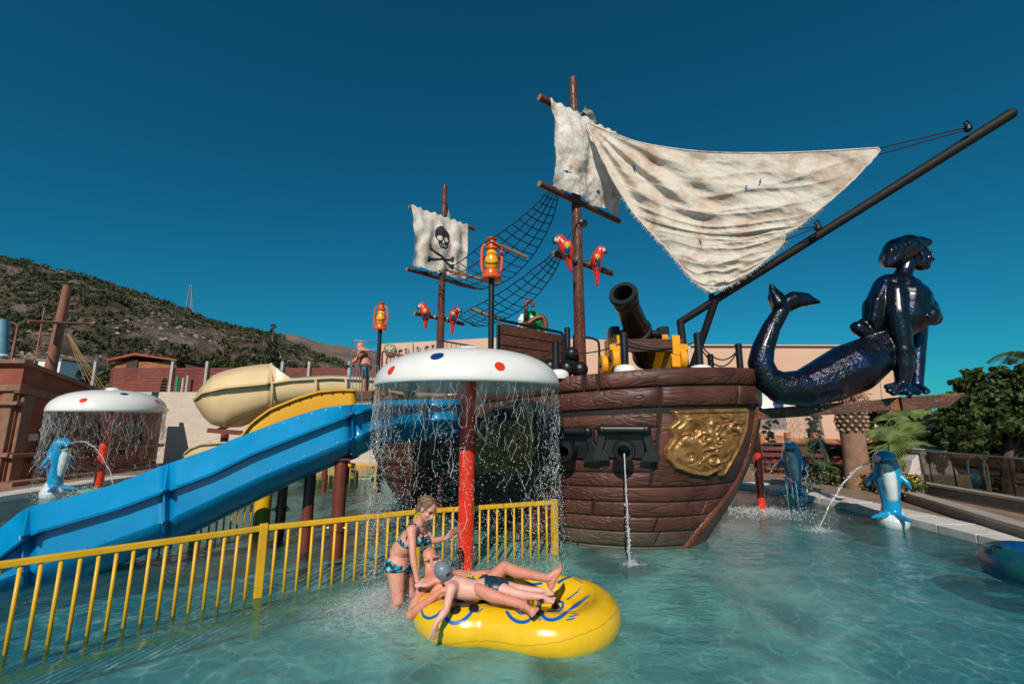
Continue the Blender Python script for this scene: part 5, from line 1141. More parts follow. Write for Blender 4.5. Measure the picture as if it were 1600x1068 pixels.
for x, t, b_, Y in ((286, 712, 725, 12.2), (289, 706, 730, 12.0), (298, 699, 735, 11.9), (314, 693, 738, 11.8), (352, 690, 740, 11.8), (420, 694, 742, 12.1), (480, 712, 756, 12.6), (560, 735, 765, 13.0)):
    c = [P(x, t, Y+.3), P(x, t, Y), P(x, t+1.5, Y-.08), P(x, t+3, Y)]+[P(x, lerp(t+3, b_, a), Y+d_) for a, d_ in ((.4, 0), (.75, .12), (1, .4))]; q = c[-1]; c += [q+V(0, .6, 0), q+V(0, .9, .3), q+V(0, 1.0, .6)]; cols.append(c)
flume('lower_section', cols, mBeige, bs)
mb = MB(); mb.beam(P(325, 672, 12.5), P(378, 676, 12.6), .1, .12); mb.beam(P(340, 672, 13.3), P(420, 640, 13.3), .1, .1); mb.build('steel_bracket', mRust, bs, sm=False)
for px, top in ((352, 676), (405, 660), (520, 640)):
    p = P(px, top, 13.0); pole('support_post', V(p.x, p.y, .08), p, .1, .1, mRust, bs, 12, 3)
# ---- steel stair tower with rails ----
tw = thing('stair_tower', 'steel railed landing of the slide tower where a man stands', 'tower', (-3.9, 11.8, .08))
def rail_tube(pts, r=.022, nm='rail', m=mSteel): mb = MB(); mb.tube([P(*p) for p in pts], r, 8); return mb.build(nm, m, tw)
rail_tube([(545, 640, 11.1), (547, 600, 11.1), (549, 545, 11.1), (551, 534, 11.1), (556, 532, 11.1), (592, 536, 11.3), (593, 640, 11.3)])
rail_tube([(548, 548, 11.1), (592, 546, 11.3)], .014)
rail_tube([(565, 640, 10.9), (566, 575, 10.9), (568, 570, 10.9), (590, 571, 11.0), (592, 640, 11.0)], .02)
for x in (571, 577, 582, 587): rail_tube([(x-.6, 640, 10.95), (x, 572, 10.95)], .010, 'baluster')
for x in (552, 557, 562): rail_tube([(x-.6, 640, 11.1), (x, 572, 11.1)], .010, 'baluster')
mb = MB(); p = P(570, 613, 11.6); mb.box((p.x, p.y+.2, p.z-.05), (1.5, 1.8, .1)); mb.build('landing', mRust, tw, sm=False)
for dx, dy in ((-.65, -.6), (.65, -.6), (-.65, .9), (.65, .9)):
    pole('tower_post', V(p.x+dx, p.y+dy, .08), V(p.x+dx, p.y+dy, p.z-.1), .06, .06, mRust, tw, 10, 2)
rail_tube([(584, 632, 10.5), (584, 613, 10.5), (587, 610, 10.5), (593, 612, 10.6)], .05, 'black_handle', mBlack)
# ================= RAFT =================
zc, rt = .085, .17
RA, RB = V(-.35, 4.46, zc), V(.345, 4.36, zc); Rm = .46; RmA = .40
mb = MB()
def torus(mb, c, R_, r, n=48, m=18):
    vs = [Vector((c.x+(R_+r*math.cos(b))*math.cos(a), c.y+(R_+r*math.cos(b))*math.sin(a), c.z+r*math.sin(b))) for a in [i*2*math.pi/n for i in range(n)] for b in [j*2*math.pi/m for j in range(m)]]
    mb.add(vs, [(i*m+j, ((i+1) % n)*m+j, ((i+1) % n)*m+(j+1) % m, i*m+(j+1) % m) for i in range(n) for j in range(m)])
torus(mb, RA, RmA, rt); torus(mb, RB, Rm, rt)
ax_ = (RB-RA).normalized(); sd_ = V(-ax_.y, ax_.x, 0)
for s_ in (-1, 1): cap_mesh(mb, RA+sd_*s_*.37+ax_*.14, rt*1., RB+sd_*s_*.42-ax_*.18, rt*1.)
for c in (RA, RB): mb.lathe([(Rm+.02, -.13), (Rm+.02, -.05)], c, 40)
me = mb.mesh('raft', mYell); tmp = bpy.data.objects.new('tmp', me); C.objects.link(tmp); q = tmp.modifiers.new('r', 'REMESH'); q.mode = 'VOXEL'; q.voxel_size = .014; q = tmp.modifiers.new('s', 'SMOOTH'); q.iterations = 10
dg = bpy.context.evaluated_depsgraph_get(); rm = bpy.data.meshes.new_from_object(tmp.evaluated_get(dg)); bpy.data.objects.remove(tmp)
mRaft = mat('raft_vinyl', (.80, .48, .006), .22, var=.05, vs=3, coat=.6, bump=.15, bs=9)
rm.materials.clear(); rm.materials.append(mRaft); rm.polygons.foreach_set('use_smooth', [True]*len(rm.polygons))
raft = thing('inflatable_raft', 'yellow two person inflatable raft with blue printed swirls carrying a man and a boy', 'raft', (0, 4.4, 0))
shell = link('shell', rm, raft); rb = bvh_of([shell])
mPr = mat('raft_blue_print', (.0, .11, .42), .3, var=.1, coat=.4)
def zz(pts): return [(560+a/3.683, 750+b/3.683) for a, b in pts]
for pts, w_ in (([(365, 745), (375, 778), (410, 792), (450, 775), (480, 745)], .011), ([(500, 785), (520, 808), (550, 820), (590, 810), (630, 782), (665, 735)], .014), ([(850, 750), (880, 790), (920, 812), (965, 812), (1015, 780)], .014),
                ([(1050, 760), (1075, 793), (1115, 802), (1160, 787), (1210, 748), (1270, 705), (1330, 660)], .016), ([(1150, 692), (1178, 705), (1170, 735), (1140, 757), (1095, 748)], .013), ([(905, 745), (930, 765), (965, 766)], .011),
                ([(1195, 805), (1245, 793)], .006), ([(1213, 787), (1270, 770)], .006), ([(1232, 768), (1255, 762)], .006), ([(1145, 590), (1190, 565), (1240, 545)], .016), ([(1322, 572), (1350, 588)], .008), ([(1238, 562), (1290, 590)], .004), ([(1250, 550), (1288, 573)], .004),
                ([(1195, 685), (1240, 655), (1280, 618)], .004), ([(1205, 685), (1265, 640)], .004), ([(965, 588), (1000, 597), (1060, 592)], .012), ([(600, 572), (632, 580), (655, 560)], .011), ([(645, 600), (664, 575), (655, 550)], .009), ([(680, 600), (700, 570), (720, 548)], .014), ([(680, 762), (718, 735)], .006), ([(845, 570), (880, 578)], .01),
                ([(1020, 798), (1050, 788)], .004), ([(1030, 805), (1055, 798)], .004)):
    strip_on(rb, zz(pts), w_, 'blue_print', mPr, raft)
mSeam = mat('raft_seam', (.50, .28, .01), .4)
sm_pts = [(300, 885), (370, 918), (440, 933), (520, 942), (600, 930), (700, 922), (800, 925), (870, 938), (940, 948), (1020, 945), (1150, 928), (1270, 890), (1380, 845), (1450, 790), (1480, 750)]
sp_ = spline([(a, b, 0) for a, b in sm_pts], 90); strip_on(rb, zz([(p.x, p.y+3*math.sin(i*1.6)) for i, p in enumerate(sp_)]), .0022, 'seam', mSeam, raft, n=180)
def handle(a, b, hgt, wd=.012):
    pa, na = cast(rb, *a); pb, nb_ = cast(rb, *b)
    if pa is None or pb is None: return
    u = Vector((0, -.3, 1)).normalized(); mb = MB()
    mb.tube(spline([pa-u*.02, pa+u*hgt*.7, pa.lerp(pb, .15)+u*hgt, pa.lerp(pb, .85)+u*hgt, pb+u*hgt*.7, pb-u*.02], 20), wd, 8); h = mb.build('handle', mBlack, raft)
    for p, n_ in ((pa, na), (pb, nb_)):
        mb = MB(); mb.lathe([(.045, 0), (.04, .012), (.02, .018)], p, 16, n_.to_track_quat('Z', 'Y').to_matrix()); mb.build('handle_base', mBlack, h)
handle(zz([(1040, 760)])[0], zz([(1135, 728)])[0], .10, .019); handle(zz([(1165, 560)])[0], zz([(1205, 545)])[0], .06); handle(zz([(560, 745)])[0], zz([(665, 735)])[0], .05)
# green-blue ring drifting in at the right edge
mTube = mat('ring_vinyl', (.004, .085, .06), .3, var=.4, vs=2.2, coat=.3, col2=(.003, .03, .20))
ct = G(1612, 905, 0); t = thing('swim_ring', 'green and blue inflatable ring cut by the right frame edge', 'swim ring', (ct.x+.25, ct.y, 0)); mb = MB(); torus(mb, V(ct.x+.25, ct.y, .12), .42, .19); mb.build('ring', mTube, t, auto=False)
mb = MB(); p = P(1556, 858, ct.y+.1); mb.tube(spline([p+V(-.05, 0, -.04), p+V(-.03, 0, .03), p+V(.05, 0, .03), p+V(.08, 0, -.03)], 12), .014, 8); mb.build('handle', mBlack, t)
# ================= PEOPLE =================
mSkin = mat('skin', (1, 1, 1), .42, attr=True, var=.13, vs=11, bump=.22, bs=70, sss=.12, spec=.45)
def foot_prims(an, toe, up, k, skin):
    """ankle, direction of the toes, direction from sole to instep"""
    f, u, s = basis(toe, up); an = Vector(an); q = lambda a, b, d: an+(f*a+s*b+u*d)*k
    pr = [('c', an, .034*k, q(-.035, 0, -.055), .031*k, skin), ('c', q(-.035, 0, -.055), .030*k, q(.10, -.012, -.062), .024*k, skin), ('c', an, .032*k, q(.10, .008, -.052), .022*k, skin), ('c', q(.0, 0, -.05), .030*k, q(.10, .022, -.064), .021*k, skin), ('e', q(-.048, 0, -.055), (.032*k,)*3, skin)]
    for i, (b, L, r) in enumerate(((-.028, .062, .0145), (-.006, .056, .010), (.010, .050, .0095), (.024, .042, .009), (.037, .034, .0088))): pr.append(('c', q(.105, b, -.066), r*k, q(.105+L*.75, b*1.1, -.068), r*.85*k, skin))
    for b in (-.03, .03): pr.append(('e', q(0, b, -.0), (.016*k,)*3, skin))
    return pr
def limb(pr, pts, rs, skin):
    for i in range(len(pts)-1): pr.append(('c', Vector(pts[i]), rs[i], Vector(pts[i+1]), rs[i+1], skin))
def arm(pr, sh, el, wr, k, skin):
    sh, el, wr = Vector(sh), Vector(el), Vector(wr)
    limb(pr, [sh, sh.lerp(el, .35), sh.lerp(el, .7), el], [.054*k, .048*k, .041*k, .036*k], skin); limb(pr, [el, el.lerp(wr, .28), el.lerp(wr, .7), wr], [.037*k, .040*k, .031*k, .024*k], skin)
def leg(pr, hp, kn, an, k, skin, calf=(0, 0, -1)):
    hp, kn, an = Vector(hp), Vector(kn), Vector(an); c = Vector(calf)*.016*k
    limb(pr, [hp, hp.lerp(kn, .35), hp.lerp(kn, .75), kn], [.088*k, .080*k, .062*k, .054*k], skin); limb(pr, [kn, kn.lerp(an, .3)+c, kn.lerp(an, .62)+c*.5, an], [.053*k, .056*k, .043*k, .033*k], skin)
def wear(name, body, info, pred, m, off=.006, parent=None):
    """cloth that follows the body: faces of the skin lifted off it"""
    o, co, idx = info; me = body.data; nrm = np.empty(len(me.vertices)*3); me.vertices.foreach_get('normal', nrm); nrm = nrm.reshape(-1, 3)
    ok = pred(co, idx); mp = {}; vs = []; fs = []
    for p in me.polygons:
        iv = list(p.vertices)
        if all(ok[i] for i in iv):
            for i in iv:
                if i not in mp: mp[i] = len(vs); vs.append(Vector(co[i])+Vector(nrm[i])*off)
            fs.append(tuple(mp[i] for i in iv))
    if not fs: return None
    mb = MB(); mb.add(vs, fs); ob = mb.build(name, m, parent, auto=False); q = ob.modifiers.new('solid', 'SOLIDIFY'); q.thickness = off*.9; q.offset = -1; return ob
def clothmat(name, c1, c2, c3, s_=22):
    m = bpy.data.materials.new(name); m.use_nodes = True; n = m.node_tree.nodes; l = m.node_tree.links; b = n['Principled BSDF']; tc = n.new('ShaderNodeTexCoord')
    vo = n.new('ShaderNodeTexNoise'); vo.inputs['Scale'].default_value = s_; vo.inputs['Detail'].default_value = 1; l.new(tc.outputs['Object'], vo.inputs[0]); cr = n.new('ShaderNodeValToRGB'); cr.color_ramp.interpolation = 'CONSTANT'
    e = cr.color_ramp.elements; e[0].color = (*c1, 1); e[1].position = .5; e[1].color = (*c2, 1); k = e.new(.62); k.color = (*c3, 1); l.new(vo.outputs[0], cr.inputs[0]); l.new(cr.outputs[0], b.inputs['Base Color']); b.inputs['Roughness'].default_value = .4; return m
mBik = clothmat('teal_black_swimwear', (.006, .02, .04), (.0, .30, .42), (.45, .5, .5)); mNavyC = clothmat('navy_swim_shorts', (.01, .03, .055), (.02, .06, .09), (.01, .03, .055)); mHair = mat('wet_blond_hair', (.10, .055, .028), .4, col2=(.32, .20, .11), vs=26, bump=.8, bs=50, stretch=(1, 1, 3))
# ---- woman standing in the water, leaning over the two on the raft ----
wp = thing('person', 'woman in teal and black bikini leaning over the raft with one hand raised', 'person', (-1.0, 4.7, WD))
Yw = 4.72; p_ = lambda x, y, dy=0: P(x, y, Yw+dy)
pr = []
hipc = p_(623, 880); waist = p_(626, 858); chest = p_(642, 840, -.02); neck0 = p_(654, 822, -.03); headc = p_(668, 795, -.06)
hL, hR = p_(619, 888, -.09), p_(632, 884, .09)
limb(pr, [p_(619, 884, -.06), p_(627, 880, .07)], [.115, .105], SK); limb(pr, [hipc, waist], [.105, .095], SK)
limb(pr, [p_(622, 862, -.04), p_(637, 846, -.07)], [.082, .088], SK); limb(pr, [p_(628, 858, .05), p_(643, 843, .06)], [.082, .088], SK); limb(pr, [waist, chest, p_(649, 829, 0)], [.088, .10, .085], SK)
shN, shF = p_(643, 829, -.155), p_(664, 828, .14)
limb(pr, [p_(649, 827, 0), shN], [.075, .056], SK); limb(pr, [p_(652, 826, 0), shF], [.075, .054], SK)
pr += [('e', p_(654, 843, -.085), (.058, .058, .060), SK), ('e', p_(663, 842, .055), (.056, .056, .058), SK)]
limb(pr, [p_(650, 826, -.01), p_(657, 814, -.03), p_(664, 803, -.04)], [.062, .046, .044], SK)
pr += head_prims(headc, (.72, -.52, -.50), (.42, -.12, .9), .98, SK, smile=True)
elN = p_(645, 868, -.30); wrN = p_(651, 902, -.32); arm(pr, shN, elN, wrN, .84, SK); pr += hand_prims(wrN, (.25, .1, -1), (1, .2, .3), .95, SK, 1, .5)
elF = p_(676, 845, .10); wrF = p_(698, 840, -.06); arm(pr, shF, elF, wrF, .78, SK); pr += hand_prims(wrF, (.75, -.1, .75), (.5, -.75, -.45), .95, SK, -1, .15, .8)
leg(pr, hL, p_(622, 938, -.13), p_(610, 985, .02), 1.0, SK, (-1, 0, 0)); leg(pr, hR, p_(641, 928, .06), p_(636, 975, .16), .98, SK, (-1, 0, 0))
pr += foot_prims(Vector((p_(610, 985, .02).x, Yw+.02, WD+.10)), (1, -.2, 0), (0, 0, 1), 1, SK)
inf = blob('body', pr, mSkin, wp, voxel=.0075, sm=4, keep=True); body = inf[0]
axb = (chest-hipc).normalized(); H0 = np.array(hipc); A = np.array(axb); CH = np.array(chest)
torso_n = 0
def wb(co, idx):
    d = (co-H0)@A; low = (co[:, 2] > (hipc.z-.105)) & (d < .055) & (np.linalg.norm(co-H0, axis=1) < .235)
    # high-cut leg openings
    side = np.abs(co[:, 1]-hipc.y); return low & ~((co[:, 2] < hipc.z-.035) & (side > .045+.6*(co[:, 2]-(hipc.z-.105))))
wear('bikini_bottom', body, inf, wb, mBik, .007, wp)
b1 = np.array(p_(654, 843, -.085)); b2 = np.array(p_(663, 842, .055))
def wt(co, idx):
    d = (co-CH)@A; rad = np.linalg.norm(co-CH-d[:, None]*A, axis=1); band = (d > -.055) & (d < -.008) & (rad < .19) & (np.abs(co[:, 1]-CH[1]) < .135) & (co[:, 0] < chest.x+.14)
    cup = (np.linalg.norm(co-b1-np.array([.02, -.01, -.02]), axis=1) < .062) | (np.linalg.norm(co-b2-np.array([.02, -.01, -.02]), axis=1) < .062); return band | cup
armset = None
wear('bikini_top', body, inf, wt, mBik, .006, wp)
bb = bvh_of([body])
mb = MB(); q = []
for a in spline([p_(634, 845, -.16), p_(636, 830, -.14), p_(645, 820, -.11), p_(653, 826, -.13), p_(655, 838, -.14)], 26): h = bb.find_nearest(a); q.append(h[0]+h[1]*.004)
mb.tube(q, .006, 6); mb.build('shoulder_strap', mBik, wp)
f, u, s = basis((.72, -.52, -.50), (.42, -.12, .9)); hp = []; rg = random.Random(5)
hc_ = headc+u*.035-f*.022; M3 = Matrix((s, f, u)).transposed()
hp += [('e', hc_, (.084, .094, .084), None, M3), ('e', headc-f*.075-u*.01, (.066, .055, .07), None, M3), ('e', headc-f*.10-u*.055, (.04, .04, .045), None, M3)]
for k in range(60):
    a = rg.uniform(0, math.pi*2); e = rg.uniform(.0, 1.3); d = (s*math.cos(a)*math.cos(e)+f*math.sin(a)*math.cos(e)*1.05+u*math.sin(e))
    if d.dot(f) > .55 and e < .9: continue
    st_ = hc_+d*.082; hp.append(('c', st_, .008, st_+(-f*.6-u*.5+d*.4).normalized()*rg.uniform(.03, .07)-d*.012, .005, None))
for k in range(7): st_ = headc+s*rg.choice((-1, 1))*.076-f*rg.uniform(.0, .04); hp.append(('c', st_, .008, st_-u*rg.uniform(.05, .10)-f*.02, .004, None))
blob('hair', hp, mHair, wp, voxel=.0055, sm=1)
# ---- man lying on the raft ----
mp = thing('person', 'bald laughing man lying on the yellow raft with his knees up holding the boy', 'person', (0, 4.4, .1))
pr = []; Q = lambda x, y, Y: P(x, y, Y)
mh_ = Q(672, 874, 4.72); mneck = Q(674, 899, 4.64); mch = Q(690, 915, 4.52); mbel = Q(722, 926, 4.42); mpel = Q(748, 932, 4.36)
limb(pr, [mch, mbel, mpel], [.135, .135, .13], SKM); limb(pr, [Q(683, 905, 4.66), Q(690, 922, 4.38)], [.11, .11], SKM); limb(pr, [mneck, mh_.lerp(mneck, .35)], [.075, .06], SKM); limb(pr, [Q(678, 905, 4.6), mneck], [.10, .072], SKM)
pr += head_prims(mh_, (.30, -.86, .10), (-.25, .12, .95), 1.06, SKM, smile=True, brow=(.35, .15, .09))
sR, sL = Q(662, 914, 4.42), Q(697, 897, 4.80)
limb(pr, [Q(680, 910, 4.5), sR], [.09, .066], SKM); limb(pr, [Q(684, 905, 4.6), sL], [.09, .064], SKM)
eR = Q(641, 960, 4.20); wR = Q(690, 922, 4.12); arm(pr, sR, eR, wR, 1.0, SKM); pr += hand_prims(wR, (1, .2, .25), (.2, .3, -1), 1., SKM, -1, .35)
eL = Q(745, 897, 4.86); wL = Q(786, 893, 4.80); arm(pr, sL, eL, wL, .95, SKM); pr += hand_prims(wL, (1, -.3, -.15), (0, -.4, -1), 1., SKM, 1, .35)
kF = Q(788, 885, 4.48); aF = Q(856, 903, 4.22); leg(pr, Q(752, 920, 4.5), kF, aF, .98, SKM, (0, 0, -1)); pr += foot_prims(aF, (.42, .12, .85), (-.85, -.1, .35), .98, SKM)
kN = Q(746, 919, 4.05); aN = Q(818, 944, 3.86); leg(pr, Q(735, 938, 4.3), kN, aN, .94, SKM, (0, 0, -1)); pr += foot_prims(aN, (.25, -.75, .20), (-.7, -.3, .75), .95, SKM)
inf = blob('body', pr, mSkin, mp, voxel=.0075, sm=4, keep=True); pe = np.array(mpel)
wear('swim_shorts', inf[0], inf, lambda co, idx: np.linalg.norm(co-pe, axis=1) < .20, mNavyC, .008, mp)
# ---- boy lying on the man ----
bp_ = thing('person', 'boy with grey swim cap and navy shorts lying on the man on the raft', 'person', (0, 4.2, .3))
pr = []; bh = Q(690, 889, 4.10); bn = Q(699, 904, 4.10); bc = Q(712, 915, 4.10); bw = Q(740, 921, 4.08); bhp = Q(768, 917, 4.12)
limb(pr, [bc, Q(726, 919, 4.09), bw, bhp], [.088, .086, .078, .085], SKB); limb(pr, [bh, bn, bc], [.042, .045, .07], SKB)
pr += head_prims(bh, (-.55, -.1, .55), (-.2, -.55, .5), .86, SKB)
bs1 = Q(705, 919, 3.98); limb(pr, [bc, bs1], [.07, .048], SKB); be = Q(697, 952, 3.88); bwr = Q(680, 975, 3.80); arm(pr, bs1, be, bwr, .80, SKB); pr += hand_prims(bwr, (-.18, -.05, -1), (-.5, .8, 0), .78, SKB, -1, .15, .6)
bs2 = Q(706, 905, 4.22); limb(pr, [bc, bs2], [.07, .046], SKB); arm(pr, bs2, Q(683, 905, 4.35), Q(668, 914, 4.25), .78, SKB); pr += hand_prims(Q(668, 914, 4.25), (-1, -.1, .2), (0, .3, -1), .78, SKB, 1, .4)
leg(pr, Q(773, 918, 4.06), Q(806, 926, 4.02), Q(846, 932, 4.02), .72, SKB, (0, 0, -.5)); pr += foot_prims(Q(846, 932, 4.02), (.95, -.1, .2), (-.2, -.3, .9), .72, SKB)
leg(pr, Q(772, 913, 4.18), Q(808, 919, 4.18), Q(846, 922, 4.16), .72, SKB, (0, 0, -.5)); pr += foot_prims(Q(846, 922, 4.16), (.95, .1, .25), (-.25, -.2, .9), .72, SKB)
inf = blob('body', pr, mSkin, bp_, voxel=.007, sm=4, keep=True); pe2 = np.array(bhp)
wear('swim_shorts', inf[0], inf, lambda co, idx: (np.linalg.norm(co-pe2-np.array([.02, 0, 0]), axis=1) < .135) & (co[:, 0] > pe2[0]-.06), mNavyC, .009, bp_)
mCap = mat('grey_swim_cap', (.17, .21, .25), .35, var=.08, bump=.2, bs=20)
f, u, s = basis((-.55, -.1, .55), (-.2, -.55, .5)); M3 = Matrix((s, f, u)).transposed()
capb = blob('swim_cap', [('e', bh-f*.012+u*.026, (.076, .092, .086), None, M3), ('e', bh-f*.03+u*.0, (.072, .07, .07), None, M3)], mCap, bp_, voxel=.006, sm=3)
cb = bvh_of([capb]); strip_on(cb, [(697, 898), (700, 897), (703, 894)], .012, 'cap_mark', mat('cap_print', (.02, .015, .04), .5), capb, n=12)
# ---- man on the tower ----
tp = thing('person', 'bald shirtless man in dark shorts leaning on the rail of the tower', 'person', P(565, 613, 11.6))
pr = []; T2 = lambda x, y, d=0: P(x, y, 11.7+d)
limb(pr, [T2(571, 572), T2(570, 560), T2(568, 552)], [.16, .15, .17], SKM); limb(pr, [T2(567, 550, -.18), T2(569, 550, .18)], [.10, .10], SKM); limb(pr, [T2(568, 549), T2(564, 543)], [.09, .065], SKM)
pr += head_prims(T2(563, 541), (-.9, -.2, -.3), (-.3, 0, .95), 1.0, SKM)
arm(pr, T2(566, 551, -.2), T2(557, 561, -.25), T2(546, 569, -.2), 1.15, SKM); pr += hand_prims(T2(546, 569, -.2), (-1, 0, -.4), (0, 0, -1), 1, SKM, 1, .5)
arm(pr, T2(567, 551, .2), T2(556, 563, .25), T2(548, 571, .2), 1.1, SKM); pr += hand_prims(T2(548, 571, .2), (-1, 0, -.4), (0, 0, -1), 1, SKM, 1, .5)
leg(pr, T2(570, 577, -.1), T2(569, 596, -.1), T2(570, 610, -.1), 1.05, SKM); leg(pr, T2(572, 577, .12), T2(573, 596, .12), T2(573, 610, .12), 1.05, SKM)
pr += foot_prims(T2(570, 610, -.1), (-1, 0, 0), (0, 0, 1), 1, SKM); pr += foot_prims(T2(573, 610, .12), (-1, 0, 0), (0, 0, 1), 1, SKM)
inf = blob('body', pr, mSkin, tp, voxel=.014, sm=3, keep=True); z1 = T2(571, 571).z; z0 = T2(571, 592).z
wear('swim_shorts', inf[0], inf, lambda co, idx: (co[:, 2] < z1) & (co[:, 2] > z0), mNavyC, .015, tp)
# ---- drops sitting on wet skin ----
def wet(body, parent, n_, seed):
    rg = random.Random(seed); me = body.data; L_ = wloc(body); mb = MB(); N = len(me.vertices)
    for _ in range(n_):
        v = me.vertices[rg.randrange(N)]; p = v.co+L_+v.normal*.001
        if p.z < .02: continue
        octa(mb, p, rg.uniform(.0016, .0042), rg.uniform(.7, 1.6))
    o = mb.build('water_drops', mDrop, parent, auto=False); o['kind'] = 'stuff'
wet(body, wp, 700, 1)
for c_ in mp.children:
    if c_.name.startswith('body'): wet(c_, mp, 900, 2); break
for c_ in bp_.children:
    if c_.name.startswith('body'): wet(c_, bp_, 350, 3); break
# ---- splash round the people ----
def splash(c, n_, sp, hmax, label, seed, rmin=.002, rmax=.007, lo=0):
    rg = random.Random(seed); mb = MB()
    for _ in range(n_):
        a = rg.uniform(0, 6.28); d = abs(rg.gauss(0, 1))*sp; z = lo+abs(rg.gauss(0, .5))*hmax*math.exp(-d/sp*.4); octa(mb, (c[0]+d*math.cos(a), c[1]+d*math.sin(a)*.7, z), rg.uniform(rmin, rmax), rg.uniform(.8, 1.8))
    o = mb.build('splash', mDrop, None, auto=False); setp(o, label, 'water splash', kind='stuff')
splash((-1.22, 4.62), 11000, .24, .20, 'white splash of drops round the legs of the woman in the bikini', 1, .0012, .0042)
splash((-.6, 4.6), 1500, .45, 1.0, 'loose water drops flying over the woman and the man on the raft', 2, .0016, .0038, .25)
splash((c3[0], c3[1]), 1400, .6, .12, 'splash ring round the red post behind the bow', 3, .006, .012)
splash((muz.x, muz.y-.15), 300, .07, .07, 'small splash where the gun water jet meets the pool', 4, .003, .007)
_g = G(1278, 830, 0); splash((_g.x, _g.y), 300, .12, .08, 'small splash where the near dolphin jet falls', 6, .004, .009)
splash((c2[0]+.3, c2[1]-.7), 900, .7, .25, 'splash below the left mushroom cap', 7, .006, .012)
# ================= BACKGROUND, LEFT =================
zt0 = P(33, 562, 12.1).z; xf = P(33, 600, 12.1).x
tb_ = thing('terracotta_building', 'terracotta pirate style building with arched window and stone ledges at far left', 'building', (xf-2, 13, .09))
def prism(name, pts, x0, x1, m, parent, axis='x', **k):
    """extrude a polygon given in the other two axes"""
    A = [V(x0, a, b) if axis == 'x' else V(a, x0, b) for a, b in pts]; B = [V(x1, a, b) if axis == 'x' else V(a, x1, b) for a, b in pts]; n_ = len(pts)
    mb = MB(); mb.add(A+B, [tuple(range(n_)), tuple(range(2*n_-1, n_-1, -1))]+[(i, (i+1) % n_, n_+(i+1) % n_, n_+i) for i in range(n_)]); return mb.build(name, m, parent, sm=False, **k)
# side wall receding, height follows the falling parapet
side = [(12.12, .05), (17.2, .05), (17.2, 2.12), (14.1, 2.74), (12.12, zt0-.12)]
prism('side_wall', side, xf-.5, xf, mTerra, tb_)
prism('front_wall', [(xf-5, .05), (xf-.004, .05), (xf-.004, zt0-.12), (xf-5, zt0-.12)], 12.1, 12.5, mTerra, tb_, 'y')
# ledges: sloping cap, cornice, sill ledge
def ledge_side(y0, z0, y1, z1, d, h): mb = MB(); mb.beam(V(xf+d/2-.02, y0, z0), V(xf+d/2-.02, y1, z1), d+.04, h); mb.build('ledge', mTerra2, tb_, sm=False, bevel=.02)
def ledge_front(z, d, h, x0=None): mb = MB(); mb.beam(V(xf-5, 12.1-d/2+.02, z), V(xf+d, 12.1-d/2+.02, z), d+.04, h); mb.build('ledge', mTerra2, tb_, sm=False, bevel=.02)
ledge_side(12.0, zt0-.08, 14.1, 2.78, .14, .12); ledge_side(14.1, 2.78, 17.3, 2.14, .14, .12)
ledge_front(zt0-.06, .18, .12); ledge_front(P(20, 606, 12.1).z, .14, .18); ledge_front(P(20, 630, 12.1).z, .22, .10); ledge_front(P(20, 710, 12.1).z, .16, .12)
ledge_side(12.0, P(33, 608, 12.1).z, 15.5, 2.02, .12, .20); ledge_side(12.0, P(35, 712, 12.1).z, 17.2, P(35, 712, 12.1).z, .24, .11)
for y in (12.7, 13.6, 14.6, 15.6): prism('corbel', [(y-.06, .62), (y+.06, .62), (y+.06, .86), (y-.06, .86)], xf, xf+.2, mTerra2, tb_, bevel=.02)
for y in (12.16, 15.0): prism('pilaster', [(y-.0, .05), (y+.28, .05), (y+.28, 2.45), (y, 2.45)], xf-.02, xf+.09, mTerra2, tb_, bevel=.015)
for x in (xf-.34, xf-.9): prism('pilaster', [(x, .05), (x+.3, .05), (x+.3, 2.5), (x, 2.5)], 12.14, 12.0, mTerra2, tb_, 'y', bevel=.015)
# arched windows on the side
def arch(yc, w_, z0, zs):
    pts = [(yc-w_, z0), (yc+w_, z0)]+[(yc+w_*math.cos(a), zs+w_*math.sin(a)) for a in [i*math.pi/16 for i in range(17)]]; return pts
for yc in (13.25, 14.35, 16.0):
    prism('recess_shade', arch(yc, .34, P(35, 706, 12.1).z+.0, 1.45), xf+.004, xf+.012, mDark, tb_)  # thin dark slab on the wall, recess shade given by its colour
    a_ = arch(yc, .38, 1.2, 1.45)[2:]; mb = MB(); mb.tube([V(xf+.03, yc+.38, 1.0)]+[V(xf+.03, p, q) for p, q in a_]+[V(xf+.03, yc-.38, 1.0)], .055, 8); w_ = mb.build('window_arch', mTerra2, tb_)
    mb = MB(); mb.beam(V(xf+.03, yc, .98), V(xf+.03, yc, 1.78), .03, .03, up=(0, 1, 0)); mb.beam(V(xf+.03, yc-.33, 1.42), V(xf+.03, yc+.33, 1.42), .03, .03); mb.build('window_bar', mTerra2, w_, sm=False)
prism('small_sign', [(12.52, 1.22), (12.78, 1.22), (12.78, 1.40), (12.52, 1.40)], xf+.0, xf+.02, mat('sign_white', (.5, .5, .48), .6), tb_)
prism('door_panel', [(15.35, .05), (15.75, .05), (15.75, 2.2), (15.35, 2.2)], xf+.002, xf+.03, mat('door_red', (.25, .05, .035), .5), tb_)
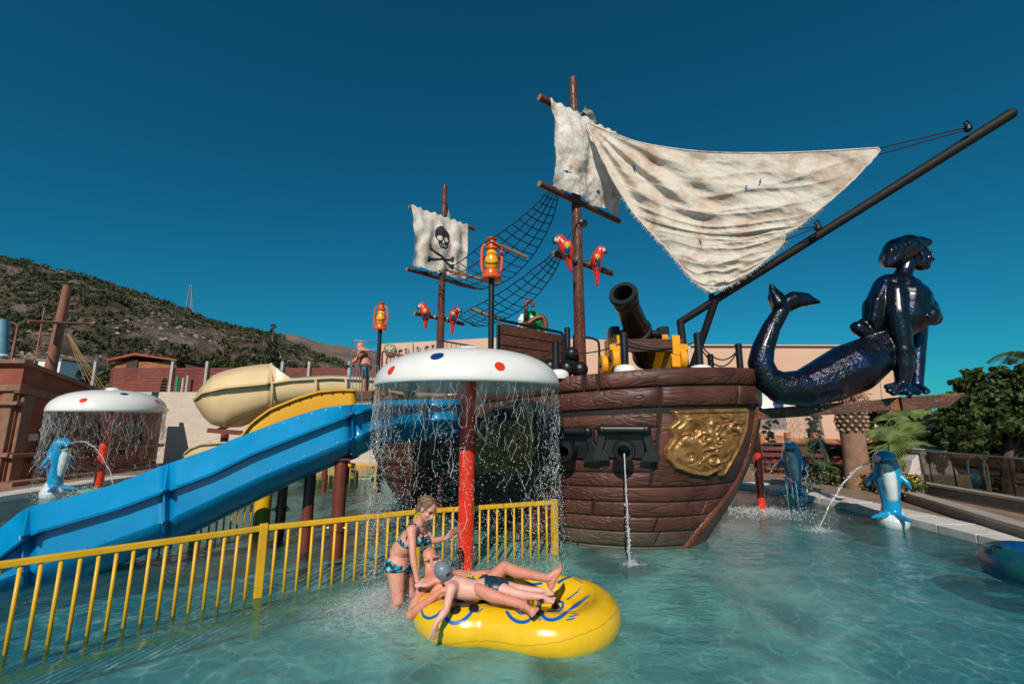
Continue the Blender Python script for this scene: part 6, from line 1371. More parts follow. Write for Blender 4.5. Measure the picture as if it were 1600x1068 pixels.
# white sheets / low stone band at the foot
ms = mat('mast_pink_wood', (.30, .13, .085), .7, col2=(.20, .085, .055), vs=2, bump=.5, bs=12, stretch=(4, 4, .6))
t = thing('old_mast', 'reddish wooden mast with crossbar and ropes rising behind the terracotta building', 'mast', P(80, 575, 14.5))
a = P(73, 605, 14.6); b = P(106, 446, 14.4); pole('pole', a, b, .17, .115, ms, t, 20)
mb = MB(); mb.lathe([(.16, -.04), (.18, 0), (.16, .04)], P(87, 516, 14.5), 20); mb.build('band', ms, t)
pole('crossbar', P(44, 502, 13.6), P(141, 506, 15.2), .05, .05, ms, t, 10)
pole('side_spar', P(56, 560, 14.3), P(70, 480, 14.3), .03, .02, ms, t, 8)
for i in range(5):
    mb = MB(); mb.tube(hang(P(104+i*1.5, 517+i*2, 14.6), P(134+i*8, 596+i*3.5, 14.8), .04), .010, 5); o = mb.build('tan_rope', mTan); 
    setp(o, ['leftmost', 'second', 'middle', 'fourth', 'rightmost'][i]+' of the five tan ropes fanning down right of the old mast', 'rope', 'tan ropes of the old mast')
for i in range(3):
    mb = MB(); mb.tube(hang(P(76-i*2, 525+i*5, 14.6), P(40+i*6, 566, 13.5), .03), .009, 5); o = mb.build('tan_rope', mTan)
    setp(o, ['left', 'middle', 'right'][i]+' one of three tan ropes running down left of the old mast', 'rope', 'tan ropes of the old mast')
t = thing('blue_pillar', 'pale blue pillar cut off by the left frame edge', 'pillar', P(0, 570, 14)); pole('shaft', P(2, 575, 14), P(5, 500, 14), .16, .14, mat('pale_blue_paint', (.12, .28, .38), .4), t, 16)
mb = MB(); mb.lathe([(.2, -.05), (.22, 0), (.2, .05)], P(2, 556, 14), 16); mb.build('collar', mWhite, t)
t = thing('bare_tree', 'thin leafless tree stem behind the old mast', 'tree', P(20, 570, 15)); pole('trunk', P(18, 560, 15), P(28, 508, 15), .05, .03, ms, t, 6); mb = MB(); mb.tube([P(28, 508, 15), P(18, 503, 15), P(12, 504, 15)], .02, 5); mb.tube([P(28, 508, 15), P(34, 502, 15)], .02, 5); mb.build('branches', ms, t)
# long white stone-faced wall
mW = bpy.data.materials.new('white_stone_wall'); mW.use_nodes = True; n = mW.node_tree.nodes; l = mW.node_tree.links; b = n['Principled BSDF']; tc = n.new('ShaderNodeTexCoord'); mpn = n.new('ShaderNodeMapping'); mpn.inputs['Rotation'].default_value = (R(90), 0, 0); l.new(tc.outputs['Object'], mpn.inputs[0])
br = n.new('ShaderNodeTexBrick'); br.inputs['Scale'].default_value = 1; br.inputs['Brick Width'].default_value = .42; br.inputs['Row Height'].default_value = .105; br.inputs['Mortar Size'].default_value = .006; br.inputs['Color1'].default_value = (.62, .53, .44, 1); br.inputs['Color2'].default_value = (.55, .47, .39, 1); br.inputs['Mortar'].default_value = (.44, .37, .30, 1); l.new(mpn.outputs[0], br.inputs[0]); l.new(br.outputs[0], b.inputs['Base Color']); b.inputs['Roughness'].default_value = .85
bpn = n.new('ShaderNodeBump'); bpn.inputs['Strength'].default_value = .5; bpn.inputs['Distance'].default_value = .01; l.new(br.outputs['Color'], bpn.inputs['Height']); l.new(bpn.outputs[0], b.inputs['Normal'])
zw = P(300, 612, 18).z
mb = MB(); mb.box((-10.0, 18.15, zw/2+.02), (17, .3, zw-.04)); wl_ = mb.build('boundary_wall', mW, None, sm=False); setp(wl_, 'long white stone faced wall behind the slides on the left', 'wall')
t = thing('board_fence', 'dark red horizontal board fence with pale posts on top of the white wall', 'fence', (-10, 18.3, zw)); mRB = mat('red_board', (.17, .035, .028), .6, var=.2, dirt=.2)
zf = P(300, 575, 18.3).z; nb = 8
for i in range(nb):
    z = zw+.02+(zf-zw)*(i+.5)/nb; mb = MB(); mb.box((-9.85, 18.3+random.uniform(-.006, .006), z), (13.6, .05, (zf-zw)/nb-.02)); mb.build('board', mRB, t, sm=False)
mPP = mat('pale_post', (.42, .40, .38), .5)
for px in (147, 268, 322, 440, 482, 545):
    p = P(px, 590, 18.2); mb = MB(); mb.box((p.x, 18.2, (zf+zw)/2+.12), (.10, .12, zf-zw+.3)); mb.build('post', mPP, t, sm=False)
for px, top, m in ((278, 588, mG), (287, 590, mPP), (294, 587, mPP)):
    p = P(px, top, 18.05); o = pole('pipe', V(p.x, 18.05, zw), p, .05, .05, m, t, 8, 2)
t = thing('garden_shed', 'orange wooden shed with low red roof behind the board fence', 'shed', P(222, 590, 20)); mSh = woodmat('shed_wood', (.32, .11, .04), (.42, .17, .06), axis=0, scale=.8)
a, b = P(175, 600, 20), P(272, 600, 20); zs_ = P(220, 565, 20).z
mb = MB(); mb.box(((a.x+b.x)/2, 21, (2.6+zs_)/2), (b.x-a.x, 2, zs_-2.6)); mb.build('wall', mSh, t, sm=False)
mR = mat('red_roof', (.32, .07, .035), .6, var=.2); mid = P(218, 560, 20)
prism('roof', [(a.x-.15, zs_), (mid.x, mid.z+.12), (b.x+.2, zs_), (b.x+.2, zs_+.08), (mid.x, mid.z+.22), (a.x-.15, zs_+.08)], 19.7, 22.2, mR, t, 'y')
mb = MB(); p = P(206, 570, 19.95); mb.box((p.x, 19.97, p.z-.2), (.5, .06, .9)); mb.build('dark_door', mat('dark_brown', (.05, .03, .025), .6), t, sm=False)
t2_ = thing('brown_shed', 'dark brown roofed shed right of the orange shed', 'shed', P(300, 590, 20.5)); a, b = P(272, 600, 20.4), P(330, 600, 20.4)
mb = MB(); mb.box(((a.x+b.x)/2, 21.4, 3.3), (b.x-a.x, 1.8, 1.35)); mb.build('wall', mRB, t2_, sm=False); prism('roof', [(a.x-.1, 4.28), (a.x+.3, 4.36), (b.x+.2, 4.0), (b.x+.2, 3.9)], 20.2, 22.4, mat('dark_brown', (.05, .03, .025), .6), t2_, 'y')
t = thing('white_hut', 'small white flat roofed hut seen between mast and ropes', 'hut', P(101, 585, 24)); p = P(100, 566, 24); mb = MB(); mb.box((p.x, 24, p.z-1.2), (1.2, 1.5, 2.4)); mb.build('wall', mWhite, t, sm=False); mb = MB(); mb.box((p.x, 24, p.z+.04), (1.35, 1.6, .1)); mb.build('roof_slab', mConc, t, sm=False)
# ---- trees ----
def leafmat(name, c1, c2, vs_=1.2): return mat(name, c1, .55, col2=c2, vs=vs_, spec=.35)
def tree(name, base, top_c, crown, label, m, n_=5200, leaf=.09, seed=1, trunk_r=.12, cat='tree', group=None, flat=1., mt=None):
    """crown: list of (centre, radius) clumps"""
    rg = random.Random(seed); t = thing(name, label, cat, base, group); mb = MB(); b = Vector(base)
    mb.tube(spline([b, b.lerp(top_c, .4)+V(rg.uniform(-.1, .1), 0, 0), b.lerp(top_c, .75), top_c], 10), [lerp(trunk_r, trunk_r*.35, i/9) for i in range(10)], 8)
    for c, r in crown[:14]: mb.tube([b.lerp(top_c, .45), b.lerp(top_c, .5).lerp(c, .55)+V(0, 0, -.1*r), Vector(c)], [trunk_r*.4, trunk_r*.25, trunk_r*.1], 5)
    mb.build('trunk', mt or mat('bark', (.09, .06, .045), .9, var=.3), t)
    mb = MB(); tot = sum(r*r for c, r in crown)
    for c, r in crown:
        # sub-clumps make light and dark tufts
        k = max(3, int(n_*r*r/tot/26))
        for _ in range(k):
            d = Vector((rg.gauss(0, 1), rg.gauss(0, 1), rg.gauss(0, 1))).normalized(); q = Vector(c)+Vector((d.x, d.y, d.z*flat))*r*rg.uniform(.45, 1.0); leafclump(mb, q, r*rg.uniform(.14, .3), 26, leaf, .8, rg)
    o = mb.build('crown', m, t, sm=False, auto=False); o['kind'] = 'stuff'; return t
mPine = leafmat('pine_leaves', (.035, .055, .012), (.11, .13, .03)); mDk = leafmat('dark_leaves', (.016, .028, .008), (.045, .06, .018)); mMag = leafmat('magnolia_leaves', (.022, .042, .010), (.085, .11, .03), 2)
def cone_crown(px, top, bot, hw, Y, rg):
    out_ = []
    for i in range(16):
        f = (i+.5)/16; y = lerp(top, bot, f); w_ = hw*f**.8
        for _ in range(1+int(f*3)): q = P(px+rg.uniform(-w_, w_)*.7, y, Y+rg.uniform(-.6, .6)); out_.append((q, max(.12, w_/F*Y*.42)))
    return out_
rg = random.Random(9)
tree('conifer_tree', P(427, 600, 24), P(427, 510, 24), cone_crown(427, 508, 585, 20, 24, rg), 'dark pointed conifer between the hill and the bend of the beige slide', mDk, 4200, .08, 2)
tree('pine_tree', P(350, 600, 23), P(350, 540, 23), cone_crown(350, 530, 588, 30, 23, rg), 'light green bushy pine left of the beige slide bend', mPine, 4200, .08, 3)
tree('pine_tree', P(288, 600, 25), P(288, 545, 25), cone_crown(288, 537, 585, 14, 25, rg), 'small dark pine behind the brown shed', mDk, 2200, .08, 4)
tree('shrub', P(140, 610, 20), P(140, 590, 20), [(P(135, 590, 20), .45), (P(150, 596, 20), .4), (P(128, 600, 20), .4)], 'dark green shrub behind the ropes of the old mast', mDk, 1500, .06, 5, .04, 'shrub')
tree('shrub', P(378, 600, 22), P(378, 575, 22), [(P(374, 573, 22), .5), (P(392, 580, 22), .5)], 'low green shrub just left of the conifer', mPine, 1400, .07, 15, .04, 'shrub')
# pylon on the ridge
t = thing('pylon', 'thin grey lattice pylon on the hill ridge', 'pylon', P(297, 480, 149)); mb = MB(); a = P(297, 484, 149); b = P(298.5, 446, 149)
for dx, dy in ((-1, -1), (1, -1), (1, 1), (-1, 1)): mb.tube([a+V(dx*.9, dy*.9, 0), b+V(dx*.25, dy*.25, 0)], .09, 4)
for i in range(9):
    f = i/9; g_ = (i+1)/9; w0, w1_ = lerp(.9, .25, f), lerp(.9, .25, g_)
    for (sx, sy, tx, ty) in ((-1, -1, 1, -1), (1, -1, 1, 1), (1, 1, -1, 1), (-1, 1, -1, -1)): mb.tube([a.lerp(b, f)+V(sx*w0, sy*w0, 0), a.lerp(b, g_)+V(tx*w1_, ty*w1_, 0)], .06, 3)
mb.build('lattice', mat('galvanised', (.35, .36, .37), .6), t)
# ================= BACKGROUND, RIGHT =================
bl_ = thing('pink_building', 'large plain pale pink building behind ship and mermaid with raised sign letters', 'building', (6, 24, .09))
zb1 = P(1100, 541, 22).z; x1 = P(1390, 560, 22).x; xs = P(596, 540, 22).x
zl = P(600, 537, 22).z; zr_ = P(700, 530, 22).z
prism('front_wall', [(xs, .09), (x1+.3, .09), (x1, zb1), (9.0, zb1+.02), (4.5, zb1+.35), (xs+6, zr_+.1), (xs, zl)], 22, 22.5, mPink, bl_, 'y')
prism('side_wall', [(22.5, .09), (32, .09), (32, zb1-.3), (22.5, zb1-.05)], x1-.25, x1+.02, mPink, bl_)
mb = MB(); mb.beam(V(9.0, 21.98, zb1+.05), V(x1+.1, 21.98, zb1+.03), .25, .06); mb.build('parapet_cap', mPink, bl_, sm=False)
mb = MB(); mb.beam(P(1372, 560, 21.97), P(1385, 690, 21.97), .03, .04, up=(0, 1, 0)); mb.build('drain_pipe', mPP, bl_, sm=False)
for (px0, px1, y0, y1) in ((1192, 1228, 650, 712),):
    a, b = P(px0, y1, 21.9), P(px1, y0, 21.9); mb = MB(); mb.box(((a.x+b.x)/2, 21.97, (a.z+b.z)/2), (b.x-a.x, .06, b.z-a.z)); mb.build('grey_panel', mat('grey_panel', (.30, .25, .22), .8, var=.2), bl_, sm=False)
# sign letters and round emblem
cu = bpy.data.curves.new('sign', 'FONT'); cu.body = 'calarti'; cu.size = .98; cu.extrude = .05; cu.space_character = 1.25
to = bpy.data.objects.new('tmp', cu); C.objects.link(to); dg = bpy.context.evaluated_depsgraph_get(); me = bpy.data.meshes.new_from_object(to.evaluated_get(dg)); bpy.data.objects.remove(to)
sp_ = P(620, 556, 21.9); sp2 = P(674, 550, 21.9); me.transform(Matrix.Translation(sp_) @ Matrix.Rotation(-math.atan2(sp2.z-sp_.z, sp2.x-sp_.x), 4, 'Y') @ Matrix.Rotation(R(90), 4, 'X'))
xsz = [v.co.x for v in me.vertices]; me.transform(Matrix.Translation(V(sp_.x, 0, 0)) @ Matrix.Diagonal((2.05/(max(xsz)-min(xsz)), 1, .62/.72, 1)) @ Matrix.Translation(V(-sp_.x, 0, 0)))
zmin = min(v.co.z for v in me.vertices); me.transform(Matrix.Translation(V(0, 0, sp_.z-zmin)))
me.materials.append(mat('sign_letter_grey', (.42, .40, .38), .4)); o = link('sign_letters', me, bl_)
c = P(609, 545, 21.85); mb = MB(); mb.lathe([(.30, -.04), (.30, .04), (.26, .05)], c, 24, Matrix.Rotation(R(90), 3, 'X')); em = mb.build('round_emblem', mat('emblem_olive', (.22, .20, .08), .5), bl_)
mb = MB(); mb.beam(c+V(0, -.07, -.2), c+V(0, -.07, .18), .05, .03, up=(0, 1, 0)); mb.beam(c+V(-.14, -.07, 0), c+V(.14, -.07, 0), .05, .03, up=(0, 1, 0)); mb.beam(c+V(-.14, -.07, 0), c+V(-.14, -.07, .12), .05, .03, up=(0, 1, 0)); mb.beam(c+V(.14, -.07, 0), c+V(.14, -.07, .10), .05, .03, up=(0, 1, 0)); mb.build('cactus_mark', mWhite, em, sm=False)
# orange pergola beam and posts
mOr = mat('orange_timber', (.48, .20, .09), .6, var=.15); t = thing('orange_pergola', 'orange timber beams and posts along the pink building', 'pergola', P(1300, 740, 17))
mb = MB(); mb.beam(P(1186, 683, 17), P(1234, 685, 17), .2, .22); mb.build('beam', mOr, t, sm=False, bevel=.01)
mb = MB(); mb.beam(P(1232, 688, 16.6), P(1420, 692, 16.6), .2, .20); mb.build('beam', mOr, t, sm=False, bevel=.01)
for px in (1192, 1232, 1275, 1330, 1400):
    p = P(px, 700, 16.8); mb = MB(); mb.box((p.x, 16.8, .7), (.16, .16, 1.25)); mb.build('post', mOr, t, sm=False)
mb = MB(); p = P(1215, 700, 17.6); mb.box((p.x+3, 18.2, .75), (9, .2, 1.3)); o = mb.build('low_pink_wall', mPink, None, sm=False); setp(o, 'low pink wall behind the orange pergola', 'wall')
mHed = leafmat('red_hedge_leaves', (.085, .022, .018), (.16, .05, .03), 5); mb = MB(); rg = random.Random(6)
t = thing('red_hedge', 'dark red leaved hedge on slatted frame below the pergola', 'hedge', (9.5, 14.6, .09))
a, b = P(1190, 712, 14.8), P(1425, 712, 14.0); mb = MB(); 
for _ in range(5200):
    f = rg.random(); q = a.lerp(b, f); q.z = rg.uniform(.1, a.z-.02); leafclump(mb, q+V(0, rg.uniform(-.12, .12), 0), .05, 1, .055, 1, rg)
o = mb.build('foliage', mHed, t, sm=False, auto=False); o['kind'] = 'stuff'
for i in range(5): z = .25+i*.2; mb = MB(); mb.beam(V(a.x, a.y-.16, z), V(b.x, b.y-.16, z), .03, .05); mb.build('slat', mRB, t, sm=False)
mb = MB(); mb.beam(V(a.x, a.y, .55), V(b.x, b.y, .55), .12, .95); mb.build('backing', mRB, t, sm=False)
tree('cypress', (P(1271, 700, 18).x, 18, .09), P(1271, 655, 18), [(P(1271, y, 18), .28) for y in range(640, 700, 8)]+[(P(1264, 690, 18), .25), (P(1279, 680, 18), .25)], 'narrow dark green cypress against the pink wall', mDk, 3600, .05, 21, .06)
tree('cypress', (P(1372, 700, 18.5).x, 18.5, .09), P(1376, 650, 18.5), [(P(1376+dx, y, 18.5), .34) for y, dx in ((640, 0), (652, -4), (660, 6), (670, 10), (680, -4))], 'dark green cypress behind the fan palm', mDk, 2600, .05, 22, .06)
tree('climbing_shrub', (P(1203, 740, 15).x, 15.3, .09), P(1203, 665, 15), [(P(1203+dx, y, 15), .22) for y, dx in ((660, 2), (675, -4), (690, 3), (705, 0), (722, 3), (738, -3))], 'slender dark shrub climbing beside the orange pergola', mDk, 1700, .05, 23, .03, 'shrub')
# thick palm trunk with trimmed crown
mPT = mat('palm_trunk', (.22, .12, .075), .9, col2=(.32, .19, .12), vs=6, bump=.9, bs=14); b0 = G(1343, 762, .1); Yp = b0.y
t = thing('palm_tree', 'thick palm trunk with trimmed leaf bases and drooping dry tip behind the mermaid plank', 'palm tree', b0)
sc = Yp/F; prf = []
z1 = P(1330, 672, Yp).z; z2 = P(1328, 640, Yp).z
mb = MB(); mb.lathe([(20*sc, -.2), (18.5*sc, .1), (17*sc, z1*.35), (15.5*sc, z1*.7), (16.5*sc, z1)], (b0.x, b0.y, 0), 28); mb.build('trunk', mPT, t)
mPB = mat('cut_leaf_base', (.36, .25, .16), .8, var=.3); mPD = mat('dark_leaf_base', (.06, .035, .025), .9); mb = MB(); mb.lathe([(16*sc, z1-.02), (20*sc, z1+.1), (21*sc, (z1+z2)/2), (18*sc, z2), (8*sc, z2+.25)], (b0.x, b0.y, 0), 24); cr_ = mb.build('crown_head', mPD, t)
for row_ in range(6):
    for k in range(13):
        a = (k+.5*(row_ % 2))*2*math.pi/13; z = lerp(z1, z2, row_/5); r = (20.5-abs(row_-2.5)*1.)*sc; d = Vector((math.cos(a), math.sin(a), .55)).normalized(); c = V(b0.x, b0.y, z)+Vector((math.cos(a), math.sin(a), 0))*(r-.02)
        if math.sin(a) > .35: continue
        mb = MB(); mb.lathe([(.035, -.05), (.042, .06), (.03, .075)], c, 6, d.to_track_quat('Z', 'Y').to_matrix()); mb.build('leaf_base', mPB, cr_, sm=False)
mb = MB(); rg = random.Random(31)
for _ in range(70): a = rg.uniform(0, 6.28); s0 = V(b0.x, b0.y, z2+.1); mb.tube([s0, s0+V(math.cos(a)*.25, math.sin(a)*.25, rg.uniform(.1, .45)), s0+V(math.cos(a)*.5, math.sin(a)*.5, rg.uniform(-.15, .3))], .012, 4)
o = mb.build('dry_fronds', mat('dry_frond', (.33, .16, .08), .9, var=.3), t); o['kind'] = 'stuff'
# fan palms
mFan = leafmat('fan_leaves', (.06, .10, .022), (.17, .21, .06), 3); mFanD = leafmat('dark_fan_leaves', (.03, .05, .012), (.07, .10, .03), 3); mStalk = mat('frond_stalk', (.16, .16, .06), .6)
def fan(parent, base, tip, rad, m, rg, n_=34):
    base = Vector(base); tip = Vector(tip); d = (tip-base).normalized(); up = V(0, -.35, 1)+Vector((rg.gauss(0, .25), rg.gauss(0, .25), 0)); sd = d.cross(up).normalized(); nn = sd.cross(d).normalized()
    mb = MB(); mb.tube([base, base.lerp(tip, .5)+V(0, 0, .03), tip], .012, 5); st_ = mb.build('stalk', mStalk, parent); mb = MB()
    for i in range(n_):
        a = (i/(n_-1)-.5)*4.3; L = rad*(1-.18*abs(a)/2.2)*rg.uniform(.9, 1.05); dd = d*math.cos(a)+sd*math.sin(a); w_ = .020*rad/.6; pr_ = dd.cross(nn).normalized()*w_
        p0 = tip; p1 = tip+dd*L*.45+nn*.03; p2 = tip+dd*L-nn*.06*L-V(0, 0, .22*L*L)
        mb.add([p0, p1+pr_, p2, p1-pr_, p1+nn*.018], [(0, 1, 4), (1, 2, 4), (2, 3, 4), (3, 0, 4)])
    mb.build('fan_blade', m, st_, sm=False, auto=False)
def fan_palm(c, specs, label, m, seed):
    rg = random.Random(seed); t = thing('fan_palm', label, 'palm', c); 
    mb = MB(); mb.lathe([(.14, 0), (.12, .25), (.07, .42)], c, 12); mb.build('stem', mPT, t)
    for (px, py, Y, r) in specs: fan(t, Vector(c)+V(0, 0, .35), P(px, py, Y), r, m, rg)
    return t
cfp = G(1398, 775, .1); cfp = V(cfp.x, 12.0, .1)
fan_palm(cfp, [(1408, 672, 12, .75), (1384, 680, 12.3, .7), (1432, 678, 12.2, .75), (1370, 700, 11.7, .62), (1400, 700, 11.5, .6), (1440, 706, 11.7, .62), (1455, 660, 12.4, .8), (1392, 655, 12.8, .65), (1425, 700, 11.4, .5), (1375, 722, 11.4, .45), (1418, 648, 12.6, .85), (1448, 690, 12, .7), (1360, 684, 12.2, .7), (1410, 715, 11.2, .6), (1390, 690, 11.4, .6)], 'bright green fan palm beside the thick palm trunk', mFan, 3)
c = V(P(1305, 760, 12.6).x, 12.6, .1); fan_palm(c, [(1290, 706, 12.6, .7), (1272, 716, 12.4, .6), (1310, 712, 12.3, .6), (1298, 730, 12.2, .55), (1280, 700, 13.0, .6)], 'darker fan palm left of the thick palm trunk', mFanD, 4)
c = V(P(1380, 650, 16).x, 15, .1); fan_palm(c, [(1368, 660, 15, .9), (1385, 655, 15, .9), (1355, 676, 14.6, .8)], 'dark fan palm behind the thick palm trunk', mFanD, 8)
# flower bed
mFl = leafmat('bed_leaves', (.035, .06, .012), (.12, .13, .03), 6); mb = MB(); rg = random.Random(12)
for _ in range(900):
    px = rg.uniform(1275, 1440); y0 = interp(px, [1275, 1330, 1440], [748, 752, 776]); q = G(px, y0+rg.uniform(-3, 9), .1); leafclump(mb, q+V(0, 0, rg.uniform(.05, .35)), .14, 9, .05, 1, rg)
o = mb.build('flower_bed', mFl, None, sm=False, auto=False); setp(o, 'low green flower bed along the pool path', 'ground cover', kind='stuff')
mb = MB()
for _ in range(420):
    px = rg.uniform(1330, 1440); q = G(px, interp(px, [1275, 1330, 1440], [748, 752, 776])+rg.uniform(-2, 8), .1); octa(mb, q+V(0, 0, rg.uniform(.15, .45)), .025)
o = mb.build('yellow_blossoms', mat('yellow_petal', (.75, .38, .02), .6), None, sm=False); setp(o, 'small yellow blossoms scattered over the flower bed', 'flowers', kind='stuff')
# grey planter walls, glass balustrade, white block
def wallseg(a, b, h, th, name, label, m=mConc, cat='wall', cap=True):
    t = thing(name, label, cat, (a[0], a[1], .09)); mb = MB(); A = V(*a, .09+h/2); B = V(*b, .09+h/2); mb.beam(A, B, th, h); mb.build('body', m, t, sm=False, bevel=.01)
    if cap: mb = MB(); mb.beam(A+V(0, 0, h/2+.03), B+V(0, 0, h/2+.03), th+.06, .06); mb.build('cap_stone', mat('cap_stone', (.36, .31, .27), .8, var=.1), t, sm=False, bevel=.01)
    return t
A1 = G(1426, 783, .1); B1 = G(1640, 852, .1)
wallseg((A1.x, A1.y), (B1.x, B1.y), .14, .22, 'grey_wall', 'low grey concrete wall with pale cap, front one of two at the right', mConc)
A2 = G(1436, 772, .1); B2 = G(1660, 822, .1)
wallseg((A2.x+.3, A2.y+.5), (B2.x+.6, B2.y+.6), .22, .25, 'grey_wall', 'taller grey concrete wall carrying the glass balustrade at the right', mConc)
wallseg((A1.x+.05, A1.y+.1), (A2.x+.2, A2.y+.6), .16, .2, 'grey_wall', 'short grey return wall joining the two low walls', mConc)
mGl = bpy.data.materials.new('smoked_glass'); mGl.use_nodes = True; n = mGl.node_tree.nodes; l = mGl.node_tree.links; n.clear(); out = n.new('ShaderNodeOutputMaterial'); tr = n.new('ShaderNodeBsdfTransparent'); tr.inputs[0].default_value = (.50, .48, .46, 1); gl = n.new('ShaderNodeBsdfGlossy'); gl.inputs[1].default_value = .02; lw_ = n.new('ShaderNodeLayerWeight'); lw_.inputs[0].default_value = .5; fz = n.new('ShaderNodeMath'); fz.operation = 'MULTIPLY'; l.new(lw_.outputs['Facing'], fz.inputs[0]); fz.inputs[1].default_value = .22; ms_ = n.new('ShaderNodeMixShader'); l.new(fz.outputs[0], ms_.inputs[0]); l.new(tr.outputs[0], ms_.inputs[1]); l.new(gl.outputs[0], ms_.inputs[2]); l.new(ms_.outputs[0], out.inputs[0])
t = thing('glass_balustrade', 'smoked glass balustrade with thin steel rail at the right', 'balustrade', (A2.x, A2.y, .6)); s0 = V(A2.x+.3, A2.y+.5, 0); s1 = V(B2.x+.6, B2.y+.6, 0); zt_ = P(1440, 702, s0.y).z
for i in range(5):
    a = s0.lerp(s1, i/5+.006); b = s0.lerp(s1, (i+1)/5-.006); mb = MB(); mb.beam(a+V(0, 0, (zt_+.38)/2), b+V(0, 0, (zt_+.38)/2), .014, zt_-.38); mb.build('glass_pane', mGl, t, sm=False)
mb = MB(); mb.tube([s0+V(0, 0, zt_+.01), s1+V(0, 0, zt_+.01)], .02, 8); mb.build('top_rail', mSteel, t)
for i in range(6): q = s0.lerp(s1, i/5); mb = MB(); mb.beam(q+V(0, 0, .37), q+V(0, 0, zt_), .014, .03, up=(0, 1, 0)); mb.build('upright', mBlack, t, sm=False)
p = P(1478, 760, 10.5); mb = MB(); pts = [(-.62, 0), (.62, 0), (.40, .62), (-.15, .66), (-.45, .40)]
bx0 = V(p.x+.05, 10.8, .35); A = [bx0+V(a, 0, b+.1) for a, b in pts]; B = [q+V(.1, .7, 0) for q in A]; k = len(pts); mb.add(A+B, [tuple(range(k)), tuple(range(2*k-1, k-1, -1))]+[(i, (i+1) % k, k+(i+1) % k, k+i) for i in range(k)]); o = mb.build('white_block', mat('white_concrete', (.55, .50, .45), .85, var=.08, dirt=.2), None, sm=False, bevel=.02); setp(o, 'white sloping concrete block behind the glass balustrade', 'block')
mb = MB(); mb.box((bx0.x, 11.2, .3), (1.6, .9, .45)); o = mb.build('block_plinth', mConc, None, sm=False); setp(o, 'grey plinth under the white concrete block', 'plinth')
for i, (px, lb) in enumerate(((1535, 'left chrome hoop handle behind the glass'), (1560, 'right chrome hoop handle behind the glass'))):
    p = P(px, 775, 11); mb = MB(); mb.tube(spline([V(p.x-.22, 11, .1), V(p.x-.22, 11, .75), V(p.x, 11, .95), V(p.x+.22, 11, .75), V(p.x+.22, 11, .1)], 18), .025, 8); o = mb.build('hoop_handle', mChrome); setp(o, lb, 'handle', 'hoop handles behind the glass')
mb = MB(); p = P(1512, 775, 11.8); mb.ball(V(p.x, 11.8, .3), (.7, .3, .25)); o = mb.build('blue_cover', mat('blue_cover', (.02, .12, .22), .5)); setp(o, 'dark blue covered shape behind the glass balustrade', 'cover')
# right-hand trees
def crown_px(lst, Y): return [(P(x, y, Y+dy), r) for x, y, r, dy in lst]
rg = random.Random(41)
cl = [(1590+rg.uniform(-95, 110), rg.uniform(590, 690), rg.uniform(.32, .6), rg.uniform(-.7, .9)) for _ in range(46)]
cl = [c for c in cl if c[1] > interp(c[0], [1490, 1510, 1525, 1545, 1570, 1600, 1700], [665, 625, 596, 620, 592, 585, 575])]
cl += [(1518, 592, .28, 0), (1508, 604, .3, 0), (1528, 604, .3, 0), (1545, 612, .3, 0), (1570, 590, .35, 0), (1560, 603, .35, 0), (1590, 584, .35, 0), (1500, 628, .35, 0), (1498, 648, .35, 0), (1512, 640, .4, 0)]
tree('magnolia_tree', (P(1590, 700, 10.5).x, 10.9, .09), P(1585, 640, 10.8), crown_px(cl, 10.8), 'big glossy leaved tree at the right frame edge', mMag, 42000, .075, 51, .14)
cl = [(1405+i*14+rg.uniform(-6, 6), rg.uniform(668, 712), rg.uniform(.5, .75), rg.uniform(-.5, .5)) for i in range(16) for _ in range(2)]
tree('dark_hedge', (P(1500, 700, 15).x, 15, .09), P(1500, 680, 15), crown_px(cl, 15), 'dark evergreen hedge between the fan palm and the big tree', mDk, 34000, .085, 52, .12, 'hedge')
cl = [(1430+i*16, 655+rg.uniform(-6, 10), rg.uniform(.5, .8), 0) for i in range(5)]
tree('evergreen_tree', (P(1450, 700, 19).x, 19, .09), P(1460, 665, 19), crown_px(cl, 19), 'dark evergreen tree behind the hedge left of the lamp globes', mDk, 9000, .09, 53, .12)
t = thing('palm_tree', 'tall palm whose fronds show above the big tree at the right edge', 'palm tree', (P(1608, 700, 14).x, 14, .09)); tc_ = P(1608, 558, 14); pole('trunk', (tc_.x, 14, .09), tc_, .16, .12, mPT, t, 12)
rg = random.Random(61)
for k in range(16):
    a = k*.39; d = V(math.cos(a), math.sin(a)*.8, 0); L = rg.uniform(.9, 1.25); q = [tc_+d*L*f+V(0, 0, .42*math.sin(f*2.6)*L*.6-.25*f*f) for f in [i/10 for i in range(11)]]; mb = MB(); mb.tube(q, .014, 4)
    for i in range(1, 11):
        for f2 in (0, .5):
            c = q[i-1].lerp(q[i], f2); t_ = (q[i]-q[i-1]).normalized(); s_ = t_.cross(V(0, 0, 1)).normalized()
            for sg in (-1, 1): e = c+(s_*sg*.30+t_*.16+V(0, 0, -.10))*(1-.5*abs(i/10-.4)); mb.add([c-t_*.014, c+t_*.014, e], [(0, 1, 2)])
    mb.build('frond', mFanD, t, sm=False, auto=False)
for i, (px, py) in enumerate(((1473, 652), (1482, 649), (1459, 658))):
    p = P(px, py, 23); t = thing('globe_lamp', ['middle', 'right', 'left'][i]+' white globe lamp showing over the dark hedge', 'lamp', (p.x, 23, .09), 'globe lamps behind the hedge'); mb = MB(); mb.ball(p, .12); mb.build('globe', mWhite, t, auto=False); pole('pole', (p.x, 23, .09), p-V(0, 0, .1), .03, .03, mBlack, t, 6, 2)
mb = MB(); p = P(1468, 640, 21); pole_ = pole('utility_pole', (p.x, 21, .09), p, .07, .06, mRust, None, 8, 2); setp(pole_, 'brown utility pole over the hedge right of the plank end', 'pole')
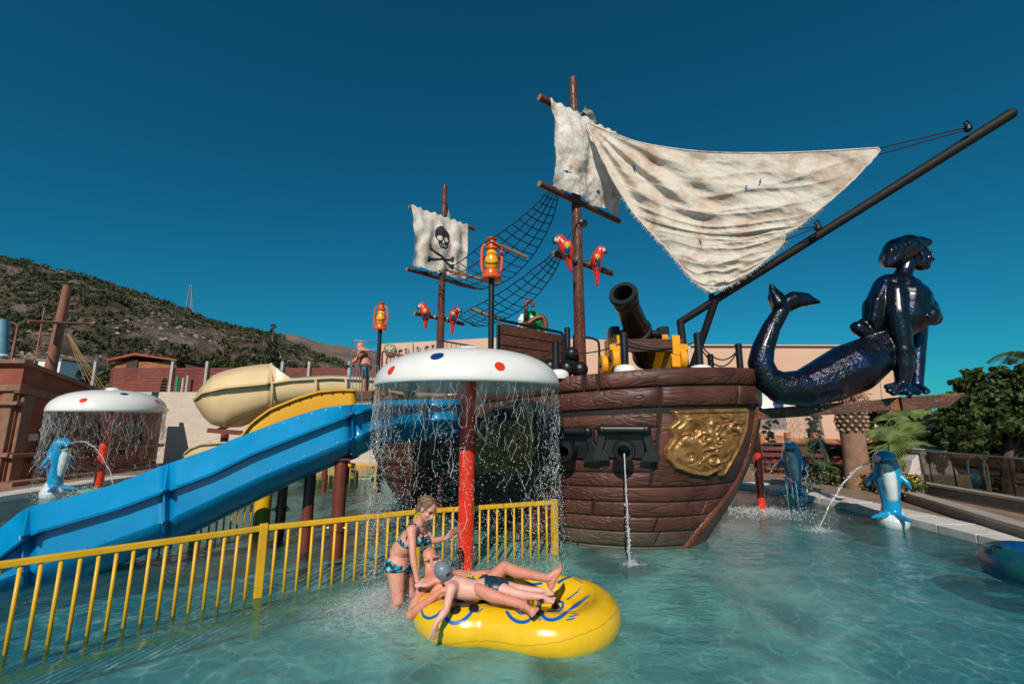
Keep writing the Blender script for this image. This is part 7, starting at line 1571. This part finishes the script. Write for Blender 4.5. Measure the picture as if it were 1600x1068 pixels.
# ---- dolphins ----
mDol = mat('dolphin_paint', (1, 1, 1), .25, attr=True, var=.06, coat=.5); DB = (.005, .27, .52); DW = (.62, .70, .72); DD = (.008, .035, .06); DN = (.0, .05, .22)
def dolphin(base, ang, label, k=1.):
    """rearing dolphin on its tail; local x = where the mouth points"""
    b = Vector(base); f = V(math.cos(ang), math.sin(ang), 0); s = V(-math.sin(ang), math.cos(ang), 0); p = lambda x, y, z: b+(f*x+s*y+V(0, 0, 1)*z)*k; pr = []
    def ch(seq, col):
        for (a, b_) in zip(seq[:-1], seq[1:]): pr.append(('c', p(*a[:3]), a[3]*k, p(*b_[:3]), b_[3]*k, col))
    ch([(.00, 0, .10, .15), (-.02, 0, .30, .14), (-.04, 0, .48, .165), (-.05, 0, .68, .20), (-.04, 0, .88, .205), (.0, 0, 1.05, .18)], DB)
    ch([(.065, .03, .40, .085), (.10, .03, .62, .105), (.115, .03, .80, .105), (.11, .02, .92, .085)], DW)
    ch([(.0, 0, 1.05, .17), (.10, 0, 1.09, .13), (.18, 0, 1.08, .095)], DB); ch([(.12, 0, 1.10, .11), (.26, 0, 1.09, .055)], DB); ch([(.10, 0, .99, .10), (.24, 0, .985, .05)], DW)
    ch([(.16, -.05, 1.03, .068), (.265, -.03, 1.03, .04)], DD); ch([(.16, .05, 1.03, .068), (.265, .03, 1.03, .04)], DD)
    for sg in (-1, 1):
        ch([(-.02, sg*.16, .80, .06), (.02, sg*.27, .66, .045), (.0, sg*.31, .56, .02)], DB); pr.append(('e', p(.10, sg*.125, 1.12), (.028*k,)*3, DW)); pr.append(('e', p(.115, sg*.142, 1.12), (.017*k,)*3, DN))
        ch([(.10, sg*.06, .10, .06), (.24, sg*.18, .07, .045), (.36, sg*.27, .05, .02)], DB)
    ch([(-.24, 0, .82, .05), (-.33, 0, .72, .03)], DB)
    for i in range(5): pr.append(('e', p(-.10+.02*i, -.19, .55+.07*i), (.022*k,)*3, DN))
    ch([(-.06, 0, .0, .22), (-.05, 0, .12, .17), (-.03, 0, .28, .125)], DW); ch([(-.02, 0, -.02, .24), (-.03, 0, .12, .16)], DW)
    o = blob('dolphin_fountain', pr, mDol, None, voxel=.014*k, sm=5); return setp(o, label, 'dolphin statue', 'blue and white dolphin fountains'), p(.24, 0, 1.06)
d1 = G(1400, 812, .12); o, m1_ = dolphin((d1.x, d1.y+.06, .12), R(228), 'nearest blue and white dolphin fountain spitting an arc of water at the right', .94)
d2 = G(1243, 774, .12); o, m2_ = dolphin((d2.x, d2.y, .12), R(225), 'farther blue and white dolphin fountain behind the pool ladder', .98)
d3 = G(84, 768, .12); o, m3_ = dolphin((d3.x, d3.y, .12), R(-20), 'blue and white dolphin fountain in front of the terracotta building', 1.02)
def jet(a, b, apex, label, r, seed): 
    q = []
    for i in range(40):
        f = i/39; p = Vector(a).lerp(Vector(b), f); p.z = lerp(a.z, b[2], f)+4*apex*f*(1-f); q.append(p)
    stream('water_jet', q, r, label, 90, r*1.0, seed, split=.2)
je = G(1278, 830, 0); jet(m1_, (je.x, je.y, 0), .30, 'arc of water from the nearest dolphin into the pool', .009, 3)
jet(m2_, (5.2, 11.4, 0), .40, 'thin arc of water from the farther dolphin', .008, 4)
jet(m3_, (-9.4, 11.0, 0), .5, 'arc of water from the left dolphin crossing under the mushroom cap', .014, 5)
# pool ladder
t = thing('pool_ladder', 'chrome pool ladder with curved rails at the far right pool edge', 'ladder', G(1250, 775, .1))
for (px, py) in ((1232, 790), (1247, 787), (1262, 778)):
    g = G(px, py, .0); z = P(px, 745, g.y).z; mb = MB(); mb.tube(spline([V(g.x, g.y, -.3), V(g.x, g.y, .4), V(g.x+.03, g.y+.06, z-.03), V(g.x+.13, g.y+.16, z), V(g.x+.27, g.y+.28, z-.08), V(g.x+.32, g.y+.34, .35), V(g.x+.32, g.y+.34, .1)], 26), .02, 8); mb.build('rail', mChrome, t)
# striped deck shade: small white plaques on wall at left foot, stone curb below terracotta building
mb = MB(); mb.beam(V(xf+.35, 11.8, .14), V(xf+.35, 17, .14), .5, .12); o = mb.build('stone_kerb', mTerra2, None, sm=False); setp(o, 'stone kerb along the foot of the terracotta building', 'kerb')
